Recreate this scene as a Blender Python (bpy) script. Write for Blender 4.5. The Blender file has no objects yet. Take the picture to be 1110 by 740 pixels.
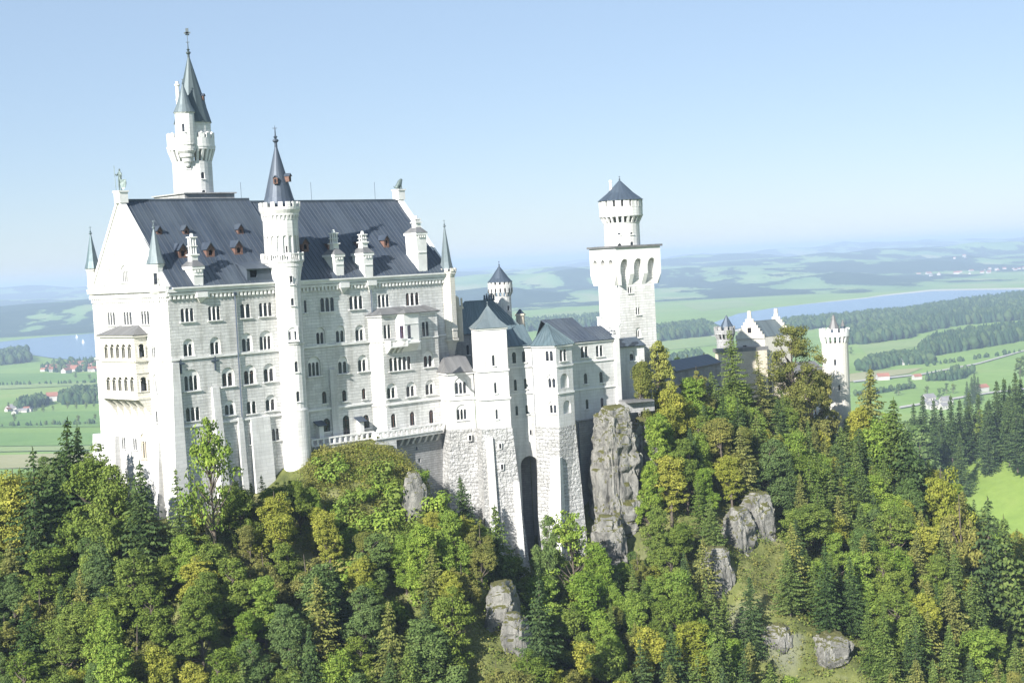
import bpy, bmesh, math, random
import numpy as np
from mathutils import Vector, noise as mnoise

# ------------------------------------------------------------------ camera, sky, sun, exposure
sc = bpy.context.scene
COL = sc.collection
F = 1650.0
PITCH = math.radians(2.99); ROLL = math.radians(2.92)
fw = np.array([0, math.cos(PITCH), -math.sin(PITCH)])
_r0 = np.array([1.0, 0, 0]); _u0 = np.array([0, math.sin(PITCH), math.cos(PITCH)])
rt = _r0 * math.cos(ROLL) - _u0 * math.sin(ROLL)
up = _u0 * math.cos(ROLL) + _r0 * math.sin(ROLL)
cam_d = bpy.data.cameras.new('camera'); cam = bpy.data.objects.new('camera', cam_d); COL.objects.link(cam)
cam_d.sensor_width = 36; cam_d.lens = F / 1110 * 36; cam_d.clip_start = 1; cam_d.clip_end = 90000
from mathutils import Matrix
M = Matrix(((rt[0], up[0], -fw[0]), (rt[1], up[1], -fw[1]), (rt[2], up[2], -fw[2])))
cam.matrix_world = M.to_4x4()
sc.camera = cam

SUN_H = math.radians(210.5); SUN_E = math.radians(29)
w = bpy.data.worlds.new('World'); sc.world = w; w.use_nodes = True
nt = w.node_tree; bg = nt.nodes['Background']
sky = nt.nodes.new('ShaderNodeTexSky'); sky.sky_type = 'NISHITA'; sky.sun_disc = False
sky.sun_elevation = SUN_E; sky.sun_rotation = SUN_H; sky.altitude = 900
sky.air_density = 1.0; sky.dust_density = 0.25; sky.ozone_density = 1.0
tint = nt.nodes.new('ShaderNodeMix'); tint.data_type = 'RGBA'; tint.blend_type = 'MULTIPLY'; tint.inputs[0].default_value = 1
tint.inputs[7].default_value = (.885, .91, 1.09, 1); nt.links.new(sky.outputs[0], tint.inputs[6])      # cool white balance of the daylight
veil = nt.nodes.new('ShaderNodeMix'); veil.data_type = 'RGBA'; veil.inputs[0].default_value = .45; veil.inputs[7].default_value = (5.9, 7.75, 9.4, 1)   # thin high haze that evens the sky
nt.links.new(tint.outputs[2], veil.inputs[6]); nt.links.new(veil.outputs[2], bg.inputs[0]); bg.inputs[1].default_value = 0.049
sd = bpy.data.lights.new('sun', 'SUN'); sd.energy = 4.8; sd.angle = math.radians(0.5); sd.color = (1.0, 0.96, 0.90)
so = bpy.data.objects.new('sun', sd); COL.objects.link(so)
sdir = Vector((math.sin(SUN_H) * math.cos(SUN_E), math.cos(SUN_H) * math.cos(SUN_E), math.sin(SUN_E)))
so.rotation_euler = sdir.to_track_quat('Z', 'Y').to_euler(); so.location = (-60, 100, 80)
sc.view_settings.view_transform = 'Standard'; sc.view_settings.look = 'None'
sc.view_settings.exposure = 1.12; sc.view_settings.gamma = 1; sc.view_settings.use_curve_mapping = False
sc.render.engine = 'CYCLES'; sc.cycles.use_denoising = True
sc.cycles.max_bounces = 5; sc.cycles.diffuse_bounces = 3; sc.cycles.glossy_bounces = 2
sc.cycles.transmission_bounces = 3; sc.cycles.volume_bounces = 0; sc.cycles.transparent_max_bounces = 4

# ------------------------------------------------------------------ survey helpers (photo pixel -> point in the place)
def ray(x, y): return fw * F + rt * (x - 555) - up * (y - 370)
HD = math.radians(46.2)
U2 = np.array([math.sin(HD), math.cos(HD)]); V2 = np.array([-math.cos(HD), math.sin(HD)])
_d = ray(182, 330); O2 = (_d * 230 / _d[1])[:2]
def C(u, v): return O2 + U2 * u + V2 * v                     # palace frame -> XY
def dirn(deg): return np.array([math.sin(math.radians(deg)), math.cos(math.radians(deg))])
def at(x, y, Y): d = ray(x, y); return d * Y / d[1]
def onz(x, y, z=-188.0): d = ray(x, y); return d * z / d[2]
def zf(py, P):                                                # height of the point above XY = P that is seen at row py
    a = (370 - py); q = np.array([P[0], P[1], 0.0])
    return (F * (q @ up) - a * (q @ fw)) / (a * fw[2] - F * up[2])
def hit(px, py, A, B):                                        # (s, z) on the vertical plane through A, B
    A = np.array(A[:2]); B = np.array(B[:2]); t = (B - A) / np.linalg.norm(B - A); n = np.array([t[1], -t[0]])
    d = ray(px, py); k = (A @ n) / (d[:2] @ n); p = d * k
    return float((p[:2] - A) @ t), float(p[2])
def proj(p):
    p = np.asarray(p, float); q = p @ fw
    return 555 + F * (p @ rt) / q, 370 - F * (p @ up) / q

# ------------------------------------------------------------------ materials
def mat(name):
    m = bpy.data.materials.new(name); m.use_nodes = True
    return m, m.node_tree, m.node_tree.nodes['Principled BSDF']
def N(nt, t, **k):
    n = nt.nodes.new(t)
    for a, b in k.items(): setattr(n, a, b)
    return n
def ramp(nt, fac, stops, interp='LINEAR'):
    r = N(nt, 'ShaderNodeValToRGB'); r.color_ramp.interpolation = interp
    e = r.color_ramp.elements
    while len(e) < len(stops): e.new(0.5)
    for i, (p, c) in enumerate(stops): e[i].position = p; e[i].color = (*c, 1)
    nt.links.new(fac, r.inputs[0]); return r.outputs[0]
def mixc(nt, a, b, fac, mode='MIX'):
    m = N(nt, 'ShaderNodeMix', data_type='RGBA', blend_type=mode)
    for s, v in ((0, fac), (6, a), (7, b)):
        if hasattr(v, 'type') and hasattr(v, 'links'): nt.links.new(v, m.inputs[s])
        elif s == 0: m.inputs[0].default_value = v
        else: m.inputs[s].default_value = (*v, 1)
    return m.outputs[2]
def noise(nt, scale, vec=None, detail=4, rough=.55):
    n = N(nt, 'ShaderNodeTexNoise'); n.inputs['Scale'].default_value = scale; n.inputs['Detail'].default_value = detail
    n.inputs['Roughness'].default_value = rough
    if vec is not None: nt.links.new(vec, n.inputs['Vector'])
    return n.outputs[0]
def stone(name, c1, c2, mortar, bw, rh, bump, stain=.5, rough=.85, msize=.03):
    m, nt, b = mat(name)
    tc = N(nt, 'ShaderNodeTexCoord')
    br = N(nt, 'ShaderNodeTexBrick'); br.inputs['Scale'].default_value = 1
    br.inputs['Brick Width'].default_value = bw; br.inputs['Row Height'].default_value = rh
    br.inputs['Mortar Size'].default_value = msize; br.inputs['Mortar Smooth'].default_value = .3
    br.inputs['Color1'].default_value = (*c1, 1); br.inputs['Color2'].default_value = (*c2, 1); br.inputs['Mortar'].default_value = (*mortar, 1)
    br.offset = .5; br.squash = 1.4; br.squash_frequency = 3
    dn = N(nt, 'ShaderNodeTexNoise'); dn.inputs['Scale'].default_value = .7; dn.inputs['Detail'].default_value = 3; nt.links.new(tc.outputs['UV'], dn.inputs['Vector'])
    va = N(nt, 'ShaderNodeVectorMath', operation='MULTIPLY_ADD'); nt.links.new(dn.outputs['Color'], va.inputs[0]); va.inputs[1].default_value = (bump * 2.2, bump * 1.2, 0); nt.links.new(tc.outputs['UV'], va.inputs[2])
    nt.links.new(va.outputs[0], br.inputs['Vector'])
    st = noise(nt, .09, tc.outputs['Object'], 6, .65)
    mp = N(nt, 'ShaderNodeMapping'); mp.inputs['Scale'].default_value = (1.2, 1.2, .12)
    nt.links.new(tc.outputs['Object'], mp.inputs[0])
    streak = noise(nt, .8, mp.outputs[0], 5, .6)
    s1 = ramp(nt, st, [(.35, (.70, .70, .69)), (.60, (1, 1, 1))])
    s2 = ramp(nt, streak, [(.34, (.66, .65, .62)), (.52, (1, 1, 1))])
    c = mixc(nt, br.outputs['Color'], s1, stain, 'MULTIPLY'); c = mixc(nt, c, s2, stain * .8, 'MULTIPLY')
    nt.links.new(c, b.inputs['Base Color']); b.inputs['Roughness'].default_value = rough
    b.inputs['Specular IOR Level'].default_value = .2
    n2 = noise(nt, 2.2, tc.outputs['Object'], 5)
    ad = N(nt, 'ShaderNodeMath', operation='MULTIPLY_ADD'); nt.links.new(n2, ad.inputs[0]); ad.inputs[1].default_value = .9 if bump < .1 else 2.2
    inv = N(nt, 'ShaderNodeMath', operation='SUBTRACT'); inv.inputs[0].default_value = 1; nt.links.new(br.outputs['Fac'], inv.inputs[1])
    nt.links.new(inv.outputs[0], ad.inputs[2])
    bm_ = N(nt, 'ShaderNodeBump'); bm_.inputs['Strength'].default_value = 1; bm_.inputs['Distance'].default_value = bump
    nt.links.new(ad.outputs[0], bm_.inputs['Height']); nt.links.new(bm_.outputs[0], b.inputs['Normal'])
    return m
MAT = {}
MAT['ashlar'] = stone('white limestone ashlar', (.72, .71, .69), (.60, .595, .58), (.52, .52, .51), 1.15, .48, .04, .8)
MAT['smooth'] = stone('smooth white limestone', (.68, .675, .66), (.61, .605, .595), (.53, .53, .52), 1.6, .6, .01, .7)
MAT['rustic'] = stone('rough hewn limestone', (.60, .595, .58), (.44, .44, .43), (.38, .38, .375), 1.25, .62, .34, .5, msize=.028)
MAT['cream'] = stone('cream sandstone', (.62, .56, .45), (.56, .50, .40), (.44, .40, .33), .9, .42, .03, .5)
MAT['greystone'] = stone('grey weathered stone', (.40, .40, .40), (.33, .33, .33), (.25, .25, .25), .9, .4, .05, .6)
MAT['pale'] = stone('pale yellow limestone', (.69, .66, .585), (.65, .62, .55), (.56, .53, .47), .9, .42, .02, .3)
MAT['conegrey'] = None
MAT['redbrick'] = stone('red brick', (.42, .16, .10), (.36, .13, .09), (.4, .3, .25), .3, .1, .01, .5)

def metal_roof(name, c1, c2, c3, seam=.85, rough=.55):
    m, nt, b = mat(name); tc = N(nt, 'ShaderNodeTexCoord')
    sx = N(nt, 'ShaderNodeSeparateXYZ'); nt.links.new(tc.outputs['UV'], sx.inputs[0])
    fl = N(nt, 'ShaderNodeMath', operation='DIVIDE'); nt.links.new(sx.outputs[0], fl.inputs[0]); fl.inputs[1].default_value = seam
    ff = N(nt, 'ShaderNodeMath', operation='FLOOR'); nt.links.new(fl.outputs[0], ff.inputs[0])
    wn = N(nt, 'ShaderNodeTexWhiteNoise', noise_dimensions='1D'); nt.links.new(ff.outputs[0], wn.inputs['W'])
    mp = N(nt, 'ShaderNodeMapping'); mp.inputs['Scale'].default_value = (1.3, .16, 1); nt.links.new(tc.outputs['UV'], mp.inputs[0])
    st = noise(nt, .9, mp.outputs[0], 6, .65); bl = noise(nt, .12, tc.outputs['Object'], 4)
    c = ramp(nt, st, [(.3, c1), (.62, c2)]); c = mixc(nt, c, c3, ramp(nt, bl, [(.45, (0, 0, 0)), (.75, (.8, .8, .8))]))
    v = ramp(nt, wn.outputs[0], [(0, (.80, .80, .80)), (1, (1.1, 1.1, 1.1))]); c = mixc(nt, c, v, .8, 'MULTIPLY')
    nt.links.new(c, b.inputs['Base Color']); b.inputs['Roughness'].default_value = rough; b.inputs['Metallic'].default_value = .25
    bp = N(nt, 'ShaderNodeBump'); bp.inputs['Distance'].default_value = .04; bp.inputs['Strength'].default_value = .6
    nt.links.new(noise(nt, 1.6, tc.outputs['Object'], 3), bp.inputs['Height']); nt.links.new(bp.outputs[0], b.inputs['Normal'])
    return m
MAT['roof'] = metal_roof('dark standing seam roof', (.038, .054, .082), (.066, .084, .114), (.10, .12, .14))
MAT['copper'] = metal_roof('weathered copper roof', (.09, .14, .16), (.15, .20, .215), (.085, .115, .135), .7, .5)
MAT['verdigris'] = metal_roof('pale verdigris roof', (.125, .16, .175), (.18, .215, .225), (.10, .13, .145), .7, .55)
MAT['conegrey'] = metal_roof('dark grey green copper spire', (.05, .07, .08), (.08, .105, .11), (.06, .085, .095), .5, .5)
MAT['seam'] = metal_roof('light roof seam', (.06, .075, .095), (.09, .105, .125), (.08, .10, .12))
MAT['slate'] = metal_roof('grey slate roof', (.14, .14, .145), (.20, .20, .20), (.17, .165, .16), .6, .6)
MAT['conedark'] = metal_roof('dark blue slate cone', (.05, .07, .10), (.075, .10, .13), (.06, .08, .11), .45, .5)

def flat(name, c, rough=.7, metal=0, var=.15, sc_=1.0, spec=.3):
    m, nt, b = mat(name); tc = N(nt, 'ShaderNodeTexCoord')
    n = noise(nt, sc_, tc.outputs['Object'], 5)
    c2 = ramp(nt, n, [(.3, tuple(x * (1 - var) for x in c)), (.7, tuple(min(1, x * (1 + var)) for x in c))])
    nt.links.new(c2, b.inputs['Base Color']); b.inputs['Roughness'].default_value = rough; b.inputs['Metallic'].default_value = metal
    b.inputs['Specular IOR Level'].default_value = spec
    return m
MAT['glass'] = flat('dark window glass', (.028, .032, .04), .15, 0, .85, .8, .5)
MAT['purple'] = flat('violet leaded glass', (.10, .07, .14), .2, 0, .3, 2, .5)
MAT['trim'] = flat('pale dressed stone', (.68, .67, .65), .8, 0, .12, .6)
MAT['creamtrim'] = flat('cream dressed stone', (.62, .55, .43), .8, 0, .12, .6)
MAT['pipe'] = flat('dark drainpipe metal', (.07, .09, .12), .5, .4)
MAT['wood'] = flat('red brown painted wood', (.15, .085, .065), .7, 0, .3, 3)
MAT['bronze'] = flat('weathered bronze', (.16, .20, .19), .5, .5, .3, 2)
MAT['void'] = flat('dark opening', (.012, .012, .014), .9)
MAT['redroof'] = flat('red clay roof', (.30, .13, .085), .8, 0, .3, .05)
MAT['greyroof'] = flat('grey tiled roof', (.22, .21, .21), .8, 0, .3, .05)
MAT['plaster'] = flat('white plaster', (.72, .70, .66), .8, 0, .1, .05)
MAT['trunk'] = flat('grey brown bark', (.11, .09, .07), .9, 0, .3, 1.2)
MAT['cloth'] = flat('dark clothing', (.05, .05, .07), .9, 0, .6, .7)
MAT['farplaster'] = flat('pale house render', (.45, .43, .40), .8, 0, .2, .05)
MAT['sail'] = flat('white sailcloth', (.8, .8, .8), .8)

def leafmat(name, c1, c2, c3, trans=.18):
    m = bpy.data.materials.new(name); m.use_nodes = True; nt = m.node_tree; nt.nodes.clear()
    out = N(nt, 'ShaderNodeOutputMaterial'); g = N(nt, 'ShaderNodeNewGeometry'); oi = N(nt, 'ShaderNodeObjectInfo'); tc = N(nt, 'ShaderNodeTexCoord')
    c = ramp(nt, g.outputs['Random Per Island'], [(0, c1), (.5, c2), (1, c3)])
    c = mixc(nt, c, ramp(nt, noise(nt, .35, tc.outputs['Object'], 3), [(.35, (.62, .70, .62)), (.65, (1.15, 1.12, 1))]), .8, 'MULTIPLY')
    c = mixc(nt, c, ramp(nt, oi.outputs['Random'], [(0, (.80, .86, .70)), (.5, (1, 1, 1)), (1, (1.10, 1.08, .92))]), 1, 'MULTIPLY')
    d = N(nt, 'ShaderNodeBsdfDiffuse'); t = N(nt, 'ShaderNodeBsdfTranslucent'); mx = N(nt, 'ShaderNodeMixShader')
    mx.inputs[0].default_value = trans
    for s in (d, t): nt.links.new(c, s.inputs[0])
    nt.links.new(d.outputs[0], mx.inputs[1]); nt.links.new(t.outputs[0], mx.inputs[2]); nt.links.new(mx.outputs[0], out.inputs[0])
    return m
LEAF = {
 'mid green': leafmat('mid green leaves', (0.097, 0.141, 0.036), (0.156, 0.205, 0.049), (0.221, 0.269, 0.070)),
 'yellow green': leafmat('yellow green leaves', (0.205, 0.219, 0.046), (0.284, 0.290, 0.059), (0.367, 0.353, 0.083)),
 'bright green': leafmat('bright green leaves', (0.130, 0.205, 0.042), (0.196, 0.276, 0.055), (0.278, 0.347, 0.083)),
 'golden': leafmat('golden leaves', (0.235, 0.239, 0.080), (0.336, 0.331, 0.100), (0.426, 0.399, 0.150)),
 'olive': leafmat('olive leaves', (0.139, 0.148, 0.049), (0.196, 0.198, 0.064), (0.270, 0.254, 0.091)),
 'blue green': leafmat('grey green leaves', (.085, .130, .050), (.125, .180, .068), (.165, .225, .088)),
 'dark needles': leafmat('dark spruce needles', (0.043, 0.068, 0.033), (0.065, 0.101, 0.043), (0.102, 0.144, 0.055), .1),
 'green needles': leafmat('green spruce needles', (0.073, 0.111, 0.036), (0.118, 0.163, 0.049), (0.171, 0.214, 0.070), .12),
 'olive needles': leafmat('olive pine needles', (0.114, 0.128, 0.046), (0.171, 0.181, 0.058), (0.237, 0.234, 0.083), .12),
}

# ------------------------------------------------------------------ object helpers
def tag(o, label=None, cat=None, group=None, kind=None):
    if label: o['label'] = label
    if cat: o['category'] = cat
    if group: o['group'] = group
    if kind: o['kind'] = kind
    return o
def empty(name, loc, label, cat, group=None):
    o = bpy.data.objects.new(name, None); COL.objects.link(o); o.location = tuple(float(x) for x in loc); o.empty_display_size = 1
    return tag(o, label, cat, group)
class MB:
    def __init__(s): s.v = []; s.f = []; s.m = []; s.cyl = []; s.cur = 0; s.cy = None
    def face(s, pts, m=None):
        i = len(s.v); s.v += [tuple(float(c) for c in p) for p in pts]
        s.f.append(tuple(range(i, i + len(pts)))); s.m.append(s.cur if m is None else m); s.cyl.append(s.cy)
    def box(s, c, sx, sy, sz, ax=(1, 0), m=None):           # c = centre, ax = unit 2D x axis
        ax = np.array(ax); ay = np.array([-ax[1], ax[0]]); p = []
        for k in (-1, 1):
            for j in (-1, 1):
                for i in (-1, 1):
                    q = np.array(c[:2]) + ax * i * sx / 2 + ay * j * sy / 2; p.append((q[0], q[1], c[2] + k * sz / 2))
        for q in ((0, 2, 3, 1), (4, 5, 7, 6), (0, 1, 5, 4), (2, 6, 7, 3), (0, 4, 6, 2), (1, 3, 7, 5)): s.face([p[i] for i in q], m)
    def prism(s, pts, z0, z1, pts2=None, m=None, top=True, bot=True):   # footprint ccw seen from above
        pts2 = pts if pts2 is None else pts2; n = len(pts)
        for i in range(n):
            a, b = pts[i], pts[(i + 1) % n]; c, d = pts2[(i + 1) % n], pts2[i]
            s.face([(a[0], a[1], z0), (b[0], b[1], z0), (c[0], c[1], z1), (d[0], d[1], z1)], m)
        if top: s.face([(p[0], p[1], z1) for p in pts2], m)
        if bot: s.face([(p[0], p[1], z0) for p in pts][::-1], m)
    def drum(s, c, r0, z0, r1, z1, n=32, m=None, cap=True, ph=0):
        s.cy = (c[0], c[1], max(r0, r1)) if n > 14 else None
        a = [(c[0] + r0 * math.cos(ph + 2 * math.pi * i / n), c[1] + r0 * math.sin(ph + 2 * math.pi * i / n)) for i in range(n)]
        b = [(c[0] + r1 * math.cos(ph + 2 * math.pi * i / n), c[1] + r1 * math.sin(ph + 2 * math.pi * i / n)) for i in range(n)]
        for i in range(n):
            j = (i + 1) % n
            if r1 < 1e-4: s.face([(*a[i], z0), (*a[j], z0), (c[0], c[1], z1)], m)
            else: s.face([(*a[i], z0), (*a[j], z0), (*b[j], z1), (*b[i], z1)], m)
        s.cy = None
        if cap:
            if r1 > 1e-4: s.face([(*p, z1) for p in b], m)
            s.face([(*p, z0) for p in a][::-1], m)
    def lathe(s, c, prof, n=24, m=None):
        for (r0, z0), (r1, z1) in zip(prof, prof[1:]): s.drum(c, r0, z0, r1, z1, n, m, cap=False)
    def beam(s, a, b, w, h, m=None):                         # bar between two 3D points
        a = Vector(a); b = Vector(b); d = (b - a).normalized(); x = d.cross(Vector((0, 0, 1)))
        if x.length < 1e-3: x = Vector((1, 0, 0))
        x.normalize(); y = x.cross(d).normalized(); q = []
        for p in (a, b):
            for i, j in ((-1, -1), (1, -1), (1, 1), (-1, 1)): q.append(p + x * i * w / 2 + y * j * h / 2)
        for f in ((0, 1, 2, 3), (4, 7, 6, 5), (0, 4, 5, 1), (1, 5, 6, 2), (2, 6, 7, 3), (3, 7, 4, 0)): s.face([q[k] for k in f], m)
    def wall(s, A, B, z0, z1, holes=(), off=0.0, m=None, srange=None):
        A = np.array(A[:2], float); B = np.array(B[:2], float); L = np.linalg.norm(B - A); t = (B - A) / L; n = np.array([t[1], -t[0]])
        def P(q, z, o=0.0):
            p = A + t * q + n * (off + o); return (p[0], p[1], z)
        s0, s1 = srange if srange else (0.0, L)
        H = [h for h in holes if h[1] > s0 and h[0] < s1]
        cs = sorted(set([s0, s1] + [min(max(x, s0), s1) for h in H for x in h[:2]])); cz = sorted(set([z0, z1] + [min(max(x, z0), z1) for h in H for x in h[2:4]]))
        for a, b in zip(cs, cs[1:]):
            if b - a < 1e-6: continue
            run = None
            for c, d in zip(cz, cz[1:]):
                if d - c < 1e-6: continue
                x, z = (a + b) / 2, (c + d) / 2
                if not any(h[0] < x < h[1] and h[2] < z < h[3] for h in H):
                    s.face([P(a, c), P(b, c), P(b, d), P(a, d)], m)
        for h in H:
            a, b, c, d = h[:4]; dep = h[5]
            if h[4]:
                r = (b - a) / 2; cx = (a + b) / 2; ky = h[6] if len(h) > 6 else 1.0; zc = d - r * ky; K = 5
                arc = [(cx - r * math.cos(math.pi * i / (2 * K)), zc + r * ky * math.sin(math.pi * i / (2 * K))) for i in range(2 * K + 1)]
                for side in (arc[:K + 1], arc[K:]):
                    cor = (a, d) if side is not None and side[0][0] == arc[0][0] else (b, d)
                    s.face([P(*cor)] + [P(x, z) for x, z in side][::-1], m) if cor[0] == a else s.face([P(x, z) for x, z in side][::-1] + [P(*cor)], m)
                for (x, z), (x2, z2) in zip(arc, arc[1:]): s.face([P(x, z), P(x2, z2), P(x2, z2, -dep), P(x, z, -dep)], m)
                top = zc
            else:
                s.face([P(a, d), P(b, d), P(b, d, -dep), P(a, d, -dep)], m); top = d
            c2 = max(c, z0)
            s.face([P(a, c2), P(a, top), P(a, top, -dep), P(a, c2, -dep)], m)
            s.face([P(b, top), P(b, c2), P(b, c2, -dep), P(b, top, -dep)], m)
            if c > z0 + .01: s.face([P(b, c), P(a, c), P(a, c, -dep), P(b, c, -dep)], m)
    def build(s, name, mats, parent=None, smooth=False, root=None):
        if not s.f: return None
        me = bpy.data.meshes.new(name)
        off = np.zeros(3)
        r = parent
        while r is not None and r.parent is not None: r = r.parent
        if r is not None: off = np.array(r.location)
        V = np.array(s.v) - off
        me.from_pydata(V.tolist(), [], s.f)
        if not isinstance(mats, (list, tuple)): mats = [mats]
        for m in mats: me.materials.append(MAT[m] if isinstance(m, str) else m)
        me.polygons.foreach_set('material_index', s.m)
        uvl = me.uv_layers.new(name='UVMap'); W = np.array(s.v); uv = np.zeros((len(me.loops), 2)); k = 0
        for f, cy in zip(s.f, s.cyl):
            p = W[list(f)]; nrm = np.zeros(3)
            for i in range(len(p)): nrm += np.cross(p[i] - p[0], p[(i + 1) % len(p)] - p[0])
            l = np.linalg.norm(nrm); nrm = nrm / l if l > 1e-12 else np.array([0, 0, 1.0])
            if cy is not None:
                an = np.arctan2(p[:, 1] - cy[1], p[:, 0] - cy[0]); cen = p.mean(0); a0 = math.atan2(cen[1] - cy[1], cen[0] - cy[0])
                an = a0 + (an - a0 + math.pi) % (2 * math.pi) - math.pi
                uv[k:k + len(f), 0] = an * cy[2]; uv[k:k + len(f), 1] = p[:, 2]
            else:
                t = np.array([-nrm[1], nrm[0], 0]); lt = np.linalg.norm(t)
                t = t / lt if lt > .02 else np.array([1.0, 0, 0]); b = np.cross(nrm, t)
                uv[k:k + len(f), 0] = p @ t; uv[k:k + len(f), 1] = p @ b
            k += len(f)
        uvl.data.foreach_set('uv', uv.ravel())
        if smooth:
            bm = bmesh.new(); bm.from_mesh(me); bmesh.ops.remove_doubles(bm, verts=bm.verts, dist=.002); bm.to_mesh(me); bm.free()
            me.polygons.foreach_set('use_smooth', [True] * len(me.polygons))
            me.set_sharp_from_angle(angle=math.radians(35))
        me.update()
        o = bpy.data.objects.new(name, me); COL.objects.link(o); o.parent = parent
        return o
def np_mesh(name, V, Fq, mats, mi=None):
    me = bpy.data.meshes.new(name); V = np.asarray(V, np.float32); Fq = np.asarray(Fq, np.int32)
    k = Fq.shape[1]
    me.vertices.add(len(V)); me.vertices.foreach_set('co', V.ravel())
    me.loops.add(Fq.size); me.loops.foreach_set('vertex_index', Fq.ravel())
    me.polygons.add(len(Fq)); me.polygons.foreach_set('loop_start', np.arange(0, Fq.size, k, dtype=np.int32))
    me.polygons.foreach_set('loop_total', np.full(len(Fq), k, np.int32))
    for m in mats: me.materials.append(m)
    if mi is not None: me.polygons.foreach_set('material_index', np.asarray(mi, np.int32))
    me.update(calc_edges=True); me.validate(); return me
def link(name, me, parent=None):
    o = bpy.data.objects.new(name, me); COL.objects.link(o); o.parent = parent; return o
# ------------------------------------------------------------------ terrain of the castle hill (heights surveyed along the wall foot)
_base = [(-420, 560, 262, -70), (-160, 560, 262, -12), (0, 545, 246, 0), (100, 548, 240, 0), (187, 580, 226, 0), (260, 556, 233, 0), (310, 530, 238, 0),
         (345, 494, 243, 0), (400, 487, 247, 0), (440, 500, 247, 0), (480, 560, 250, 0), (515, 600, 252, 0), (570, 640, 253, 0), (610, 622, 254, 0),
         (650, 610, 258, 0), (690, 520, 268, 0), (745, 470, 288, 0), (800, 466, 308, 0), (870, 476, 322, 0), (920, 486, 330, 0),
         (960, 505, 332, 0), (1000, 530, 328, 0), (1060, 570, 320, 0), (1110, 600, 312, 0), (1400, 700, 300, 0), (1900, 800, 300, -20)]
BP = []
for x, y, Y, dz in _base:
    p = at(x, y, Y); BP.append((p[0], p[1], p[2] + dz))
BP = np.array(BP)
def fbm(X, Y, s, seed=0, oct=4):
    out = np.zeros_like(X); a = 1.0; f = 1.0 / s
    r = np.random.RandomState(seed)
    for o in range(oct):
        ph = r.rand(6, 3) * 6.28; th = r.rand(6) * 6.28; k = r.rand(6) * .6 + .7
        for i in range(6):
            out += a / 3.5 * np.sin((X * math.cos(th[i]) + Y * math.sin(th[i])) * f * k[i] * 6.28 + ph[i, 0] + 1.3 * np.sin((X * math.sin(th[i]) - Y * math.cos(th[i])) * f * 2.9 + ph[i, 1]))
        a *= .5; f *= 2.1
    return out
def bump(X, Y, cx, cy, rx, ry, h): return h * np.exp(-(((X - cx) / rx) ** 2 + ((Y - cy) / ry) ** 2))
MH = at(1090, 478, 690)
def terrain(X, Y):
    X = np.atleast_1d(np.asarray(X, float)); Y = np.atleast_1d(np.asarray(Y, float)); sh = X.shape; x = X.ravel(); y = Y.ravel()
    bd = np.full(x.shape, 1e9); zb = np.zeros(x.shape); sg = np.zeros(x.shape)
    for a, b in zip(BP, BP[1:]):
        d = b[:2] - a[:2]; L2 = d @ d; t = np.clip(((x - a[0]) * d[0] + (y - a[1]) * d[1]) / L2, 0, 1)
        qx = a[0] + t * d[0]; qy = a[1] + t * d[1]; dd = np.hypot(x - qx, y - qy); cr = d[0] * (y - a[1]) - d[1] * (x - a[0])
        m = dd < bd; bd[m] = dd[m]; zb[m] = (a[2] + t * (b[2] - a[2]))[m]; sg[m] = np.sign(cr)[m]
    sd = np.where(sg >= 0, bd, -bd)                       # + behind the wall line
    front = np.minimum(-sd, 1e4)
    zf_ = zb - .72 * np.clip(front, 0, 60) - .5 * np.clip(front - 60, 0, 120)
    back = np.clip(sd, 0, None); pw = np.interp(x, [66, 84], [34, 5]); zr = zb + np.clip(back, 0, 10) * np.interp(x, [66, 84], [.15, 0]) - .75 * np.clip(back - pw, 0, 400)
    z = np.where(sd < 0, zf_, zr)
    z = np.maximum(z, np.where(y < 200, -150, -190.0) )
    nz = fbm(x, y, 46, 3) * 2.2 + fbm(x, y, 13, 5) * .8
    z = z + nz * np.clip((-sd - 1) / 10, 0, 1)
    # meadow hill beyond, on the right
    mh = -188 + bump(x, y, MH[0] + 60, MH[1] + 30, 190, 190, 104) + bump(x, y, 420, 1000, 300, 170, 12)
    edge = np.clip((y - 520) / 60, 0, 1)
    z = np.where(y > 430, np.maximum(z, mh - 3), z)
    return z.reshape(sh)
def tz(x, y): return float(terrain(np.array([x]), np.array([y]))[0])

def ground_mat():
    m, nt, b = mat('forest floor and rock'); tc = N(nt, 'ShaderNodeTexCoord'); g = N(nt, 'ShaderNodeNewGeometry')
    n1 = noise(nt, .12, tc.outputs['Object'], 8, .65)
    c = ramp(nt, n1, [(.35, (.07, .085, .03)), (.50, (.14, .155, .05)), (.62, (.22, .22, .09)), (.78, (.30, .27, .16))])
    sx = N(nt, 'ShaderNodeSeparateXYZ'); nt.links.new(g.outputs['Normal'], sx.inputs[0])
    rk = ramp(nt, sx.outputs[2], [(.42, (1, 1, 1)), (.60, (0, 0, 0))])
    mx = mixc(nt, (.20, .195, .18), (.34, .33, .31), noise(nt, .5, tc.outputs['Object'], 8, .7))
    nt.links.new(mixc(nt, c, mx, rk), b.inputs['Base Color']); b.inputs['Roughness'].default_value = .95; b.inputs['Specular IOR Level'].default_value = .1
    bp = N(nt, 'ShaderNodeBump'); bp.inputs['Distance'].default_value = .5; nt.links.new(noise(nt, .9, tc.outputs['Object'], 8, .7), bp.inputs['Height'])
    nt.links.new(bp.outputs[0], b.inputs['Normal']); return m
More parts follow.
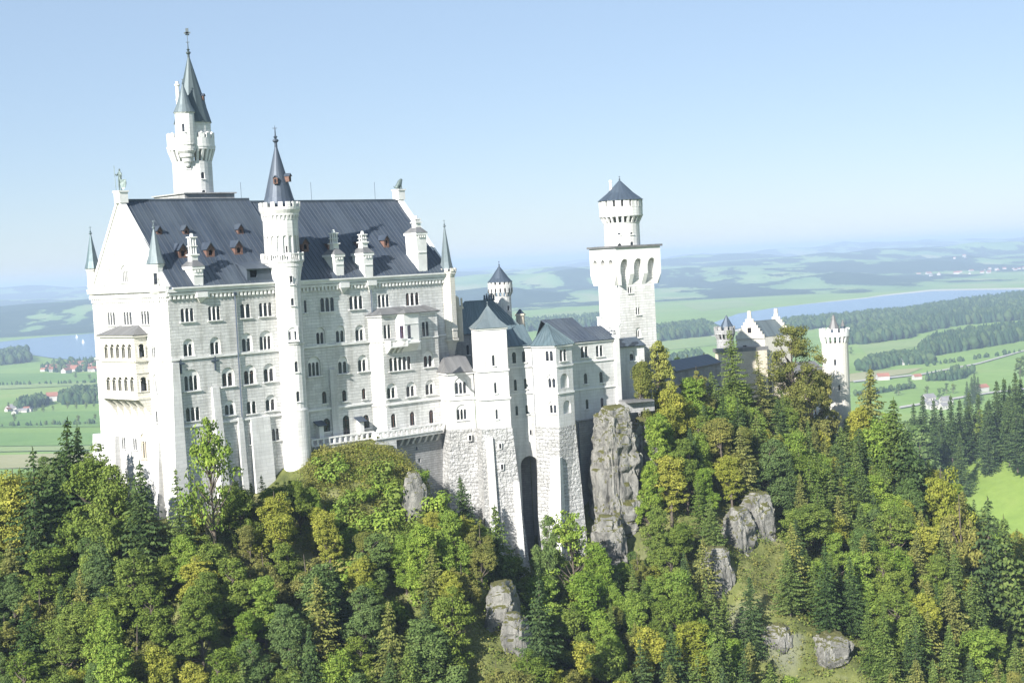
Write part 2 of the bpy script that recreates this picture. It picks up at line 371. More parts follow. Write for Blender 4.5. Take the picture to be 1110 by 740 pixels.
def meadow_mat(name, a, b_, c_, scale):
    m, nt, b = mat(name); tc = N(nt, 'ShaderNodeTexCoord')
    n = noise(nt, scale, tc.outputs['Object'], 6, .6); n2 = noise(nt, scale * 14, tc.outputs['Object'], 5, .7)
    c = ramp(nt, n, [(.35, a), (.52, b_), (.68, c_)]); c = mixc(nt, c, ramp(nt, n2, [(.3, (.86, .88, .84)), (.7, (1.1, 1.1, 1.05))]), .9, 'MULTIPLY')
    nt.links.new(c, b.inputs['Base Color']); b.inputs['Roughness'].default_value = .95; b.inputs['Specular IOR Level'].default_value = .05
    return m
MAT['floor'] = ground_mat()
MAT['meadow'] = meadow_mat('green meadow', (.18, .275, .07), (.21, .315, .085), (.25, .32, .10), .004)
MAT['hillmeadow'] = meadow_mat('hill pasture', (.15, .22, .05), (.18, .25, .06), (.21, .26, .075), .02)
MAT['field_light'] = meadow_mat('mown field', (.20, .28, .10), (.24, .31, .12), (.26, .31, .14), .006)
MAT['field_dark'] = meadow_mat('dark green field', (.13, .225, .06), (.15, .25, .07), (.17, .265, .075), .006)
MAT['field_straw'] = meadow_mat('straw field', (.30, .29, .15), (.34, .32, .18), (.36, .33, .2), .006)
MAT['gravel'] = flat('pale gravel', (.42, .40, .35), .9)
MAT['shore'] = flat('pale sandy shore', (.46, .44, .38), .9, 0, .15, .003)
def water_mat():
    m, nt, b = mat('lake water'); b.inputs['Base Color'].default_value = (.05, .12, .22, 1); b.inputs['Roughness'].default_value = .18
    tc = N(nt, 'ShaderNodeTexCoord'); bp = N(nt, 'ShaderNodeBump'); bp.inputs['Distance'].default_value = .6; bp.inputs['Strength'].default_value = .5
    nt.links.new(noise(nt, .05, tc.outputs['Object'], 4), bp.inputs['Height']); nt.links.new(bp.outputs[0], b.inputs['Normal']); return m
MAT['water'] = water_mat()

def grid_mesh(name, xs, ys, zfun, mats, mifun=None):
    X, Y = np.meshgrid(xs, ys); Z = zfun(X, Y); V = np.stack([X, Y, Z], -1).reshape(-1, 3)
    nx = len(xs); i, j = np.meshgrid(np.arange(nx - 1), np.arange(len(ys) - 1)); k = (j * nx + i).ravel()
    Fq = np.stack([k, k + 1, k + nx + 1, k + nx], -1)
    mi = None
    if mifun is not None:
        cx = V[Fq].mean(1); mi = mifun(cx)
    me = np_mesh(name, V, Fq, mats, mi); me.polygons.foreach_set('use_smooth', [True] * len(me.polygons)); return me
xs = np.concatenate([np.arange(-260, -120, 6), np.arange(-120, 190, 1.6), np.arange(190, 400, 6)])
ys = np.concatenate([np.arange(-60, 150, 8), np.arange(150, 345, 1.6), np.arange(345, 560, 8)])
o = link('castle_hill', grid_mesh('castle_hill', xs, ys, terrain, [MAT['floor']])); tag(o, kind='structure')
xs = np.arange(120, 900, 12); ys = np.arange(430, 1300, 12)
def mh(X, Y):
    z = terrain(X, Y); e = np.minimum(np.minimum(X - 120, 888 - X), np.minimum(Y - 430, 1290 - Y))
    return np.where(e < 1, -196, np.maximum(z, -190)) + 1.0
o = link('meadow_hill', grid_mesh('meadow_hill', xs, ys, mh, [MAT['hillmeadow']])); tag(o, kind='structure')

# ------------------------------------------------------------------ the plain, its fields, lakes and far hills
ZP = -188.0
b = MB(); b.face([(-30000, -3000, ZP - 1.5), (30000, -3000, ZP - 1.5), (30000, 40000, ZP - 1.5), (-30000, 40000, ZP - 1.5)])
tag(b.build('ground', 'meadow'), kind='structure')
def sheet(name, pts, m, lift):
    b = MB(); b.face([(*onz(x, y, ZP)[:2], ZP - 1.5 + lift) for x, y in pts][::-1]); return tag(b.build(name, m), kind='structure')
# left fields
sheet('field', [(-60, 404), (115, 404), (115, 417), (-60, 420)], 'field_dark', .8)
sheet('field', [(-60, 420), (115, 412), (115, 416), (-60, 424)], 'field_light', 1.2)
sheet('field', [(-60, 447), (150, 444), (150, 461), (-60, 463)], 'field_dark', .8)
sheet('field', [(-60, 468), (150, 468), (150, 481), (-60, 483)], 'field_dark', .8)
sheet('field', [(-60, 484), (150, 482), (150, 486), (-60, 490)], 'field_light', 1.2)
sheet('field', [(-60, 494), (110, 489), (110, 503), (-60, 509)], 'field_straw', .8)
# right fields
sheet('field', [(925, 362), (1010, 348), (1050, 349), (960, 368)], 'field_light', .8)
sheet('field', [(900, 407), (940, 402), (1000, 398), (985, 404), (915, 414)], 'field_straw', .8)
sheet('field', [(930, 374), (1000, 366), (1060, 359), (1075, 362), (940, 384)], 'field_light', .8)
sheet('path', [(925, 412.2), (1000, 404.2), (1060, 393.0), (1140, 370.5), (1140, 371.8), (1060, 394.2), (1000, 405.6), (925, 413.8)], 'gravel', 1.4)
sheet('road', [(975, 440), (1070, 424.5), (1130, 418), (1130, 419.4), (1070, 426.2), (975, 442)], 'gravel', 1.4)
for pts in ([(520, 322), (565, 316), (590, 322), (540, 331)], [(590, 305), (640, 300), (650, 305), (600, 312)], [(575, 341), (650, 334), (700, 336), (600, 349)],
            [(715, 368), (800, 362), (790, 372), (712, 380)], [(740, 330), (800, 325), (820, 330), (760, 337)], [(900, 292), (960, 287), (970, 293), (905, 300)]):
    sheet('field', pts, 'field_light', .8)
for pts in ([(700, 352), (760, 347), (765, 350), (700, 356)],): sheet('field', pts, 'field_straw', .8)
# lakes
def lake(name, pts, shore=True):
    if shore:
        c = np.mean(pts, 0); sp = [(c[0] + (x - c[0]) * 1.012, c[1] + (y - c[1]) * 1.12) for x, y in pts]; sheet('shore', sp, 'shore', .6)
    sheet(name, pts, 'water', 1.8)
lake('lake', [(762, 357), (770, 351), (800, 340), (840, 333.4), (880, 329), (937, 323.5), (960, 320.5), (1010, 315.5), (1060, 314.5), (1180, 313), (1180, 313.5), (1110, 319.5), (1060, 327), (1010, 335), (949, 340.5), (900, 345), (850, 347.5), (800, 356), (775, 361)])
lake('lake', [(-140, 383), (-140, 374), (0, 370.5), (40, 366), (110, 360.5), (200, 357), (200, 386), (110, 391.5), (60, 388.5), (20, 382.5)], False)

def forest_field_mat():
    m, nt, b = mat('far woods and fields'); tc = N(nt, 'ShaderNodeTexCoord')
    mp = N(nt, 'ShaderNodeMapping'); mp.inputs['Scale'].default_value = (1, .45, 1); nt.links.new(tc.outputs['Object'], mp.inputs[0])
    n = noise(nt, .0017, mp.outputs[0], 8, .62); n2 = noise(nt, .0035, mp.outputs[0], 4, .5)
    fo = ramp(nt, n, [(.50, (1, 1, 1)), (.515, (0, 0, 0))])
    fc = ramp(nt, n2, [(.35, (.14, .24, .09)), (.55, (.21, .31, .11)), (.7, (.32, .33, .17))])
    wc = ramp(nt, noise(nt, .01, tc.outputs['Object'], 5), [(.3, (.02, .045, .025)), (.7, (.04, .07, .03))])
    nt.links.new(mixc(nt, fc, wc, fo), b.inputs['Base Color']); b.inputs['Roughness'].default_value = .95; b.inputs['Specular IOR Level'].default_value = .05
    return m
MAT['farland'] = forest_field_mat()
def hillz(X, Y):
    X = np.asarray(X, float); Y = np.asarray(Y, float)
    h = np.zeros_like(X)
    h += (fbm(X, Y, 5200, 11, 4) * .5 + .45) * 55 * np.clip((Y - 5600) / 3000, 0, 1)
    h += (fbm(X, Y, 9000, 23, 3) * .5 + .5) * 70 * np.clip((Y - 9000) / 6000, 0, 1)
    # wooded ridge past the left lake, and the long ridge behind the tower
    h += np.clip(fbm(X, Y, 1900, 41, 3), 0, 2) * 38 * np.clip((Y - 5800) / 1500, 0, 1)
    a = onz(40, 352); h += bump(X, Y, a[0] - 200, 7600, 1400, 800, 62)
    h += bump(X, Y, -400, 9500, 2600, 900, 48) + bump(X, Y, 1400, 12500, 3500, 1500, 60) + bump(X, Y, -6500, 16000, 5000, 1500, 110)
    h += bump(X, Y, 7000, 19000, 5200, 1800, 150) + bump(X, Y, 1500, 24000, 9000, 2500, 60)
    e = np.clip((Y - 5600) / 900, 0, 1)
    # keep the right lake's far bank low
    return ZP - 2.5 + np.clip(h, 0, None) * e + e * 1.8
xs = np.arange(-14000, 20001, 130); ys = np.concatenate([np.arange(5550, 12000, 90), np.arange(12000, 34000, 400)])
o = link('hills', grid_mesh('hills', xs, ys, hillz, [MAT['farland']])); tag(o, kind='structure')

# haze: one closed even box of air round everything
b = MB(); b.box((0, 18500, -69), 62000, 46000, 258)
hz = b.build('haze', 'void'); tag(hz, kind='stuff')
hm = bpy.data.materials.new('valley haze'); hm.use_nodes = True; hn = hm.node_tree; hn.nodes.clear()
ho = N(hn, 'ShaderNodeOutputMaterial'); hv = N(hn, 'ShaderNodeVolumePrincipled'); hv.inputs['Color'].default_value = (.60, .77, 1.0, 1)
hv.inputs['Density'].default_value = 1.15e-4; hv.inputs['Anisotropy'].default_value = 0.0
hn.links.new(hv.outputs[0], ho.inputs['Volume']); hz.data.materials.clear(); hz.data.materials.append(hm)
# ------------------------------------------------------------------ castle builders
def P2(px, py, Y): return at(px, py, Y)[:2]
def window(root, A, B, x0, x1, yt, yb, n, hood, holes, glass='glass', trim='trim', off=0.0, square=False, name='window'):
    """one window group on the wall A-B; returns through holes the openings the wall must leave"""
    ym = (yt + yb) / 2; s0 = hit(x0, ym, A, B)[0]; s1 = hit(x1, ym, A, B)[0]; sc_ = (x0 + x1) / 2
    zt = hit(sc_, yt, A, B)[1]; zb = hit(sc_, yb, A, B)[1]
    if hood:                                               # arched shallow recess with lights at its back
        ky = min(1.0, (zt - zb) * .45 / ((s1 - s0) / 2))
        holes.append((s0, s1, zb, zt, True, .22, ky)); W = s1 - s0; m_ = .06 * W; lt = zb + (zt - zb) * .70; d0 = .22; a0, a1 = s0 + m_, s1 - m_
    else: a0, a1 = s0, s1; lt = zt; d0 = 0.0
    fr = MB(); pa = MB(); A_ = np.array(A[:2], float); B_ = np.array(B[:2], float); t = (B_ - A_) / np.linalg.norm(B_ - A_); nn = np.array([t[1], -t[0]])
    pitch = (a1 - a0) / n; lw = pitch * (.78 if n > 1 else 1.0); lh = []
    for i in range(n):
        c = a0 + pitch * (i + .5); h = (c - lw / 2, c + lw / 2, zb + (.06 if hood else 0), lt, not square, .16)
        lh.append(h)
        if not hood: holes.append(h)
    if hood: fr.wall(A, B, zb, zt + .05, lh, off=off - d0, srange=(s0 - .02, s1 + .02))
    def Q(s, z, o): p = A_ + t * s + nn * (off + o); return (p[0], p[1], z)
    d = d0 + .15
    pa.face([Q(a0 - .05, zb - .02, -d), Q(a1 + .05, zb - .02, -d), Q(a1 + .05, zt + .02, -d), Q(a0 - .05, zt + .02, -d)])
    sc2 = (s0 + s1) / 2; cc = Q(sc2, zb - .08, .06); fr.box(cc, s1 - s0 + .35, .36, .16, t)
    if n > 1:                                              # little columns between the lights
        for i in range(1, n):
            c = a0 + pitch * i; q = Q(c, 0, -d0 - .02); r = min(.10, pitch * .10)
            fr.drum(q, r, zb, r, lt - lw * .5, 6, cap=False); fr.box((q[0], q[1], lt - lw * .5), pitch * .30, .2, .14, t)
    for h in lh:                                           # glazing bars
        c = (h[0] + h[1]) / 2
        if h[1] - h[0] > .8:
            fr.box(Q(c, (h[2] + h[3]) / 2, -d0 - .10), .05, .05, h[3] - h[2] - .05, t, 1)
            fr.box(Q(c, h[3] - (h[1] - h[0]) * .55, -d0 - .101), h[1] - h[0], .05, .05, t, 1)
    f = fr.build(name, [trim, 'wood'], root); pa.build('pane', glass, f)
    return f
def course(mb, A, B, z, h, d, m=None, e=0.0):
    A = np.array(A[:2], float); B = np.array(B[:2], float); t = (B - A) / np.linalg.norm(B - A); n = np.array([t[1], -t[0]]); L = np.linalg.norm(B - A)
    c = (A + B) / 2 + n * (d / 2 - .03); mb.box((c[0], c[1], z), L + 2 * e, d + .06, h, t, m)
def corbels(mb, A, B, z, step, w, h, d, m=None, inset=.3):
    A = np.array(A[:2], float); B = np.array(B[:2], float); L = np.linalg.norm(B - A); t = (B - A) / L; n = np.array([t[1], -t[0]])
    k = max(1, int((L - 2 * inset) / step))
    for i in range(k + 1):
        c = A + t * (inset + (L - 2 * inset) * i / k) + n * (d / 2 - .02); mb.box((c[0], c[1], z), w, d, h, t, m)
def ring(c, r, n=32, ph=0): return [np.array([c[0] + r * math.cos(ph + 2 * math.pi * i / n), c[1] + r * math.sin(ph + 2 * math.pi * i / n)]) for i in range(n)]
def round_wall(root, mb, c, r, z0, z1, n, wins, glass='glass', trim='trim', ph=0.0):
    """faceted shaft with real openings. wins: (px, ytop, ybot, width m)"""
    pts = ring(c, r, n, ph); H = {}
    for px, yt, yb, wd in wins:
        d = ray(px, (yt + yb) / 2); d2 = d[:2]; a = d2 @ d2; q = d2 @ np.array(c[:2]); disc = q * q - a * (c[0] ** 2 + c[1] ** 2 - r * r)
        k = (q - math.sqrt(max(disc, 0))) / a; p = d * k; an = (math.atan2(p[1] - c[1], p[0] - c[0]) - ph) % (2 * math.pi); i = int(an / (2 * math.pi) * n) % n
        A, B = pts[i], pts[(i + 1) % n]; L = np.linalg.norm(B - A); wd = min(wd, L * .86)
        Pm = (A + B) / 2; zt = zf(yt, Pm); zb = zf(yb, Pm); hh = (L / 2 - wd / 2, L / 2 + wd / 2, zb, zt, True, .2); H.setdefault(i, []).append(hh)
        t = (B - A) / L; nn = np.array([t[1], -t[0]]); fr = MB(); pa = MB()
        q0 = Pm + nn * .05; fr.box((q0[0], q0[1], zb - .09), wd + .3, .3, .16, t)
        ql = Pm - nn * .18; e = t * (wd / 2 + .04)
        pa.face([(*(ql - e), zb - .02), (*(ql + e), zb - .02), (*(ql + e), zt + .02), (*(ql - e), zt + .02)])
        f = fr.build('window', trim, root); pa.build('pane', glass, f)
    for i in range(n):
        mb.cy = (c[0], c[1], r) if i not in H else None
        mb.wall(pts[i], pts[(i + 1) % n], z0, z1, H.get(i, ()))
    mb.cy = None
def crenels(mb, c, r, z, h, w, th, n, m=None, duty=.55):
    for i in range(n):
        a = 2 * math.pi * (i + .5) / n; t = (-math.sin(a), math.cos(a)); L = 2 * math.pi * r / n * duty
        mb.box((c[0] + (r - th / 2) * math.cos(a), c[1] + (r - th / 2) * math.sin(a), z + h / 2), L, th, h, t, m)
def ring_corbels(mb, c, r, z, h, d, n, m=None, duty=.5):
    for i in range(n):
        a = 2 * math.pi * (i + .5) / n; t = np.array((-math.sin(a), math.cos(a))); o = np.array((math.cos(a), math.sin(a))); L = 2 * math.pi * r / n * duty
        ctr = np.array(c[:2])
        p = [ctr + o * (r - .1) - t * L / 2, ctr + o * (r - .1) + t * L / 2]; q = [ctr + o * (r + d) + t * L / 2, ctr + o * (r + d) - t * L / 2]
        q0 = [ctr + o * (r + .05) + t * L / 2, ctr + o * (r + .05) - t * L / 2]
        mb.prism([p[1], p[0], q0[1], q0[0]], z, z + h, [p[1], p[0], q[1], q[0]], m)
def finial(mb, c, z, h, r=.3, m=None):
    mb.lathe(c, [(r * .5, z - .2), (r * .45, z + h * .15), (r, z + h * .24), (r * .9, z + h * .3), (r * .3, z + h * .36), (r * .7, z + h * .44), (r * .25, z + h * .5), (r * .16, z + h * .8), (0.02, z + h)], 8, m)
    mb.box((c[0], c[1], z + h * .86), r * 1.5, .08, .10, (1, 0), m); mb.box((c[0], c[1], z + h * .84), .08, r * 1.5, .09, (1, 0), m)
def roof_poly(mb, pts, m=None, th=.25):
    """a roof slope with thickness; pts ccw seen from outside"""
    P = [np.array(p, float) for p in pts]; nrm = np.cross(P[1] - P[0], P[2] - P[0])
    nrm /= np.linalg.norm(nrm)
    if nrm[2] < 0: P = P[::-1]; nrm = -nrm
    mb.face(P, m); Q = [p - nrm * th for p in P]; mb.face(Q[::-1], m)
    for i in range(len(P)): j = (i + 1) % len(P); mb.face([P[j], P[i], Q[i], Q[j]], m)
    return nrm
def seams(mb, a, b, c, d, step, m=None, w=.07, h=.09):
    """standing seams on the slope a-b (eaves) d-c (ridge)"""
    a, b, c, d = [np.array(p, float) for p in (a, b, c, d)]; L = np.linalg.norm(b - a); k = max(1, int(L / step)); nrm = np.cross(b - a, d - a); nrm /= np.linalg.norm(nrm)
    if nrm[2] < 0: nrm = -nrm
    for i in range(k + 1):
        t = i / k; mb.beam(a + (b - a) * t + nrm * h * .3, d + (c - d) * t + nrm * h * .3, w, h, m)
def pyramid(mb, pts, z, apex, over=.35, m=None, flare=0):
    c = np.mean(pts, 0); q = [c + (p - c) * (1 + over / np.linalg.norm(p - c)) for p in pts]; n = len(q)
    for i in range(n):
        a, b_ = q[i], q[(i + 1) % n]
        if flare:
            a2 = c + (a - c) * .5; b2 = c + (b_ - c) * .5; z2 = z + (apex[2] - z) * (.5 - flare)
            mb.face([(*a, z), (*b_, z), (*b2, z2), (*a2, z2)], m); mb.face([(*a2, z2), (*b2, z2), apex], m)
        else: mb.face([(*a, z), (*b_, z), apex], m)
    mb.face([(*p, z) for p in q][::-1], m)

# ================================================================== THE MAIN PALACE
SW, SE, NW, NE = C(0, 0), C(57, 0), C(0, 23), C(57, 23)
zE = zf(314.5, SW)                                           # eaves
zR = 12.1                                                    # ridge
zLed = hit(180, 390.7, SW, SE)[1]
zLow = hit(185, 464.5, SW, SE)[1]
pal = empty('palace', (*C(28, 11), -35), 'long white stone palace with steep dark roof filling the left of the castle', 'palace')
hS = []; S_ = dict(A=SW, B=SE)
def ws(x0, x1, yt, yb, n, hood=False, **k): window(pal, SW, SE, x0, x1, yt, yb, n, hood, hS, **k)
# row by row, south front
for q in [(195.5, 210.5, 334, 348.6, 3), (225.3, 239, 331.8, 347, 3), (260, 271.9, 329.4, 344.5, 2), (280.4, 295.2, 328, 342.8, 3),
          (346.8, 362.6, 322.6, 337.6, 3), (378.2, 393.6, 320.8, 335, 3), (409.3, 422.2, 319.2, 332.8, 3), (439.4, 454.6, 317.2, 330.8, 3),
          (201.2, 217, 441.3, 456, 3), (267.2, 278.2, 434.8, 448.2, 2), (269.9, 282.8, 467.2, 480.8, 2), (290, 303, 464.5, 477.5, 3)]: ws(*q)
for q in [(198.6, 210.3, 367, 386, 2), (227.6, 239.2, 365, 384, 2), (261.8, 273.6, 360.7, 381.2, 2), (281, 295.5, 358, 379, 3),
          (199, 216.4, 400, 423.4, 3), (240.2, 254.2, 397.8, 418.6, 2), (263.8, 277.5, 395.2, 416.4, 2), (285.4, 298.6, 393.6, 413.6, 2),
          (243.2, 255, 433.6, 449.8, 2), (287.6, 299.8, 427.6, 445, 2),
          (342.7, 352.4, 354.8, 373, 2), (363.8, 374.4, 352.8, 371, 2), (385, 395.6, 352, 369.3, 2),
          (333.6, 347.6, 386.2, 407.8, 3), (366.2, 377.6, 386.2, 404.8, 2), (387.8, 398.6, 384.4, 402.5, 2)]: ws(*q, hood=True)
for q in [(349.2, 354.0, 424.2, 437), (371, 375.4, 422.6, 434.8), (392.4, 396.6, 420.8, 432.5), (350.3, 358.2, 453.2, 467.6), (393.4, 400.6, 449.3, 463.8), (329.6, 332.2, 325.4, 339), (281.2, 284.6, 506.8, 510.6)]: ws(*q, 1)
ws(371.8, 379.2, 450, 471, 1, name='door')
main = MB()
# upper and lower south wall (the lower storeys step out a little); the lower part is battered
main.wall(SW, SE, -42, zE, hS)
main.wall(SE, NE, -30, zE); main.wall(NE, NW, -45, zE)
# west front
hW = []
def ww(x0, x1, yt, yb, n, hood=False, **k): window(pal, NW, SW, x0, x1, yt, yb, n, hood, hW, **k)
for q in [(116.5, 124.8, 338.6, 352.4, 3), (133.8, 143, 338.0, 351.8, 3), (152.8, 162, 337.2, 351.4, 3), (164.4, 168.4, 375.6, 387.4, 2), (131.8, 136, 473.5, 486, 2), (144.2, 148.4, 475.2, 487, 2)]: ww(*q)
ww(166.2, 170.6, 405.8, 425.4, 2, True); ww(168.8, 170.6, 445.6, 457.4, 1); ww(119, 123, 472.5, 486, 1)
ww(152.6, 158.4, 470, 497, 2, True, trim='creamtrim')
main.wall(NW, SW, -42, zE, hW)
main.build('wall', 'ashlar', pal)
# plinth of the lower storeys, battered, round the SW corner
b = MB()
def offs(pts, d):
    c = np.mean(pts, 0); out = []
    n = len(pts)
    for i in range(n):
        a, p, q = np.array(pts[i - 1]), np.array(pts[i]), np.array(pts[(i + 1) % n]); t1 = (p - a) / np.linalg.norm(p - a); t2 = (q - p) / np.linalg.norm(q - p)
        n1 = np.array([t1[1], -t1[0]]); n2 = np.array([t2[1], -t2[0]]); m_ = n1 + n2; m_ /= np.linalg.norm(m_); out.append(p + m_ * d / max(.3, m_ @ n1))
    return out
corner = [C(-.25, -.25), C(1.1, -.25), C(1.1, 1.6), C(-.25, 1.6)]
b.prism([C(-1.6, -1.1), C(1.2, -1.1), C(1.2, 1.6), C(-1.6, 1.6)], -43, zLed - .5, [C(-.15, -.5), C(1.0, -.5), C(1.0, 1.5), C(-.15, 1.5)])
b.prism([C(-1.5, 4.6), C(0.2, 4.6), C(.2, 6), C(-1.5, 6)], -43, zf(478, C(0, 5)), [C(-.35, 4.6), C(0.2, 4.6), C(.2, 6), C(-.35, 6)])
zb2 = zf(470, NW)
b.prism([C(-2.2, 17), C(.3, 17), C(.3, 24.8), C(-2.2, 24.8)], -46, zb2, [C(-.8, 17), C(.3, 17), C(.3, 24.2), C(-.8, 24.2)])
for x, yt, wd, dd in [(232.5, 419, 1.3, 2.2), (281, 452, 3.6, 1.3), (359.5, 400, 1.3, .5), (259.5, 452, .9, 1.2)]:
    s, z = hit(x, yt, SW, SE); w2 = wd / 2
    b.prism([C(s - w2 - .15, -dd), C(s + w2 + .15, -dd), C(s + w2 + .15, .2), C(s - w2 - .15, .2)], -43, z, [C(s - w2, -.35), C(s + w2, -.35), C(s + w2, .2), C(s - w2, .2)])
s, z = hit(362, 470, SW, SE)
b.build('buttress', 'smooth', pal)
# shallow projecting bay strips of the south front
b = MB()
t_ = MB()
course(t_, SW, C(40, 0), zLed, .32, .22, e=.15); course(t_, SW, C(40, 0), zLow, .30, .25)
course(t_, NW, SW, zLed, .32, .22); course(t_, NW, SW, zE + .25, .75, .55, e=.5); course(t_, NW, SW, zE - .75, .5, .35, e=.3); corbels(t_, NW, SW, zE - 1.35, .62, .28, .5, .3)
course(t_, SW, SE, zE - .15, .5, .6, e=.3); corbels(t_, SW, SE, zE - 1.15, .75, .34, .62, .34); course(t_, SW, SE, zE - .68, .36, .4)
course(t_, SE, NE, zE - .15, .5, .4); course(t_, C(40, 0), SE, zf(365, C(50, 0)), .3, .2)
t_.build('cornice', 'trim', pal)
# gables, roofs
vm = 12.6
b = MB()
hG = []
def wg(x0, x1, yt, yb, n, **k): window(pal, NW, SW, x0, x1, yt, yb, n, True, hG, **k)
wg(130.6, 139.2, 287, 306, 4)
for x, yt, yb, wd in [(129, 254, 281, 1.6), (133.6, 253, 262, 1.2), (124.5, 275, 299, 2), (140.6, 273, 280, 1.5), (118.8, 292, 313, 2), (147.6, 290, 296, 1.4), (113.5, 309, 318, 2)]:
    s, z1 = hit(x, yt, NW, SW); z0 = hit(x, yb, NW, SW)[1]; hG.append((s - .3, s + .3, z0, z1, True, .14))
Lw = 23.0
# gable wall: grid cut clipped under the rakes by building it as vertical strips
def gable(mb, A, B, z0, za, holes, ap):
    A = np.array(A, float); B = np.array(B, float); L = np.linalg.norm(B - A); t = (B - A) / L
    cs = sorted(set([0, L, ap] + [v for h in holes for v in h[:2]])); n = np.array([t[1], -t[0]])
    zr = lambda s: z0 + (za - z0) * (s / ap if s < ap else (L - s) / (L - ap))
    def P(s, z, o=0.0): p = A + t * s + n * o; return (p[0], p[1], z)
    for a, c in zip(cs, cs[1:]):
        if c - a < 1e-6: continue
        mid = (a + c) / 2; hh = sorted([h for h in holes if h[0] < mid < h[1]], key=lambda h: h[2]); zc = z0
        for h in hh:
            mb.face([P(a, zc), P(c, zc), P(c, h[2]), P(a, h[2])]); zc = h[3]
        mb.face([P(a, zc), P(c, zc), P(c, zr(c)), P(a, zr(a))])
    for h in holes:
        K = MB(); K.wall(A, B, h[2], h[3], [h], srange=(h[0], h[1]))
        mb.v_off = len(mb.v); i0 = len(mb.v); mb.v += K.v; mb.f += [tuple(i + i0 for i in f) for f in K.f]; mb.m += K.m; mb.cyl += K.cyl
        if h[5] < .2: mb.face([P(h[0], h[2], -h[5]), P(h[1], h[2], -h[5]), P(h[1], h[3], -h[5]), P(h[0], h[3], -h[5])])
gable(b, NW, SW, zE, zR + .4, hG, 23 - vm); b.build('gable', 'smooth', pal)
b = MB(); gable(b, SE, NE, zE, zR + .4, [], vm); b.build('gable', 'smooth', pal)
for A, B in ((NW, SW), (SE, NE)):                          # gable coping
    cp = MB()
    A = np.array(A); B = np.array(B); mid = A + (B - A) * ((23 - vm) / 23 if A is not None and abs(A[0] - SE[0]) > 1 else vm / 23); t = (B - A) / np.linalg.norm(B - A); n = np.array([t[1], -t[0]])
    for e in (A, B):
        q = e - n * .25; mq = mid - n * .25
        cp.beam((*q, zE + .35), (*mq, zR + .75), .95, .5)
    cp.build('coping', 'trim', pal)
def slope_pt(u, f, side=-1): return np.array([*C(u, vm + (-(vm + .7) if side < 0 else 23.5 - vm) * (1 - f)), zE + .35 + (zR - zE - .2) * f])
def onroof(px, py, e=0.0):
    a, b_, c_ = slope_pt(0, 0), slope_pt(57, 0), slope_pt(0, 1); n = np.cross(b_ - a, c_ - a); n /= np.linalg.norm(n)
    if n[2] < 0: n = -n
    d = ray(px, py); return d * (((a + n * e) @ n) / (d @ n))
r1, r2 = MB(), MB()
for mb, u0, u1, lift in ((r1, .55, 24.2, .45), (r2, 24.2, 56.6, 0.0)):
    L3 = np.array([0, 0, lift])
    for sd_ in (-1, 1):
        a, b_, c_, d_ = slope_pt(u0, 0, sd_), slope_pt(u1, 0, sd_), slope_pt(u1, 1, sd_) + L3, slope_pt(u0, 1, sd_) + L3
        roof_poly(mb, [a, b_, c_, d_]); seams(mb, a, b_, c_, d_, .92 if mb is r1 else .85, 2, w=.09)
    mb.beam(slope_pt(u0, 1) + L3, slope_pt(u1, 1) + L3, .5, .35)
    mb.beam(slope_pt(u0, 0) + [0, 0, -.12], slope_pt(u1, 0) + [0, 0, -.12], .3, .26, 1)
rf1 = r1.build('roof', ['roof', 'trim', 'seam'], pal); rf2 = r2.build('roof', ['roof', 'trim', 'seam'], pal)
# dormers
def dormer(px, py, wd, ht, parent):                         # px,py = foot of the front
    p = onroof(px, py); mb = MB(); q = p[:2] - V2 * 0.15
    A = q - U2 * wd / 2; B = q + U2 * wd / 2; back = V2 * 3.0
    mb.wall(A, B, p[2] - .3, p[2] + ht, [(wd * .28, wd * .72, p[2] + .25, p[2] + ht - .15, True, .3)])
    mb.face([(*A, p[2] - .3), (*(A), p[2] + ht), (*(A + back), p[2] + ht), (*(A + back), p[2] - .3)]); mb.face([(*B, p[2] - .3), (*(B + back), p[2] - .3), (*(B + back), p[2] + ht), (*B, p[2] + ht)])
    m_ = (A + B) / 2; za = p[2] + ht + wd * .62; mb.face([(*A, p[2] + ht), (*B, p[2] + ht), (*m_, za)])
    f = V2 * -.3; A2 = A - U2 * .22; B2 = B + U2 * .22; zz = p[2] + ht - .15
    for e in (A2, B2): roof_poly(mb, [(*(e + f), zz), (*(m_ + f), za + .12), (*(m_ + back), za + .12), (*(e + back), zz)], 1, .1)
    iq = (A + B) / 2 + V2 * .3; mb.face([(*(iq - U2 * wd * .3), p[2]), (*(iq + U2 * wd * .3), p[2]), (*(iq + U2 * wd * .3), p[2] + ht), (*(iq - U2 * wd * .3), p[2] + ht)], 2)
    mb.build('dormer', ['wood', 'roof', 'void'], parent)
for px, py, w_, h_, pr in [(172.5, 255, .9, .8, rf1), (201.5, 255, 1.0, .9, rf1), (260.5, 254.5, 1.1, 1.0, rf1), (198, 279.5, 1.5, 1.3, rf1), (228, 278.5, 1.5, 1.3, rf1), (258.5, 276, 1.5, 1.3, rf1),
                           (330.5, 272, 1.4, 1.3, rf2), (358, 270.5, 1.1, 1.2, rf2), (390, 268.5, 1.1, 1.2, rf2), (418.6, 267.5, 1.1, 1.3, rf2), (446, 263, 1.1, 1.1, rf2)]:
    dormer(px, py, w_, h_, pr)
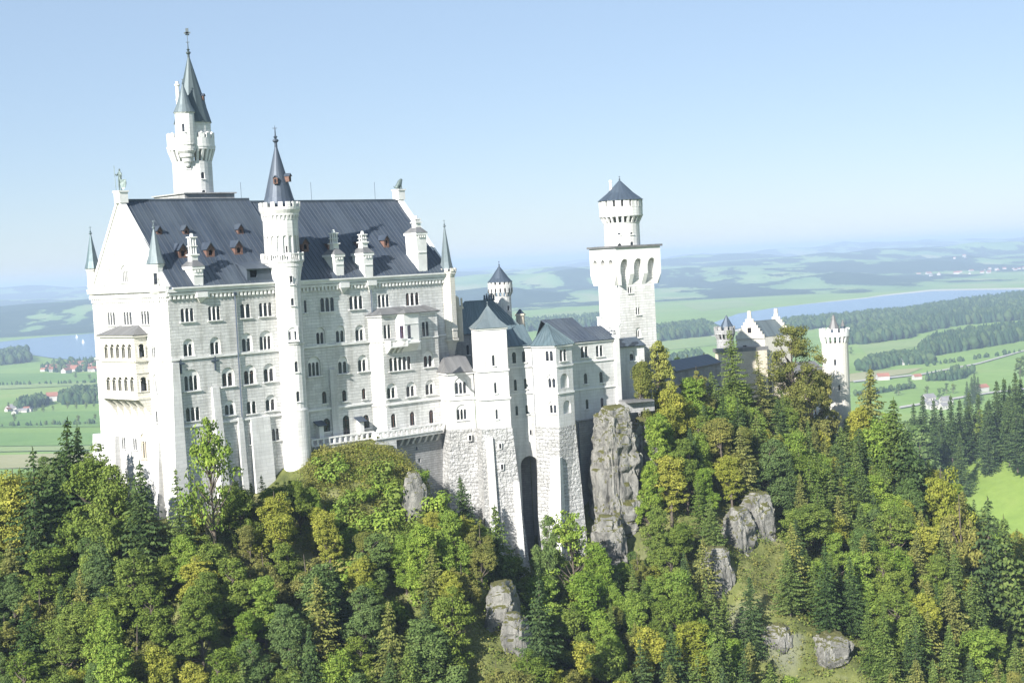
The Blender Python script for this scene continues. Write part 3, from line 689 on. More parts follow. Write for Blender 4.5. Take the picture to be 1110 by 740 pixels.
# wide metal lean-to dormer beside the stair tower
p = onroof(283, 303.5); mb = MB(); A = p[:2] - U2 * 2.6; B = p[:2] + U2 * 2.4; bk = V2 * 4.2
mb.wall(A, B, p[2] - .4, p[2] + 1.9, [(.6, 1.9, p[2] + .5, p[2] + 1.6, False, .3)]); mb.face([(*A, p[2] - .4), (*A, p[2] + 1.9), (*(A + bk), p[2] + 3.4), (*(A + bk), p[2] - .4)])
roof_poly(mb, [(*(A - U2 * .3 - V2 * .4), p[2] + 1.85), (*(B + U2 * .3 - V2 * .4), p[2] + 1.85), (*(B + U2 * .3 + bk), p[2] + 3.5), (*(A - U2 * .3 + bk), p[2] + 3.5)], 0, .15)
mb.face([(*(A + U2 * .5 + V2 * .3), p[2]), (*(A + U2 * 2.1 + V2 * .3), p[2]), (*(A + U2 * 2.1 + V2 * .3), p[2] + 1.8), (*(A + U2 * .5 + V2 * .3), p[2] + 1.8)], 1)
mb.build('dormer', ['roof', 'void'], rf1)
# white stone roof chimneys
def stack(px, yb, yt, wd, ht, kind, parent):
    s = hit(px, yb, C(0, -.2), C(57, -.2))[0] if kind == 0 else None
    p = onroof(px, yb); q = p[:2]; mb = MB(); z0 = p[2] - .5; z1 = p[2] + ht; fr = q - V2 * .4
    pts = [fr - U2 * wd / 2, fr + U2 * wd / 2, fr + U2 * wd / 2 + V2 * 3.0, fr - U2 * wd / 2 + V2 * 3.0]; ps = [fr - U2 * wd * .42, fr + U2 * wd * .42, fr + U2 * wd * .42 + V2 * 3.0, fr - U2 * wd * .42 + V2 * 3.0]
    mb.prism(ps, z0, z1 - .5, pts); mb.prism(offs(pts, .18), z1 - .5, z1 - .1)
    course(mb, ps[0], ps[1], z1 - ht * .55, .14, .12, 0); corbels(mb, ps[0], ps[1], z1 - .78, .4, .2, .35, .2, 0)
    cen = np.mean(pts, 0) - V2 * .3; zz = z1 + 1.1
    if kind != 2: pyramid(mb, pts, z1 - .1, (*cen, zz + .4), .3, 1)
    zc = zf(yt, cen)
    mb.box((*cen, (z1 + zz + .6) / 2), 1.1, 1.1, zz + .6 - z1 + .3, U2); mb.box((*cen, zz + .6), 1.5, 1.5, .22, U2)
    for i in (-1, 0, 1):
        for j in (-1, 1):
            e = cen + U2 * i * .42 + V2 * j * .3; mb.drum(e, .13, zz + .6, .13, zc - .5, 7)
    mb.box((*cen, zc - .6), 1.35, 1.1, .16, U2); mb.box((*cen, (zz + zc) / 2), 1.3, 1.05, .12, U2)
    mb.drum(cen, .32, zc - .5, .22, zc, 8)
    mb.build('chimney', ['trim', 'slate'], parent)
stack(213.8, 306.5, 253, 1.9, 2.6, 1, rf1); stack(367, 296, 249, 1.9, 3.2, 1, rf2); stack(398.5, 298, 250.5, 2.0, 3.8, 1, rf2); stack(457, 291.5, 234, 2.3, 6.4, 1, rf2)
# small bracket oriels on the wall under the chimneys
for x, y0, y1 in [(216.5, 316.5, 328), (371, 306.5, 318), (400.5, 304, 317)]:
    s, z0 = hit(x, y0, SW, SE); z1 = hit(x, y1, SW, SE)[1]
    b = MB(); b.prism([C(s - .95, -.75), C(s + .95, -.75), C(s + .95, .1), C(s - .95, .1)], z0 - .8, z0)
    b.prism([C(s - .12, -.1), C(s + .12, -.1), C(s + .12, .1), C(s - .12, .1)], z1, z0 - .82, [C(s - .85, -.65), C(s + .85, -.65), C(s + .85, .1), C(s - .85, .1)]); b.build('bracket', 'trim', pal)
# iron cross anchors
for x, y in [(195.5, 397), (232.7, 393.5)]:
    s, z = hit(x, y, SW, SE); b = MB(); b.box((*C(s, -.12), z), .22, .22, 2.2, U2); b.box((*C(s, -.121), z + .35), 1.3, .2, .22, U2); b.build('wall_anchor', 'pipe', pal)
# drainpipes
for x, yt, yb in [(253.3, 316, 505), (400.6, 306, 470)]:
    s, z1 = hit(x, yt, SW, SE); s2, z0 = hit(x + (yb - yt) * .051 + 1, yb, SW, SE); b = MB()
    b.beam((*C(s, -.25), z1), (*C(s, -.25), z0), .2, .2); b.box((*C(s, -.3), z1 - .3), .5, .4, .5, U2); b.build('drainpipe', 'pipe', pal)
# lightning rods on the ridges
for x in (262, 338, 407): b = MB(); s = hit(x, 220, C(0, vm), C(57, vm))[0]; b.beam((*C(s, vm), zR), (*C(s, vm), zR + 3.4), .07, .07); b.build('lightning_rod', 'pipe', pal)
# doorway canopies on the terrace
for x, y in [(344.5, 459), (388.2, 454.5)]:
    s, z = hit(x, y, SW, SE); b = MB(); b.box((*C(s, -.5), z - 1.3), .9, .9, 2.4, U2, 1); roof_poly(b, [(*C(s - .9, -1.4), z - .25), (*C(s + .9, -1.4), z - .25), (*C(s + .9, .05), z + .5), (*C(s - .9, .05), z + .5)], 0, .12); b.build('canopy', ['roof', 'trim'], pal)

# corner turrets
def turret(name, c, r, z0, z1, za, n, mats, wins, zc, parent=pal, cren=False):
    t = MB(); rr = MB(); ph = math.pi / n + HD
    if n <= 10: t.prism(ring(c, r, n, ph), z0, z1)
    t.prism(ring(c, .15, n, ph), zc, z0 - .9, ring(c, r * .85, n, ph)); t.prism(ring(c, r * .9, n, ph), z0 - .9, z0 - .45, ring(c, r + .2, n, ph)); t.prism(ring(c, r + .22, n, ph), z0 - .45, z0 - .1)
    t.prism(ring(c, r + .12, n, ph), z0 + (z1 - z0) * .12, z0 + (z1 - z0) * .18); t.prism(ring(c, r + .14, n, ph), z1 - .35, z1 - .02)
    if cren: t.prism(ring(c, r + .3, n, ph), z1, z1 + .45); crenels(t, c, r + .3, z1 + .45, .55, .4, .25, 10)
    o = t.build(name, mats[0], parent)
    r_ = (r + .35) if not cren else r * .96; zz = z1 + (.45 if cren else 0); rings = [(r_, zz), (r_ * .72, zz + (za - zz) * .22), (r_ * .1, za)]
    for (a0, h0), (a1, h1) in zip(rings, rings[1:]): rr.prism(ring(c, a0, n, ph), h0, h1, ring(c, a1, n, ph), top=False, bot=(h0 == zz))
    finial(rr, c, za - .1, 1.6, .28); rr.build('roof', mats[1], o)
    for px, yt, yb, wd in wins:
        Z1, Z0 = zf(yt, c), zf(yb, c); q = np.array(c) + (-np.array(c) / np.linalg.norm(c)) * (r * .93); tt = np.array([q[1], -q[0]]); tt = np.array([-1, 0])
        d = ray(px, yt)[:2]; d = d / np.linalg.norm(d); e = np.array([d[1], -d[0]]); dx = (px - proj((*c, (Z1 + Z0) / 2))[0]) * c[1] / F; q = np.array(c) - d * (math.sqrt(max(.05, (r * .97) ** 2 - dx * dx)) + .02) + e * dx
        w_ = MB(); w_.box((*q, (Z0 + Z1) / 2), wd + .2, .12, Z1 - Z0 + .2, e); f = w_.build('window', mats[2], o); p_ = MB(); qq = q - d * .03; p_.box((*qq, (Z0 + Z1) / 2), wd, .12, Z1 - Z0, e); p_.build('pane', 'glass', f)
    return o
cSW = C(.1, 2.9); cNW = C(.4, 22.9); cSE = C(56.7, .3)
turret('corner_turret', cSW, 1.15, zf(312, cSW), zf(286, cSW), zf(249, cSW), 8, ('smooth', 'verdigris', 'trim'), [(168.5, 296, 308, .5)], zf(337, cSW))
turret('corner_turret', cNW, .95, zf(313, cNW), zf(291, cNW), zf(255, cNW), 8, ('pale', 'copper', 'trim'), [], zf(331, cNW))
o = turret('corner_turret', cSE, 1.45, zf(366, cSE), zf(297, cSE), zf(247, cSE), 8, ('pale', 'verdigris', 'trim'), [(477.2, 316, 327.5, .5), (479.4, 350, 362.5, .5)], zf(398, cSE), cren=True)
b = MB(); b.prism(ring(C(56.9, .5), 1.0, 8, HD), zf(330, cSE), zf(329, cSE)); 
# statue plinths on the gable tops
for u in (.3, 56.7):
    b = MB(); b.box((*C(u, vm - .3), zR + 1.0), 1.5, 1.7, 1.7, U2); b.box((*C(u, vm - .3), zR + 1.95), 1.8, 2.0, .25, U2); b.build('plinth', 'trim', pal)

# two storey loggia on the west front
lg = MB(); zt = zf(363, C(-1, 9)); 
vL = hit(108.5, 372, C(-2.2, 23), C(-2.2, 0)); vR = hit(145.5, 372, C(-2.2, 23), C(-2.2, 0))
va = 23 - vL[0]; vb = 23 - vR[0]
FA, FB = C(-2.2, va), C(-2.2, vb); SB = C(0, vb); NA = C(0, va)
hF, hB = [], []
lo = []
def arches(A, B, xs_, yt, yb, H, w_):
    for x in xs_:
        s, z1 = hit(x, yt, A, B); z0 = hit(x, yb, A, B)[1]; H.append((s - w_ / 2, s + w_ / 2, z0, z1, True, .35))
arches(FA, FB, [115.1, 121.3, 127.4, 133.7, 140.2], 373, 388.2, hF, 1.15)
arches(FA, FB, [117.4, 123.8, 130.0, 136.5, 143.0], 408.3, 424.6, hF, 1.15)
arches(FB, SB, [153.0], 372.6, 387, hB, 1.1); arches(FB, SB, [155.3], 408.3, 425, hB, 1.2)
z1 = zf(363, FB); z0 = zf(433, FB); zm = zf(391, FB)
lg.wall(FA, FB, z0, z1, hF); lg.wall(FB, SB, z0, z1, hB); lg.wall(NA, FA, z0, z1)
lg.face([(*NA, z0), (*FA, z0), (*FB, z0), (*SB, z0)][::-1]); lg.face([(*NA, zm), (*FA, zm), (*FB, zm), (*SB, zm)]); lg.face([(*NA, zm - .3), (*FA, zm - .3), (*FB, zm - .3), (*SB, zm - .3)][::-1])
for A, B in ((FA, FB), (FB, SB), (NA, FA)):
    course(lg, A, B, zm, .35, .25, e=.1); course(lg, A, B, zm - 1.9, .2, .12); course(lg, A, B, z0 + .12, .35, .3, e=.1); course(lg, A, B, z1 - .15, .4, .35, e=.2); course(lg, A, B, z0 + 1.15, .16, .1)
for H, A, B in ((hF, FA, FB), (hB, FB, SB)):
    A = np.array(A); B = np.array(B); t = (B - A) / np.linalg.norm(B - A); n = np.array([t[1], -t[0]])
    for h in H:
        for s in (h[0] - .02, h[1] + .02):
            q = A + t * s + n * .06; lg.drum(q, .11, h[2], .11, h[3] - .55, 6, cap=False); lg.box((*q, h[3] - .5), .32, .26, .16, t)
for i in range(6):                                            # curved brackets underneath
    s = va + (vb - va) * i / 5
    for k, (d0, zz0, d1, zz1) in enumerate([(0, z0 - 3.2, .5, z0 - 2.0), (.5, z0 - 2.0, 1.3, z0 - .9), (1.3, z0 - .9, 2.2, z0 - .02)]):
        o0, o1 = C(0, s - .22), C(0, s + .22)
        lg.prism([C(-d0 - .02, s + .22), C(-d0 - .02, s - .22), C(0.1, s - .22), C(0.1, s + .22)], zz0, zz1, [C(-d1, s + .22), C(-d1, s - .22), C(.1, s - .22), C(.1, s + .22)])
lgo = lg.build('loggia', 'pale', pal)
for ya, yb_ in ((373.5, 389), (408.8, 425.5)):              # dark panels added behind the two open storeys, shading the arches by colour
    g0_, g1_ = zf(yb_, FB), zf(ya, FB); b = MB(); b.face([(*C(-.06, va - .5), g0_), (*C(-.06, vb + .5), g0_), (*C(-.06, vb + .5), g1_), (*C(-.06, va - .5), g1_)]); b.build('shade_panel', 'glass', lgo)
b = MB(); za = zf(352.5, C(0, 9)); e = .45
pts = [C(-2.2 - e, va + e), C(-2.2 - e, vb - e), C(-.05, vb - e), C(-.05, va + e)]; T = [C(-.05, vb + 2.0), C(-.05, va - 2.6)]
roof_poly(b, [(*pts[0], z1), (*pts[1], z1), (*T[0], za), (*T[1], za)], 0, .15); roof_poly(b, [(*pts[1], z1), (*pts[2], z1), (*T[0], za)], 0, .15); roof_poly(b, [(*pts[3], z1), (*pts[0], z1), (*T[1], za)], 0, .15)
b.build('roof', 'slate', lgo)

# projecting block at the east end of the south front (with oriel, balcony and its own low roof)
BW, BE = P2(408.5, 345, 246.5), None
sBW = hit(401, 400, SW, SE)[0]; pv = -2.3
BA, BB = C(sBW + .1, 0), C(sBW + 1.2, pv)                       # west return
sBE = hit(474.5, 360, C(0, pv), C(60, pv))[0]; BC = C(sBE, pv); BD = C(sBE, 0)
hE = []
def wb(*q, **k): window(pal, BB, BC, *q, hE, **k)
for q in [(415.6, 423.8, 351.8, 366.8, 2, False), (457.2, 465, 348.6, 364.4, 2, False), (421.6, 445.6, 386.8, 401.2, 5, False), (459, 470.2, 380.2, 397.6, 2, True), (419.2, 430.2, 415.2, 431.6, 2, True),
          (440.2, 451, 413.6, 429.6, 2, True), (461, 471.4, 411.6, 427.4, 2, True), (424, 429.3, 448.2, 463, 1, False), (444.4, 449.8, 446, 460.8, 1, False), (465.2, 470.2, 444, 458.4, 1, False)]: wb(*q)
b = MB(); zBt = zf(341.5, BB)
b.wall(BB, BC, -46, zBt, hE); b.wall(BA, BB, -46, zBt); b.wall(BC, BD, -46, zBt)
bay = b.build('projecting_bay', 'ashlar', pal)
b = MB()
for A, B in ((BA, BB), (BB, BC), (BC, BD)):
    course(b, A, B, zBt - .1, .4, .35, e=.2); course(b, A, B, zf(370, BB), .22, .15); course(b, A, B, zf(439, BB), .28, .25)
b.build('cornice', 'trim', bay)
b = MB(); zk = zf(333.5, C(sBW + 4, 0)); e = .5
q = [C(sBW - .5, -.02), C(sBW + .9, pv - e), C(sBE + e, pv - e), C(sBE + e, -.02)]
k1, k2 = C(sBW + 2.6, -.02), C(sBE - .8, -.02)
# oriel
OA = hit(430.5, 355, BB, BC)[0]; OB = hit(447.5, 355, BB, BC)[0]; tB = (BC - BB) / np.linalg.norm(BC - BB); nB = np.array([tB[1], -tB[0]])
o1, o2, o3, o4 = BB + tB * (OA - .3), BB + tB * (OA + .5) + nB * 1.3, BB + tB * (OB + .2) + nB * 1.3, BB + tB * (OB + 1.6)
zo0 = zf(374, BB); zo1 = zBt
ob = MB(); hO, hO2 = [], []
window(pal, o2, o3, 434.2, 438.2, 353, 366.6, 1, False, hO, glass='purple'); window(pal, o3, o4, 442.8, 446.2, 352.4, 366.6, 1, False, hO2, glass='purple')
ob.wall(o1, o2, zo0, zo1); ob.wall(o2, o3, zo0, zo1, hO); ob.wall(o3, o4, zo0, zo1, hO2)
ob.prism([o1 * .3 + o4 * .7 + nB * .1, o1 * .2 + o4 * .8 + nB * .1, o4, o1], zo0 - 1.4, zo0, [o2, o3, o4, o1])
for A, B in ((o1, o2), (o2, o3), (o3, o4)): course(ob, A, B, zo0 + .1, .3, .15); course(ob, A, B, zo1 - 1.8, .12, .08)
ob.build('oriel', 'trim', pal)
rb = MB()
roof_poly(rb, [(*q[0], zBt + .05), (*q[1], zBt + .05), (*k1, zk)], 0, .15); roof_poly(rb, [(*q[1], zBt + .05), (*q[2], zBt + .05), (*k2, zk), (*k1, zk)], 0, .15); roof_poly(rb, [(*q[2], zBt + .05), (*q[3], zBt + .05), (*k2, zk)], 0, .15)
mo = (o2 + o3) / 2 + nB * .5
roof_poly(rb, [(*(o1 + nB * .5), zBt + .1), (*(o2 + nB * .45), zBt + .1), (*(BB + tB * (OA + OB) / 2), zk - .4)], 0, .1); roof_poly(rb, [(*(o2 + nB * .45), zBt + .1), (*(o3 + nB * .45 + tB * .3), zBt + .1), (*(BB + tB * (OA + OB) / 2), zk - .4)], 0, .1); roof_poly(rb, [(*(o3 + nB * .45 + tB * .3), zBt + .1), (*(o4 + nB * .5), zBt + .1), (*(BB + tB * (OA + OB) / 2), zk - .4)], 0, .1)
rb.build('roof', 'slate', bay)
# balcony of the block
bl = MB(); s0 = hit(417.5, 372, BB, BC)[0]; s1 = hit(436, 372, BB, BC)[0]; z0 = zf(376, BB + nB); z1 = zf(369, BB + nB)
c0 = BB + tB * (s0 + s1) / 2 + nB * .75
bl.box((*c0, z0 - .1), s1 - s0, 1.5, .22, tB)
for d in range(int((s1 - s0) / .28) + 1):
    p = BB + tB * (s0 + .1 + d * .28) + nB * 1.4; bl.drum(p, .07, z0, .07, z1 - .12, 5, cap=False)
bl.box((*(BB + tB * (s0 + s1) / 2 + nB * 1.4), z1 - .08), s1 - s0, .22, .18, tB)
for s in (s0, s1): bl.box((*(BB + tB * s + nB * .75), (z0 + z1) / 2), .25, 1.5, z1 - z0, tB)
for s in np.linspace(s0 + .3, s1 - .3, 4):
    a = BB + tB * (s - .18); c = BB + tB * (s + .18); bl.prism([a + nB * .2, c + nB * .2, c, a], z0 - 1.2, z0 - .22, [a + nB * 1.3, c + nB * 1.3, c, a])
bl.build('balcony', 'trim', pal)
# ================================================================== TERRACE with balustrade under the palace
ter = empty('terrace', (*C(45, -2), -35), 'stone terrace with white balustrade running along the foot of the palace', 'terrace')
tp = [(338, 480.5, 232.5), (372, 474.5, 240.0), (405, 472.5, 243.0)]
TA = C(hit(338, 478, C(0, -1.5), C(60, -1.5))[0], -1.5); TB_ = C(hit(404, 474, C(0, -1.9), C(60, -1.9))[0], -1.9)
TC = C(hit(407, 474, C(0, -4.2), C(60, -4.2))[0], -4.2); TD = C(hit(479.5, 462, C(0, -4.2), C(60, -4.2))[0], -4.2); TDb = C(hit(479.5, 462, C(0, -4.2), C(60, -4.2))[0], -1.0); TAb = C(hit(338, 478, C(0, -1.5), C(60, -1.5))[0], .1)
zT = zf(482.5, TA) ; zT2 = zf(477, TC); zTd = zf(467.5, TD); zt0 = zT2
def balustrade(mb, A, B, z, h=1.25, step=1.15):
    A = np.array(A, float); B = np.array(B, float); L = np.linalg.norm(B - A); t = (B - A) / L; k = max(1, round(L / step))
    m_ = (A + B) / 2; mb.box((*m_, z + h - .1), L, .4, .2, t); mb.box((*m_, z + .08), L, .38, .22, t)
    for i in range(k + 1): p = A + t * L * i / k; mb.box((*p, z + h / 2), .34, .33, h - .05, t)
b = MB(); balustrade(b, TA, TB_, zT2 + .05); balustrade(b, TC, TD, zT2 + .05); balustrade(b, TB_, TC, zT2 + .05, step=.8); b.build('balustrade', 'trim', ter)
b = MB()
b.prism([TA, TB_, C(40, .05), TAb], zT2 - 7, zT2)
b.prism([TC, TD, TDb, C(40.5, -1)], zT2 - .5, zT2 - .004)
for i in range(11):                                           # brackets carrying the walk
    f = (i + .5) / 11; p = TC + (TD - TC) * f
    if f > .32:
        q_ = C(0, 0); b.prism([p - U2 * .25 + V2 * .9, p + U2 * .25 + V2 * .9, p + U2 * .25 + V2 * 1.6, p - U2 * .25 + V2 * 1.6], zT2 - 1.7, zT2 - .5, [p - U2 * .25, p + U2 * .25, p + U2 * .25 + V2 * 1.6, p - U2 * .25 + V2 * 1.6])
i0 = TC + (TD - TC) * .3
b.prism([TC, i0, i0 + V2 * 2, TC + V2 * 2], zT2 - 6, zT2 - .52)
b.build('deck', 'ashlar', ter)
b = MB(); hh = []
A, B = C(40, -2.75), C(60, -2.75)
for x, yt, yb in [(451, 484, 488), (454.5, 496.5, 501)]:
    s, z1 = hit(x, yt, A, B); z0 = hit(x, yb, A, B)[1]; hh.append((s - .3, s + .3, z0, z1, False, .4))
b.wall(A, B, -50, zT2 - .6, hh); b.prism([C(41, -2.2), C(59, -2.2), C(59, -.5), C(41, -.5)], -50, zT2 - .7, m=1)
b.build('retaining_wall', ['greystone', 'void'], ter)

# ================================================================== ROUND STAIR TOWER on the south front
stw = empty('stair_tower', (*C(21, -1.2), -42), 'slim round white stair tower with pointed slate cone rising in front of the palace', 'tower')
s = hit(318.6, 420, C(0, -1.3), C(60, -1.3))[0]; cs_ = C(s, -1.2); cu = P2(304.4, 250, 0.1 + C(s, 0)[1] + .6)
mpx = cs_[1] / F
b = MB()
zb0 = -44; zl = zf(444, cs_); zm2 = zf(372, cs_)
b.drum(cs_, 2.5, zb0, 2.16, zl, 36, cap=False); b.drum(cs_, 2.2, zl, 2.05, zl + .35, 36)
round_wall(stw, b, cs_, 2.02, zl + .3, zf(308, cs_), 20, [(315.2, 299, 308, .5), (316.3, 323.2, 331, .5), (320.8, 391.6, 403, .62), (322.8, 424, 435, .62)])
b.drum(cs_, 2.12, zm2 - .2, 2.2, zm2 + .1, 36)
# corbelled transition to the wider head
z_c0 = zf(312, cs_); z_c1 = zf(284, cu); cmid = (cs_ + cu) / 2
K = 6
for i in range(K):
    f0, f1 = i / K, (i + 1) / K; a = cs_ + (cu - cs_) * f0; c = cs_ + (cu - cs_) * f1; r_0 = 2.02 + (3.3 - 2.02) * f0 ** 1.3; r_1 = 2.02 + (3.3 - 2.02) * f1 ** 1.3
    b.prism(ring(a, r_0, 36), z_c0 + (z_c1 - z_c0) * f0, z_c0 + (z_c1 - z_c0) * f1, ring(c, r_1, 36)); 
    if i > 3: b.prism(ring(c, r_1 + .1, 36), z_c0 + (z_c1 - z_c0) * f1 - .12, z_c0 + (z_c1 - z_c0) * f1 + .02)
zg0 = zf(283, cu); zg1 = zf(275, cu)
b.drum(cu, 3.45, z_c1, 3.45, z_c1 + .25, 36)
sh = b.build('shaft', 'smooth', stw, smooth=False)
b = MB()
for i in range(56):
    a = 2 * math.pi * i / 56; p = (cu[0] + 3.35 * math.cos(a), cu[1] + 3.35 * math.sin(a)); b.drum(p, .07, z_c1 + .25, .07, zg1 - .15, 5, cap=False)
for i in range(12):
    a = 2 * math.pi * i / 12; p = (cu[0] + 3.33 * math.cos(a), cu[1] + 3.33 * math.sin(a)); b.box((*p, (z_c1 + zg1) / 2 + .1), .3, .3, zg1 - z_c1, (math.cos(a), math.sin(a)))
b.lathe(cu, [(3.2, zg1 - .17), (3.48, zg1 - .17), (3.48, zg1), (3.2, zg1), (3.2, zg1 - .17)], 36)
b.build('gallery_railing', 'trim', stw)
b = MB(); zd1 = zf(233, cu); za0 = zf(274.5, cu); za1 = zf(256, cu)
n = 18; pts = ring(cu, 2.82, n)
H = {}
for i in range(0, n): 
    L = np.linalg.norm(pts[0] - pts[1])
    H[i] = [(L * .16, L * .84, z_c1 + .5, za1, True, .22)]
for i in range(n): b.wall(pts[i], pts[(i + 1) % n], z_c1, zd1, H[i]); 
rr_ = ring(cu, 2.62, n)
b.prism(rr_, z_c1, zd1 - .1)
ring_corbels(b, cu, 2.8, zd1 - .9, .75, .22, 28); b.drum(cu, 3.02, zd1 - .15, 3.02, zd1 + .15, 36); b.drum(cu, 3.0, zd1 + .15, 3.3, zf(228, cu), 36); b.drum(cu, 3.3, zf(228, cu), 3.3, zf(225, cu), 36); crenels(b, cu, 3.3, zf(225.3, cu), .85, .5, .35, 16)
b.build('head', 'smooth', stw)
d = MB()
for px, yt, yb in [(311.6, 266, 273.6), (299, 266, 273.6)]:
    dd = ray(px, 270)[:2]; dd /= np.linalg.norm(dd); e = np.array([dd[1], -dd[0]]); dx = (px - proj((*cu, zf(270, cu)))[0]) * cu[1] / F; q = cu - dd * math.sqrt(2.63 ** 2 - dx * dx) + e * dx
    nrm = (q - cu) / np.linalg.norm(q - cu); ta = np.array([-nrm[1], nrm[0]]); 
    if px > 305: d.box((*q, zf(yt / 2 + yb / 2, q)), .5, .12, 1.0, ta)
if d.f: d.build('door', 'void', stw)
# bifora with hood halfway up
fr = MB(); q = None; dd = ray(317.5, 362)[:2]; dd /= np.linalg.norm(dd); e = np.array([dd[1], -dd[0]]); dx = (317.2 - proj((*cs_, zf(362, cs_)))[0]) * cs_[1] / F
q = cs_ - dd * math.sqrt(2.02 ** 2 - dx * dx) + e * dx; nrm = (q - cs_) / np.linalg.norm(q - cs_); ta = np.array([-nrm[1], nrm[0]]); A = q - ta * .85 + nrm * .12; B = q + ta * .85 + nrm * .12
if (np.array([(B - A)[1], -(B - A)[0]]) @ nrm) < 0: A, B = B, A
za_, zb_ = zf(354.5, q), zf(369, q); Lh = 1.7
fr.wall(A, B, zb_, za_, [(.12, Lh - .12, zb_ + .05, za_ - .1, True, .15, .9)]); fr.wall(A - nrm * .1, B - nrm * .1, zb_, za_ - .3, [(.25, .75, zb_ + .1, zb_ + 1.5, True, .2), (.95, 1.45, zb_ + .1, zb_ + 1.5, True, .2)])
t2 = (B - A) / Lh; 
for P_ in (A, B): fr.box((*(P_ - nrm * .4), (za_ + zb_) / 2), .1, .9, za_ - zb_, t2)
fr.box((*((A + B) / 2 - nrm * .4), za_ + .03), Lh + .15, .95, .12, t2); fr.box((*((A + B) / 2), zb_ - .1), Lh + .3, .5, .22, t2)
f = fr.build('window', 'trim', stw); p_ = MB(); 
for c in (.5, 1.2): q2 = A + t2 * c - nrm * .2; p_.box((*q2, zb_ + .8), .55, .06, 1.45, t2)
p_.build('pane', 'glass', f)
b = MB(); zcb = zf(223.5, cu); zca = zf(157, cu); b.lathe(cu, [(2.75, zcb), (2.3, zcb + (zca - zcb) * .14), (.12, zca)], 20); b.drum(cu, 2.75, zcb - .1, 2.75, zcb, 20, cap=True); finial(b, cu, zca - .2, 3.3, .5)
cone = b.build('roof', 'roof', stw)
def cone_dormer(c, r, px, yb_, parent, sz=.7):
    dd = ray(px, yb_)[:2]; dd /= np.linalg.norm(dd); e = np.array([dd[1], -dd[0]]); z = zf(yb_, c); dx = (px - proj((*c, z))[0]) * c[1] / F
    dx = max(-r * .92, min(r * .92, dx)); q = np.array(c) - dd * math.sqrt(r * r - dx * dx) + e * dx; nrm = (q - c) / np.linalg.norm(q - c); ta = np.array([-nrm[1], nrm[0]]); m_ = MB()
    m_.box((*(q - nrm * .3), z + sz * .7), sz, 1.1, sz * 1.4, ta); o_ = q + nrm * .27; m_.box((*o_, z + sz * .65), sz * .45, .04, sz * .9, ta, 2)
    for sg in (-1, 1): roof_poly(m_, [(*(q + nrm * .4 + ta * sg * sz * .65), z + sz * 1.3), (*(q + nrm * .4), z + sz * 1.95), (*(q - nrm * .9), z + sz * 1.95), (*(q - nrm * .9 + ta * sg * sz * .65), z + sz * 1.3)], 1, .08)
    m_.build('dormer', ['wood', 'roof', 'void'], parent)
cone_dormer(cu, 2.0, 299, 200, cone); cone_dormer(cu, 2.0, 313, 198, cone)

# ================================================================== TALL TOWER behind the palace
tt = empty('tall_tower', (*P2(212, 300, 262), -10), 'tallest round white tower with green grey spire and side turret behind the palace roof', 'tower')
Yt = 262.0; ct = P2(210.6, 215, Yt); k = Yt / F
z = lambda y: zf(y, ct)
b = MB()
b.prism([ct + U2 * a * 4.9 + V2 * c * 4.9 for a, c in ((-1, -1), (1, -1), (1, 1), (-1, 1))], z(300), z(212)); b.prism([ct + U2 * a * 5.2 + V2 * c * 5.2 for a, c in ((-1, -1), (1, -1), (1, 1), (-1, 1))], z(212), z(210.6))
b.build('platform', 'greystone', tt)
b = MB(); round_wall(tt, b, ct, 3.35, z(214), z(176), 26, [(219.6, 186.5, 193.5, .75), (221, 206, 212, .75), (205.4, 176.5, 182.5, .7), (233, 206, 212, .5)])
sh = b.build('shaft', 'smooth', tt)
b = MB(); ring_corbels(b, ct, 3.3, z(176), z(163) - z(176), .75, 26); b.drum(ct, 4.05, z(163.5), 4.05, z(161), 36)
b.drum(ct, 4.12, z(161), 4.12, z(159.2), 36); b.lathe(ct, [(4.0, z(159.3)), (4.0, z(151)), (3.65, z(151)), (3.65, z(159.3))], 36); crenels(b, ct, 4.0, z(151.2), z(145.8) - z(151.2), .5, .35, 18, duty=.66)
for i in range(18):
    a = 2 * math.pi * (i + .5) / 18; p = ct + np.array([math.cos(a), math.sin(a)]) * 3.82; b.drum(p, .30, z(146), .1, z(144.6), 8)
b.build('parapet', 'trim', tt)
cu2 = P2(209.2, 140, Yt); b = MB(); b.drum(cu2, 3.0, z(161), 3.0, z(134), 32); b.drum(cu2, 3.1, z(134.8), 3.15, z(133.4), 32); b.build('drum', 'smooth', tt)
b = MB(); zz = [z(134), z(118), z(105), z(62)]; b.lathe(cu2, [(3.25, zz[0]), (2.55, zz[1]), (2.15, zz[2]), (2.02, zz[2]), (.16, zz[3])], 12); b.drum(cu2, 3.25, zz[0] - .05, 3.25, zz[0], 12)
finial(b, cu2, z(62.5), z(43) - z(62), .42); ctop = np.array(cu2)
b.beam((*ctop, z(46)), (*ctop, z(31)), .09, .09); b.box((*ctop, z(36)), 1.1, .1, .28, (1, 0)); b.box((*ctop, z(34.2)), .5, .1, 1.0, (1, 0)); b.box((*ctop, z(38)), .7, .1, .2, (.8, .6))
sp = b.build('spire', 'conegrey', tt)
cone_dormer(cu2, 2.1, 222, 110, sp, .6)
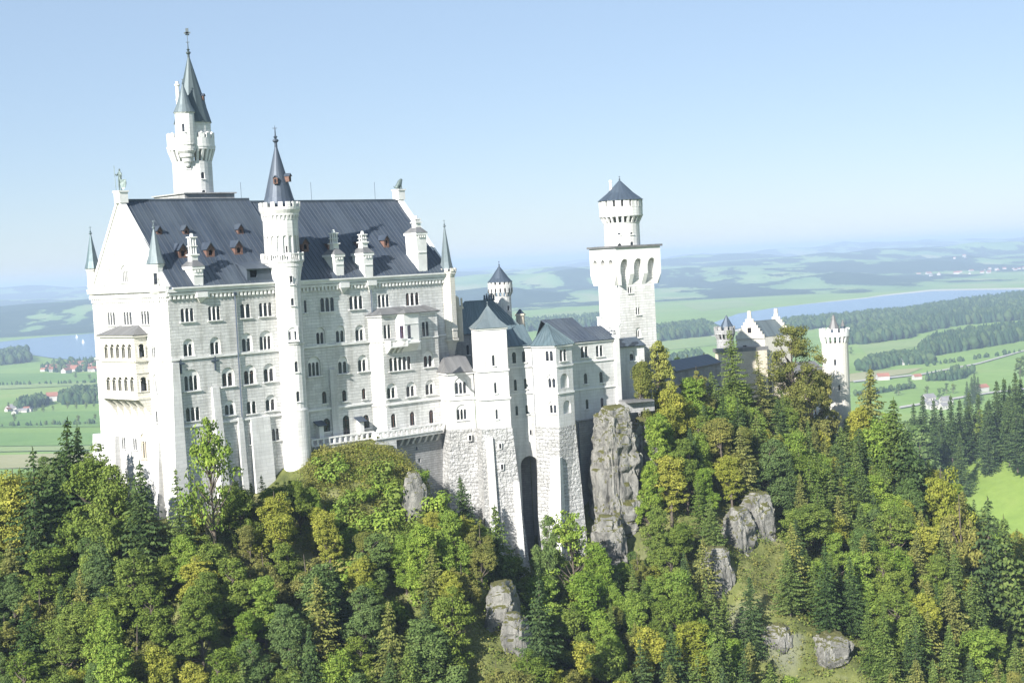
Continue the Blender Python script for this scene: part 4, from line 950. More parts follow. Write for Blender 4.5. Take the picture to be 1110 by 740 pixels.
# small turret on the near side of the tower, with its own cone
c3 = P2(201.5, 150, Yt - 3.6); b = MB(); zt_ = lambda y: zf(y, c3)
round_wall(tt, b, c3, 1.62, zt_(162), zt_(122.5), 14, [(197.6, 134, 143, .42)])
b.lathe(c3, [(.12, zt_(182)), (.5, zt_(180)), (.55, zt_(177)), (.85, zt_(175.5)), (.9, zt_(172)), (1.2, zt_(170.5)), (1.25, zt_(167)), (1.62, zt_(164)), (1.62, zt_(161.5))], 20)
b.drum(c3, 1.72, zt_(157.5), 1.72, zt_(156), 20); b.drum(c3, 1.75, zt_(123), 1.75, zt_(121.6), 20)
tu = b.build('side_turret', 'smooth', tt)
b = MB(); b.lathe(c3, [(1.85, zt_(122)), (1.25, zt_(114)), (.75, zt_(104)), (.12, zt_(92))], 16); b.drum(c3, 1.85, zt_(122.3), 1.85, zt_(122), 16); finial(b, c3, zt_(92.5), 1.1, .2); b.build('roof', 'verdigris', tu)
c4 = P2(193.8, 120, Yt); b = MB(); b.drum(c4, .4, zf(150, c4), .32, zf(92, c4), 10); b.drum(c4, .5, zf(93, c4), .5, zf(91.5, c4), 10); b.drum(c4, .42, zf(109, c4), .42, zf(107.5, c4), 10); b.drum(c4, .22, zf(91.5, c4), .3, zf(88.5, c4), 8); b.build('chimney', 'trim', tt)

# ================================================================== BOWER WING and its towers (south side, right of the palace)
A0, A1 = P2(471.3, 415, 266.5), P2(485.2, 415, 260.0)
def go(p, deg, L): return np.array(p) + dirn(deg) * L
A2 = go(A1, 73, 4.6); A3 = go(A2, -20, 9); A0b = go(A0, 10, 8)
ann = empty('annex', (*A1, -46), 'low white annex with grey hipped roof between palace corner and square stair turret', 'building')
hA, hA1 = [], []
window(ann, A1, A2, 492.4, 506.8, 408.6, 427, 3, True, hA); window(ann, A1, A2, 494.6, 507, 438.4, 455, 3, True, hA)
b = MB(); zA = zf(404.5, A1); zs = zf(466.5, A1)
b.wall(A1, A2, zs, zA, hA); b.wall(A0, A1, zs, zA); b.wall(A2, A3, zs, zA); b.wall(A0b, A0, zs, zA)
wa = b.build('wall', 'smooth', ann)
b = MB()
for A, B in ((A0, A1), (A1, A2)): course(b, A, B, zA - .15, .35, .3, e=.15); course(b, A, B, zf(433.5, A1), .3, .2, e=.05)
b.build('cornice', 'trim', ann)
b = MB(); P_ = [A0, A1, A2, A3, A0b]; Q_ = [go(A0, -120, 2.2), go(go(A1, 220, 1.6), 253, .8), go(A2, 160, 1.6), A3, A0b]
b.prism(Q_, -58, zs - .01, P_); 
b.build('base', 'rustic', ann)
b = MB(); s_, z_ = hit(509, 473, A1, A2); b2 = MB()
p = go(A1, 73, hit(508.6, 474, A1, A2)[0]); nA = dirn(163); z0, z1 = zf(477.5, p), zf(470.5, p); b.box((*(p + nA * .25), (z0 + z1) / 2), .7, .5, z1 - z0, dirn(73)); f = b.build('window', 'trim', ann); b = MB(); b.box((*(p + nA * .29), (z0 + z1) / 2), .42, .5, z1 - z0 - .25, dirn(73)); b.build('pane', 'void', f)
b = MB(); e1 = zA + .08; zp = zf(389, A1) ; c1 = go(go(A1, -17, 4.2), 73, .6); c2 = go(A2, -17, 4.2)
q0, q1, q2 = go(A0, 240, .7), go(A1, 200, .7), go(A2, 160, .45)
roof_poly(b, [(*q0, e1), (*q1, e1), (*c1, zp)], 0, .15); roof_poly(b, [(*q1, e1), (*q2, e1), (*c2, zp), (*c1, zp)], 0, .15); roof_poly(b, [(*q0, e1), (*c1, zp), (*c2, zp), (*go(A3, 0, 1), zp), (*go(A0b, 0, 1), e1)], 0, .15)
b.build('roof', 'slate', ann)

# square stair turret
T1 = P2(519.9, 400, 257.0); T2 = go(T1, 76, 5.0); T3 = go(T2, -14, 5.0); T0 = go(T1, -14, 5.0); Tc = (T1 + T3) / 2
sq = empty('stair_turret', (*Tc, -50), 'square white stair turret with pale copper pyramid roof and rough stone foot', 'tower')
hT = []
for q in [(533.4, 536.2, 384.8, 396.4), (535.7, 538.3, 414.4, 426), (537.3, 539.7, 443.6, 454)]: window(sq, T1, T2, *q, 1, False, hT)
def up_by(p, c, d): return c + (p - c) * (1 + d / np.linalg.norm(p - c))
zT1, zT2_, zT3_, zTb = zf(356.5, T1), zf(402.6, T1), zf(433.2, T1), zf(465.5, T1)
b = MB()
b.wall(T1, T2, zTb, zT1, hT); b.wall(T2, T3, zTb, zT1); b.wall(T3, T0, zTb, zT1); b.wall(T0, T1, zTb, zT1)
b.build('wall', 'smooth', sq)
b = MB()
for A, B in ((T0, T1), (T1, T2), (T2, T3)): course(b, A, B, zT2_, .32, .2, e=.12); course(b, A, B, zT3_, .32, .24, e=.14); course(b, A, B, zT1 - .1, .25, .2, e=.15)
b.build('cornice', 'trim', sq)
b = MB(); TT = [T0, T1, T2, T3]; b.prism([go(T0, 300, 1.3), go(go(T1, 256, 1.3), 166, 2.4), go(go(T2, 76, 2.2), 166, 2.4), go(T3, 76, 2)], -62, zTb - .01, [go(T0, 256, .12), go(go(T1, 256, .12), 166, .12), go(go(T2, 76, .12), 166, .12), go(T3, 76, .12)])
b.build('base', 'rustic', sq)
b = MB()                                                    # smooth buttresses against the foot
for s0_, wd, yt, dd in [(.25, 1.25, 474, 3.6), (4.6, .9, 521, 4.6)]:
    p = go(T1, 76, s0_); q = go(p, 76, wd); zt_ = zf(yt, p)
    b.prism([go(p, 166, dd), go(q, 166, dd), go(q, 346, .3), go(p, 346, .3)], -64, zt_, [go(p, 166, .7 if wd > 1 else 1.6), go(q, 166, .7 if wd > 1 else 1.6), go(q, 346, .3), go(p, 346, .3)])
b.build('buttress', 'smooth', sq)
for px, yt, yb in [(541, 480, 485.5), (542.6, 502, 508)]:
    p = go(T1, 76, hit(px, yt, T1, T2)[0]); z0, z1 = zf(yb, p), zf(yt, p); dz = (zTb - z1) / (zTb + 62) * 2.4; q = go(p, 166, dz + .2)
    b = MB(); b.box((*q, (z0 + z1) / 2), .62, .6, z1 - z0 + .2, dirn(76)); f = b.build('window', 'trim', sq); b = MB(); b.box((*go(q, 166, .04), (z0 + z1) / 2), .36, .6, z1 - z0 - .05, dirn(76)); b.build('pane', 'void', f)
b = MB(); ap = (*Tc, zf(330.5, Tc)); pyramid(b, TT, zT1 + .02, ap, .55, 0, flare=.12); finial(b, Tc, ap[2] - .2, .8, .15); b.build('roof', 'verdigris', sq)

# bower wing: recessed wall, polygonal bay, long east wing
R0 = P2(551, 400, 262.4); R1 = P2(579, 400, 263.6); B1 = P2(603.2, 400, 258.5); B0 = go(B1, 307, 4.9)
B2 = go(B1, 42, 4.3); B3 = go(B2, 2, 6.2); W0 = np.array(B3); 
W1 = None
t = dirn(54); a_ = (671.2 - 555 - 2) / F
best = min(np.arange(6, 16, .02), key=lambda L: abs(proj((*(W0 + t * L), -15))[0] - 669.6)); W1 = W0 + t * best; W2 = go(W1, -36, 9)
bw = empty('bower_wing', (*P2(620, 400, 266), -40), 'white four storey wing with angular bay and blue grey roof right of square stair turret', 'building')
hR, hB1, hB2, hW1 = [], [], [], []
for q in [(555.3, 559.3, 381.6, 393.6), (566, 569.6, 380.5, 392.5), (557.2, 560.2, 411.2, 423), (568.2, 571, 410.2, 421.4), (558.8, 561.6, 439.8, 450), (569.7, 572.4, 438.8, 448.6)]: window(bw, R0, R1, *q, 1, False, hR)
for q in [(590.9, 599.8, 380.2, 391.2, 2, False), (592.2, 602.2, 405.6, 420.4, 2, True), (594.2, 603.2, 434.6, 448, 2, True)]: window(bw, B0, B1, *q, hB1)
window(bw, B1, B2, 606.4, 614.2, 378.8, 391.2, 2, False, hB2)
for x0, x1, yt, yb in [(607.4, 616.2, 404.6, 420.4), (609.2, 617.4, 433.8, 448)]:
    s0_ = hit(x0, 412, B1, B2)[0]; s1_ = hit(x1, 412, B1, B2)[0]; zt_ = hit((x0 + x1) / 2, yt, B1, B2)[1]; zb_ = hit((x0 + x1) / 2, yb, B1, B2)[1]; hB2.append((s0_, s1_, zb_, zt_, True, .3))
for q in [(629.2, 637.8, 375.4, 387.4, 2), (645.6, 653.8, 374.2, 386.2, 2), (633, 636.6, 404.6, 415.8, 1), (649.8, 653.3, 402.9, 414.4, 1), (635, 638, 432.6, 443, 1), (651.2, 654.2, 431, 441, 1)]: window(bw, W0, W1, *q, False, hW1)
zBe = zf(374.6, B1); zWe = zf(369, (W0 + W1) / 2); zRb = zf(463, R0); zBb = zf(463, B1); zWb = zf(456, W0)
b = MB(); b.wall(R0, R1, zRb - 20, zBe, hR + [(1.35, np.linalg.norm(R1 - R0) - .05, zRb - 22, zf(493, R1), True, 5.0)])
b.wall(B0, B1, zBb, zBe, hB1); b.wall(B1, B2, zBb, zBe, hB2); b.wall(B2, B3, zBb, zBe)
b.wall(W0, W1, zWb, zWe, hW1); b.wall(W1, W2, zWb - 8, zWe + .1)
nB2 = dirn(132)
for h in hB2[2:]:
    pass
q0 = go(B1, 42, .1); q1 = go(B1, 42, 4.2); b.face([(*go(q0, 312, .3), zBb), (*go(q1, 312, .3), zBb), (*go(q1, 312, .3), zf(398, B1)), (*go(q0, 312, .3), zf(398, B1))])
b.build('wall', 'smooth', bw)
b = MB()
for A, B, y1, y2 in ((R0, R1, 398.5, 427.3), (B0, B1, 397.2, 426.6), (B1, B2, 397.2, 426.6), (B2, B3, 397.2, 426.6)):
    zz1 = zf(y1, B1 if A is not R0 else R0); zz2 = zf(y2, B1 if A is not R0 else R0); course(b, A, B, zz1, .25, .18, e=.02); course(b, A, B, zz2, .25, .18, e=.02); course(b, A, B, zBe - .12, .3, .3)
course(b, W0, W1, zf(393.5, W0), .3, .2); course(b, W0, W1, zf(423, W0), .3, .2); course(b, W0, W1, zWe - .1, .3, .3)
e_ = go(W1, 234, .5); b.box((*go(e_, 144, .0), (zWb + zWe) / 2 + .3), 1.0, .9, zWe - zWb + .7, dirn(54))
b.build('cornice', 'trim', bw)
b = MB(); BQ = [B0, B1, B2, B3, go(B3, 300, 9)]
b.prism([go(B0, 250, 1.0), go(go(B1, 217, 2.6), 127, .2), go(B2, 130, 2.2), go(B3, 110, 1.2), go(B3, 300, 9)], -62, zBb - .01, BQ); b.build('base', 'rustic', bw)
b = MB(); p = go(B1, 307, .9)
b.prism([go(go(B1, 217, 4.4), 307, 1.5), go(go(B1, 217, 3.2), 127, 1.1), go(B1, 127, .4), go(B1, 307, 1.5)], -62, zf(495, B1), [go(go(B1, 217, 1.2), 307, 1.3), go(go(B1, 217, 1.0), 127, .5), go(B1, 127, .3), go(B1, 307, 1.3)])
b.build('buttress', 'smooth', bw)
b = MB(); b.wall(go(W0, 144, .15), go(W1, 144, .15), -52, zWb - .01); b.wall(go(W1, 144, .15), go(W2, 54, .3), -50, zWb - 4); b.box((*((W0 + W1) / 2 + dirn(144) * .2), zWb), best, .5, .2, dirn(54)); b.build('foundation', 'greystone', bw)
# dark arched niche between the two feet
b = MB(); b.face([(*go(R0, 343, 4.95), -60), (*go(R1, 343, 4.95), -60), (*go(R1, 343, 4.95), zBe - 4), (*go(R0, 343, 4.95), zBe - 4)]); b.build('niche', 'greystone', bw)  # back face in darker stone puts the recess shade into its colour
for x0, x1, yt, yb in [(573.6, 576, 465, 471.5)]:
    s_, z1 = hit((x0 + x1) / 2, yt, R0, R1); z0 = hit((x0 + x1) / 2, yb, R0, R1)[1]; p = go(R0, 0, 0) + (R1 - R0) / np.linalg.norm(R1 - R0) * s_ + dirn(163) * .02; b = MB(); b.box((*p, (z0 + z1) / 2), .5, .2, z1 - z0, dirn(73)); f = b.build('window', 'trim', bw); b = MB(); b.box((*(p + dirn(163) * .03), (z0 + z1) / 2), .3, .2, z1 - z0 - .2, dirn(73)); b.build('pane', 'void', f)
for A, px, y0_, y1_ in ((R1, 577, 376, 560),):
    b = MB(); p = go(R1, 253, .25) + dirn(163) * .25; b.beam((*p, zf(y0_, p)), (*p, -56), .2, .2); b.build('drainpipe', 'pipe', bw)
p = go(W0, 54, .3) + dirn(144) * .5; b = MB(); b.beam((*p, zf(458, p)), (*p, -52), .18, .18); b.build('drainpipe', 'pipe', bw)
# roofs of the wing
b = MB(); zr_ = zf(351.5, go(R1, -17, 5)); K1 = go(R0, -17, 5.2); K2 = go(R1, -17, 5.0); e = .45
kb = np.mean([B0, B1, B2, B3, R1], 0); kb = go(kb, -17, 2.6); zkb = zf(350, kb)
eR0 = go(R0, 163, e); eR1 = go(R1, 163, e); eB0 = go(B0, 230, .5); eB1 = go(B1, 175, .55); eB2 = go(B2, 90, .45); eB3 = go(B3, 80, .4)
ze = zBe + .05
roof_poly(b, [(*eR0, ze), (*eR1, ze), (*K2, zr_), (*K1, zr_)], 0, .15); seams(b, (*eR0, ze), (*eR1, ze), (*K2, zr_), (*K1, zr_), .7)
b.build('roof', 'copper', bw)
b = MB()
for a, c in ((eB0, eB1), (eB1, eB2), (eB2, eB3)): roof_poly(b, [(*a, ze), (*c, ze), (*kb, zkb)], 0, .12); seams(b, (*a, ze), (*c, ze), (*(kb + (c - a) * .02), zkb), (*(kb - (c - a) * .02), zkb), .8)
b.build('roof', 'copper', bw)
b = MB(); tw = dirn(54); Lh = best
k0 = go(W0, -36, 5.2) - tw * 2.5; k1_ = go(W0, -36, 5.2) + tw * (Lh * .42); k2_ = go(W1, -36, 5.2)
zh = zf(344, k1_); zl_ = zf(353.5, go(W0, -36, 4) + tw * Lh * .8)
e0 = go(W0, 144, e) - tw * .2; e1_ = go(W0, 144, e) + tw * (Lh * .5); e2_ = go(W1, 144, e)
zee = zWe + .05
roof_poly(b, [(*e0, zee), (*e1_, zee), (*k1_, zh), (*k0, zh)], 0, .15); seams(b, (*e0, zee), (*e1_, zee), (*k1_, zh), (*k0, zh), .7)
roof_poly(b, [(*e1_, zee), (*e2_, zee), (*go(W1, -36, 4.2), zl_), (*(k1_ + (k2_ - k1_) * .3 - dirn(-36)), zl_)], 0, .15); seams(b, (*e1_, zee), (*e2_, zee), (*go(W1, -36, 4.2), zl_), (*(k1_ + (k2_ - k1_) * .3 - dirn(-36)), zl_), .7)
roof_poly(b, [(*k1_, zh), (*e1_, zee), (*go(e1_, -36, 11), zee)], 0, .1); roof_poly(b, [(*k0, zh), (*k1_, zh), (*go(e1_, -36, 11), zee), (*go(e0, -36, 11), zee)], 0, .1)
roof_poly(b, [(*go(W1, -36, 4.2), zl_), (*(k1_ + (k2_ - k1_) * .3 - dirn(-36)), zl_), (*go(e1_, -36, 10), zee), (*go(e2_, -36, 10), zee)], 0, .1)
b.build('roof', 'roof', bw)
b = MB()                                                    # stepped gable parapet closing the wing at the tower
for i, yy in enumerate([366, 360.5, 355, 349, 344]):
    p = go(W1, -36, .5 + i * 1.05); b.box((*p, (zWe - 1 + zf(yy, p)) / 2), .5, 1.1, zf(yy, p) - zWe + 1, tw)
    b.box((*p, zf(yy, p) + .06), .7, 1.2, .16, tw)
p = go(W1, 144, .2); b.drum(p, .42, zWe, .42, zf(352, p), 10); b.drum(p, .55, zf(353, p), .5, zf(351, p), 10); b.drum(p, .45, zf(351, p), .2, zf(348.5, p), 10)
b.build('stepped_gable', 'trim', bw)

# big copper roofed hall behind the annex and its round turret
H0 = P2(491, 360, 279); H1 = P2(566, 352, 287); H2 = go(H1, -30, 9); H3 = go(H0, -30, 9)
hl = empty('hall', (*H0, -20), 'hall with big blue copper hipped roof behind the square stair turret', 'building')
zh0 = zf(363, H0); hh = []
window(hl, H0, H1, 505.8, 508.4, 374, 384.5, 1, False, hh)
b = MB(); b.wall(H0, H1, zf(430, H0), zh0, hh); b.wall(H1, H2, zf(430, H0), zh0); b.wall(H3, H0, zf(430, H0), zh0); b.build('wall', 'greystone', hl)
b = MB(); Ka = P2(504, 328, 284.5); Kb = P2(533, 325, 287.5); zka = zf(326, Ka)
zkb2 = zf(324.5, Kb)
d0 = go(H0, 200, .6); d1 = go(H1, 150, .6)
roof_poly(b, [(*d0, zh0), (*d1, zh0), (*Kb, zkb2), (*Ka, zkb2)], 0, .15); seams(b, (*d0, zh0), (*d1, zh0), (*Kb, zkb2), (*Ka, zkb2), .8)
roof_poly(b, [(*d0, zh0), (*Ka, zkb2), (*go(H3, 300, .6), zh0)], 0, .15); roof_poly(b, [(*d1, zh0), (*go(H2, 60, .6), zh0), (*Kb, zkb2)], 0, .15); roof_poly(b, [(*Ka, zkb2), (*Kb, zkb2), (*go(H2, 60, .6), zh0), (*go(H3, 300, .6), zh0)], 0, .15)
for i in range(5): b.drum(Kb - dirn(75) * (i * .45 - .4), .22, zkb2 - .2, .16, zkb2 + .9 + (i % 2) * .3, 6, m=1)
b.build('roof', ['copper', 'pipe'], hl)
b = MB(); c = P2(495.5, 340, 274); b.drum(c, .95, zf(370, c), .95, zf(334, c), 10); b.drum(c, 1.25, zf(335, c), 1.2, zf(332.5, c), 10); b.drum(c, .55, zf(332.5, c), .45, zf(322, c), 8); b.drum(c, .5, zf(323, c), .1, zf(320.5, c), 8); b.box((*(c + np.array([.9, 0])), zf(328, c)), .35, .35, 1.6); b.build('chimney', 'creamtrim', hl)
c = P2(563.8, 340, 291); b = MB(); b.drum(c, .9, zf(360, c), .8, zf(341.5, c), 8); b.drum(c, 1.05, zf(342, c), 1.0, zf(340, c), 8); b.drum(c, .85, zf(340, c), .1, zf(335, c), 8, m=1); b.build('pinnacle', ['creamtrim', 'pipe'], hl)

rtw = empty('round_turret', (*P2(543, 350, 292), -20), 'small round white turret with dark cone roof peeping over the copper roofed hall', 'tower')
c = P2(543.6, 340, 292); zz = lambda y: zf(y, c)
b = MB(); round_wall(rtw, b, c, 2.0, zz(385), zz(321), 20, [(550.5, 331, 336.5, .45), (546, 342, 346, .4)])
ring_corbels(b, c, 1.95, zz(321.5), zz(317) - zz(321.5), .42, 16); b.drum(c, 2.38, zz(317), 2.38, zz(308.5), 32)
for i in range(16):
    a = 2 * math.pi * (i + .5) / 16; b.box((c[0] + 2.2 * math.cos(a), c[1] + 2.2 * math.sin(a), zz(307.3)), .55, .3, zz(305.2) - zz(309), (-math.sin(a), math.cos(a)))
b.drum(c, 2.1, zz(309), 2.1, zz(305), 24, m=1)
for i in range(16):
    a = 2 * math.pi * i / 16; b.box((c[0] + 2.36 * math.cos(a), c[1] + 2.36 * math.sin(a), zz(314.6)), .26, .1, .75, (-math.sin(a), math.cos(a)), m=1)
b.build('wall', ['smooth', 'void'], rtw)
b = MB(); b.lathe(c, [(2.42, zz(305.6)), (1.75, zz(301.5)), (.1, zz(288.5))], 16); b.drum(c, 2.42, zz(305.9), 2.42, zz(305.6), 16); finial(b, c, zz(289), 1.1, .18); b.build('roof', 'conedark', rtw)

# ================================================================== SQUARE TOWER with round head
Q1 = P2(671.5, 330, 281.0); h_ = 61
def side(p, deg, pxt, yy=330):
    t = dirn(deg); L = min(np.arange(2, 14, .02), key=lambda L: abs(proj((*(p + t * L), zf(yy, p)))[0] - pxt)); return p + t * L
Q2 = side(Q1, h_, 710.0); Q0 = side(Q1, h_ - 90, 649.5); Q3 = Q0 + Q2 - Q1; Qc = (Q1 + Q3) / 2
st = empty('square_tower', (*Qc, -30), 'square white tower with pointed corbel arches and round head under a dark cone', 'tower')
zq = lambda y, P=Q1: zf(y, P)
hQ = []; hQ0 = []
for q in [(680.4, 685, 311, 317.6, 2, False), (689.2, 693.6, 333.2, 341, 2, False), (689.6, 694.6, 355, 365.6, 2, True)]: window(st, Q1, Q2, *q, hQ)
zc0, zc1, zc2 = zq(303.5), zq(276), zq(268.8)
b = MB(); b.wall(Q1, Q2, -48, zc1, hQ); b.wall(Q0, Q1, -48, zc1); b.wall(Q2, Q3, -48, zc1); b.wall(Q3, Q0, -48, zc1)
b.build('wall', 'ashlar', st)
b = MB(); pr = 1.0
def offp(p): return np.array(p)
OQ = offs([Q0, Q1, Q2, Q3], pr)
for i, (A, B) in enumerate(((Q0, Q1), (Q1, Q2), (Q2, Q3), (Q3, Q0))):
    a2, b2_ = OQ[i], OQ[(i + 1) % 4]; L = np.linalg.norm(b2_ - a2); t = (b2_ - a2) / L; n = np.array([t[1], -t[0]]); pier = .9; m_ = (L - pier) / 3; H = [(pier + m_ * j, m_ * (j + 1), zc0 - 3, zq(281), True, pr - .03, 1.6) for j in range(3)]
    b.wall(a2, b2_, zc0 + 1.0, zc2, H)
    for j in range(4):                                      # tapering corbel piers
        s0_ = m_ * j; p0 = a2 + t * s0_; p1 = a2 + t * (s0_ + pier)
        b.prism([p0 - n * (pr - .02), p1 - n * (pr - .02), p1 - n * pr * 1.05, p0 - n * pr * 1.05], zc0 - 1.0, zc0 + 1.0, [p0, p1, p1 - n * pr * 1.05, p0 - n * pr * 1.05])
b.prism(OQ, zc2, zc2 + .01); b.prism(offs([Q0, Q1, Q2, Q3], pr + .35), zc2 + .01, zc2 + .4, m=1)
b.build('corbel_gallery', ['trim', 'slate'], st)
c = P2(674.4, 256, Qc[1]); zz = lambda y: zf(y, c); kk = c[1] / F
b = MB(); round_wall(st, b, c, 19.3 * kk, zz(272), zz(243), 26, [(671, 263.8, 269, .75), (684.5, 262, 268.4, .75), (670.5, 252.4, 254.4, .6), (684, 251.8, 253.8, .6), (657.6, 264, 266.5, .4)])
b.drum(c, 19.3 * kk, zz(243), 20.0 * kk, zz(241.5), 32); ring_corbels(b, c, 19.3 * kk, zz(241.8), zz(234.5) - zz(241.8), 4.0 * kk, 22, duty=.45); b.drum(c, 23.4 * kk, zz(235), 23.4 * kk, zz(218.5 + 6), 36); b.drum(c, 23.7 * kk, zz(234.4), 23.7 * kk, zz(233.2), 36)
n = 16
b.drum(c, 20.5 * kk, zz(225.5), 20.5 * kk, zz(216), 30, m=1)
for i in range(n):
    a = 2 * math.pi * (i + .5) / n; r_ = 22.3 * kk; b.box((c[0] + r_ * math.cos(a), c[1] + r_ * math.sin(a), (zz(225) + zz(217)) / 2), 2 * math.pi * r_ / n * .74, 2.2 * kk, zz(216.4) - zz(225.2), (-math.sin(a), math.cos(a)))
b.build('round_head', ['smooth', 'void'], st)
b = MB(); b.lathe(c, [(24.6 * kk, zz(217.2)), (14.2 * kk, zz(209.2)), (.1, zz(195.5))], 18); b.drum(c, 24.6 * kk, zz(217.6), 24.6 * kk, zz(217.2), 18); finial(b, c, zz(196), .9, .2); rfo = b.build('roof', 'conedark', st)
c5 = P2(662.2, 205, c[1]); b = MB(); b.drum(c5, 1.5 * kk * 1.1, zf(214, c5), 1.4 * kk, zf(196.5, c5), 10); b.drum(c5, 2.0 * kk, zf(197.5, c5), 1.7 * kk, zf(195.5, c5), 10); b.build('chimney', 'trim', rfo)

# link building at the foot of the square tower
L0 = P2(672.5, 420, 277.5); L1 = side(L0, 61, 700, 420); L2 = go(L1, -29, 6); L3 = go(L0, -29, 6)
lk = empty('link_building', (*L0, -32), 'low white link building below the square tower beside the yellow tree', 'building'); hk = []
window(lk, L0, L1, 682.6, 687.6, 380, 391, 1, True, hk)
b = MB(); b.wall(L0, L1, -46, zf(375.5, L0), hk); b.wall(L1, L2, -46, zf(375.5, L0)); b.wall(L3, L0, -46, zf(375.5, L0)); b.build('wall', 'smooth', lk)
b = MB(); zl0 = zf(376, L0); roof_poly(b, [(*go(L0, 190, .5), zl0), (*go(L1, 130, .5), zl0), (*go(L2, 0, 0), zl0 + 3), (*go(L3, 0, 0), zl0 + 3)], 0, .15); b.build('roof', 'conedark', lk)
b = MB(); c = P2(690, 437, 272); sh_ = empty('shelter', (*c, zf(444, c)), 'small flat roofed shelter on the rock beside the wing end', 'shelter'); b.box((*c, zf(434, c)), 5, 4, .3, dirn(70)); b.build('roof', 'slate', sh_); b = MB(); b.box((*go(c, 0, .5), zf(440, c)), 6, 2.4, 2.0, dirn(70)); b.build('wall', 'greystone', sh_)

# ================================================================== GATEHOUSE, its turrets and the low range
g0 = P2(797.5, 372, 338); g1 = side(g0, 75, 832, 372); g2 = go(g1, -15, 13); g3 = go(g0, -15, 13)
# gable faces the camera; ridge runs back to the right
gh = empty('gatehouse', (*((g0 + g2) / 2), -45), 'cream gatehouse with stepped gables and green roof showing above the trees', 'gatehouse')
zga = zf(341.5, (g0 + g1) / 2); zge = zf(366, g0)
g0 = P2(798, 372, 336); g1 = P2(829, 370, 334); gd = 31; g2 = go(g1, 50, 9.0); g3 = go(g0, 50, 9.0); gm = (g0 + g1) / 2; gm2 = gm + (g2 - g1)
b = MB(); gw = np.linalg.norm(g1 - g0); tg = (g1 - g0) / gw; hg = []
for x, yt, yb in [(807.5, 374, 380), (816, 356, 361)]:
    s_, z1 = hit(x, yt, g0, g1); z0 = hit(x, yb, g0, g1)[1]; hg.append((s_ - .35, s_ + .35, z0, z1, True, .3))
b.wall(g0, g1, -60, zge, hg[:1]); b.wall(g1, g2, -60, zge); b.wall(g2, g3, -60, zge); b.wall(g3, g0, -60, zge)
for base, n_ in ((g0, 1), (g3, -1)):
    for i in range(7):
        f = i / 7; s0_ = gw / 2 * f; zt_ = zge + (zga - zge) * (i + 1) / 7; p = base + tg * (gw / 2); hwid = gw / 2 - s0_
        b.box((*p, (zge - .2 + zt_) / 2 if i == 0 else (zge + (zga - zge) * i / 7 + zt_) / 2), hwid * 2, .7 + .004 * i, (zt_ - zge + .2) if i == 0 else (zt_ - zge - (zga - zge) * i / 7), tg)
wallo = b.build('wall', 'pale', gh)
b = MB()
for p in (gm, gm2): b.box((*p, zga + .4), .7, .8, 1.4, tg)
for x, yt, yb in [(812.5, 355, 360.5), (807.5, 374.5, 380.5)]:
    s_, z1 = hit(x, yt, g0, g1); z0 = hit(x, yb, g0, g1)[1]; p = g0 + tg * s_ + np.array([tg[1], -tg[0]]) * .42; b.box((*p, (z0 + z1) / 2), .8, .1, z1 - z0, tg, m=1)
b.build('pinnacle', ['creamtrim', 'void'], gh)
b = MB(); zgr = zf(343, gm2); zgr = zga - 1.2
dr_ = (g2 - g1) / np.linalg.norm(g2 - g1)
roof_poly(b, [(*(g1 + dr_ * .3), zge + .1), (*(g2 - dr_ * .3), zge + .1), (*(gm2 - dr_ * .3), zgr), (*(gm + dr_ * .3), zgr)], 0, .2); roof_poly(b, [(*(g0 + dr_ * .3), zge + .1), (*(g3 - dr_ * .3), zge + .1), (*(gm2 - dr_ * .3), zgr), (*(gm + dr_ * .3), zgr)], 0, .2)
b.build('roof', 'verdigris', gh)
b = MB(); p = P2(806, 380, 331); b.prism([go(p, 255, 5), go(p, 75, 5.5), go(go(p, 75, 5.5), -15, 4), go(go(p, 255, 5), -15, 4)], -55, zf(381, p)); b.prism([go(p, 255, 5.4), go(p, 75, 5.9), go(go(p, 75, 5.9), -15, 4.4), go(go(p, 255, 5.4), -15, 4.4)], zf(381, p), zf(377, p), m=1); b.build('porch', ['cream', 'slate'], gh)
# lower outer front with red and white walling
p0 = P2(858, 445, 326); p1 = side(p0, 62, 898, 445); b = MB(); zr0, zr1 = zf(462, p0), zf(432, p0)
b.wall(p0, p1, zr0 - 8, zf(436, p0)); b.wall(p1, go(p1, -28, 8), zr0 - 8, zf(436, p0)); b.wall(go(p0, -28, 8), p0, zr0 - 8, zf(436, p0)); b.build('outer_wall', 'plaster', gh)
b = MB(); t = (p1 - p0) / np.linalg.norm(p1 - p0)
for f0, f1, ya, yb in [(.14, .26, 452, 440), (.42, .56, 461, 431), (.56, .9, 437, 427)]:
    a = p0 + (p1 - p0) * f0; c = p0 + (p1 - p0) * f1; m_ = (a + c) / 2 + dirn(152) * .1; b.box((*m_, (zf(ya, p0) + zf(yb, p0)) / 2), np.linalg.norm(c - a), .3, zf(yb, p0) - zf(ya, p0), t)
b.build('red_panel', 'redbrick', gh)
b = MB(); q0, q1 = P2(836, 402, 333), P2(896, 398, 336); b.wall(q0, q1, -60, zf(408, q0)); b.wall(q1, go(q1, -20, 7), -60, zf(408, q0)); roof_poly(b, [(*go(q0, 160, .4), zf(408, q0)), (*go(q1, 160, .4), zf(408, q0)), (*go(q1, -20, 5), zf(396, q0)), (*go(q0, -20, 5), zf(396, q0))], 1, .2); b.build('side_wing', ['cream', 'slate'], gh)
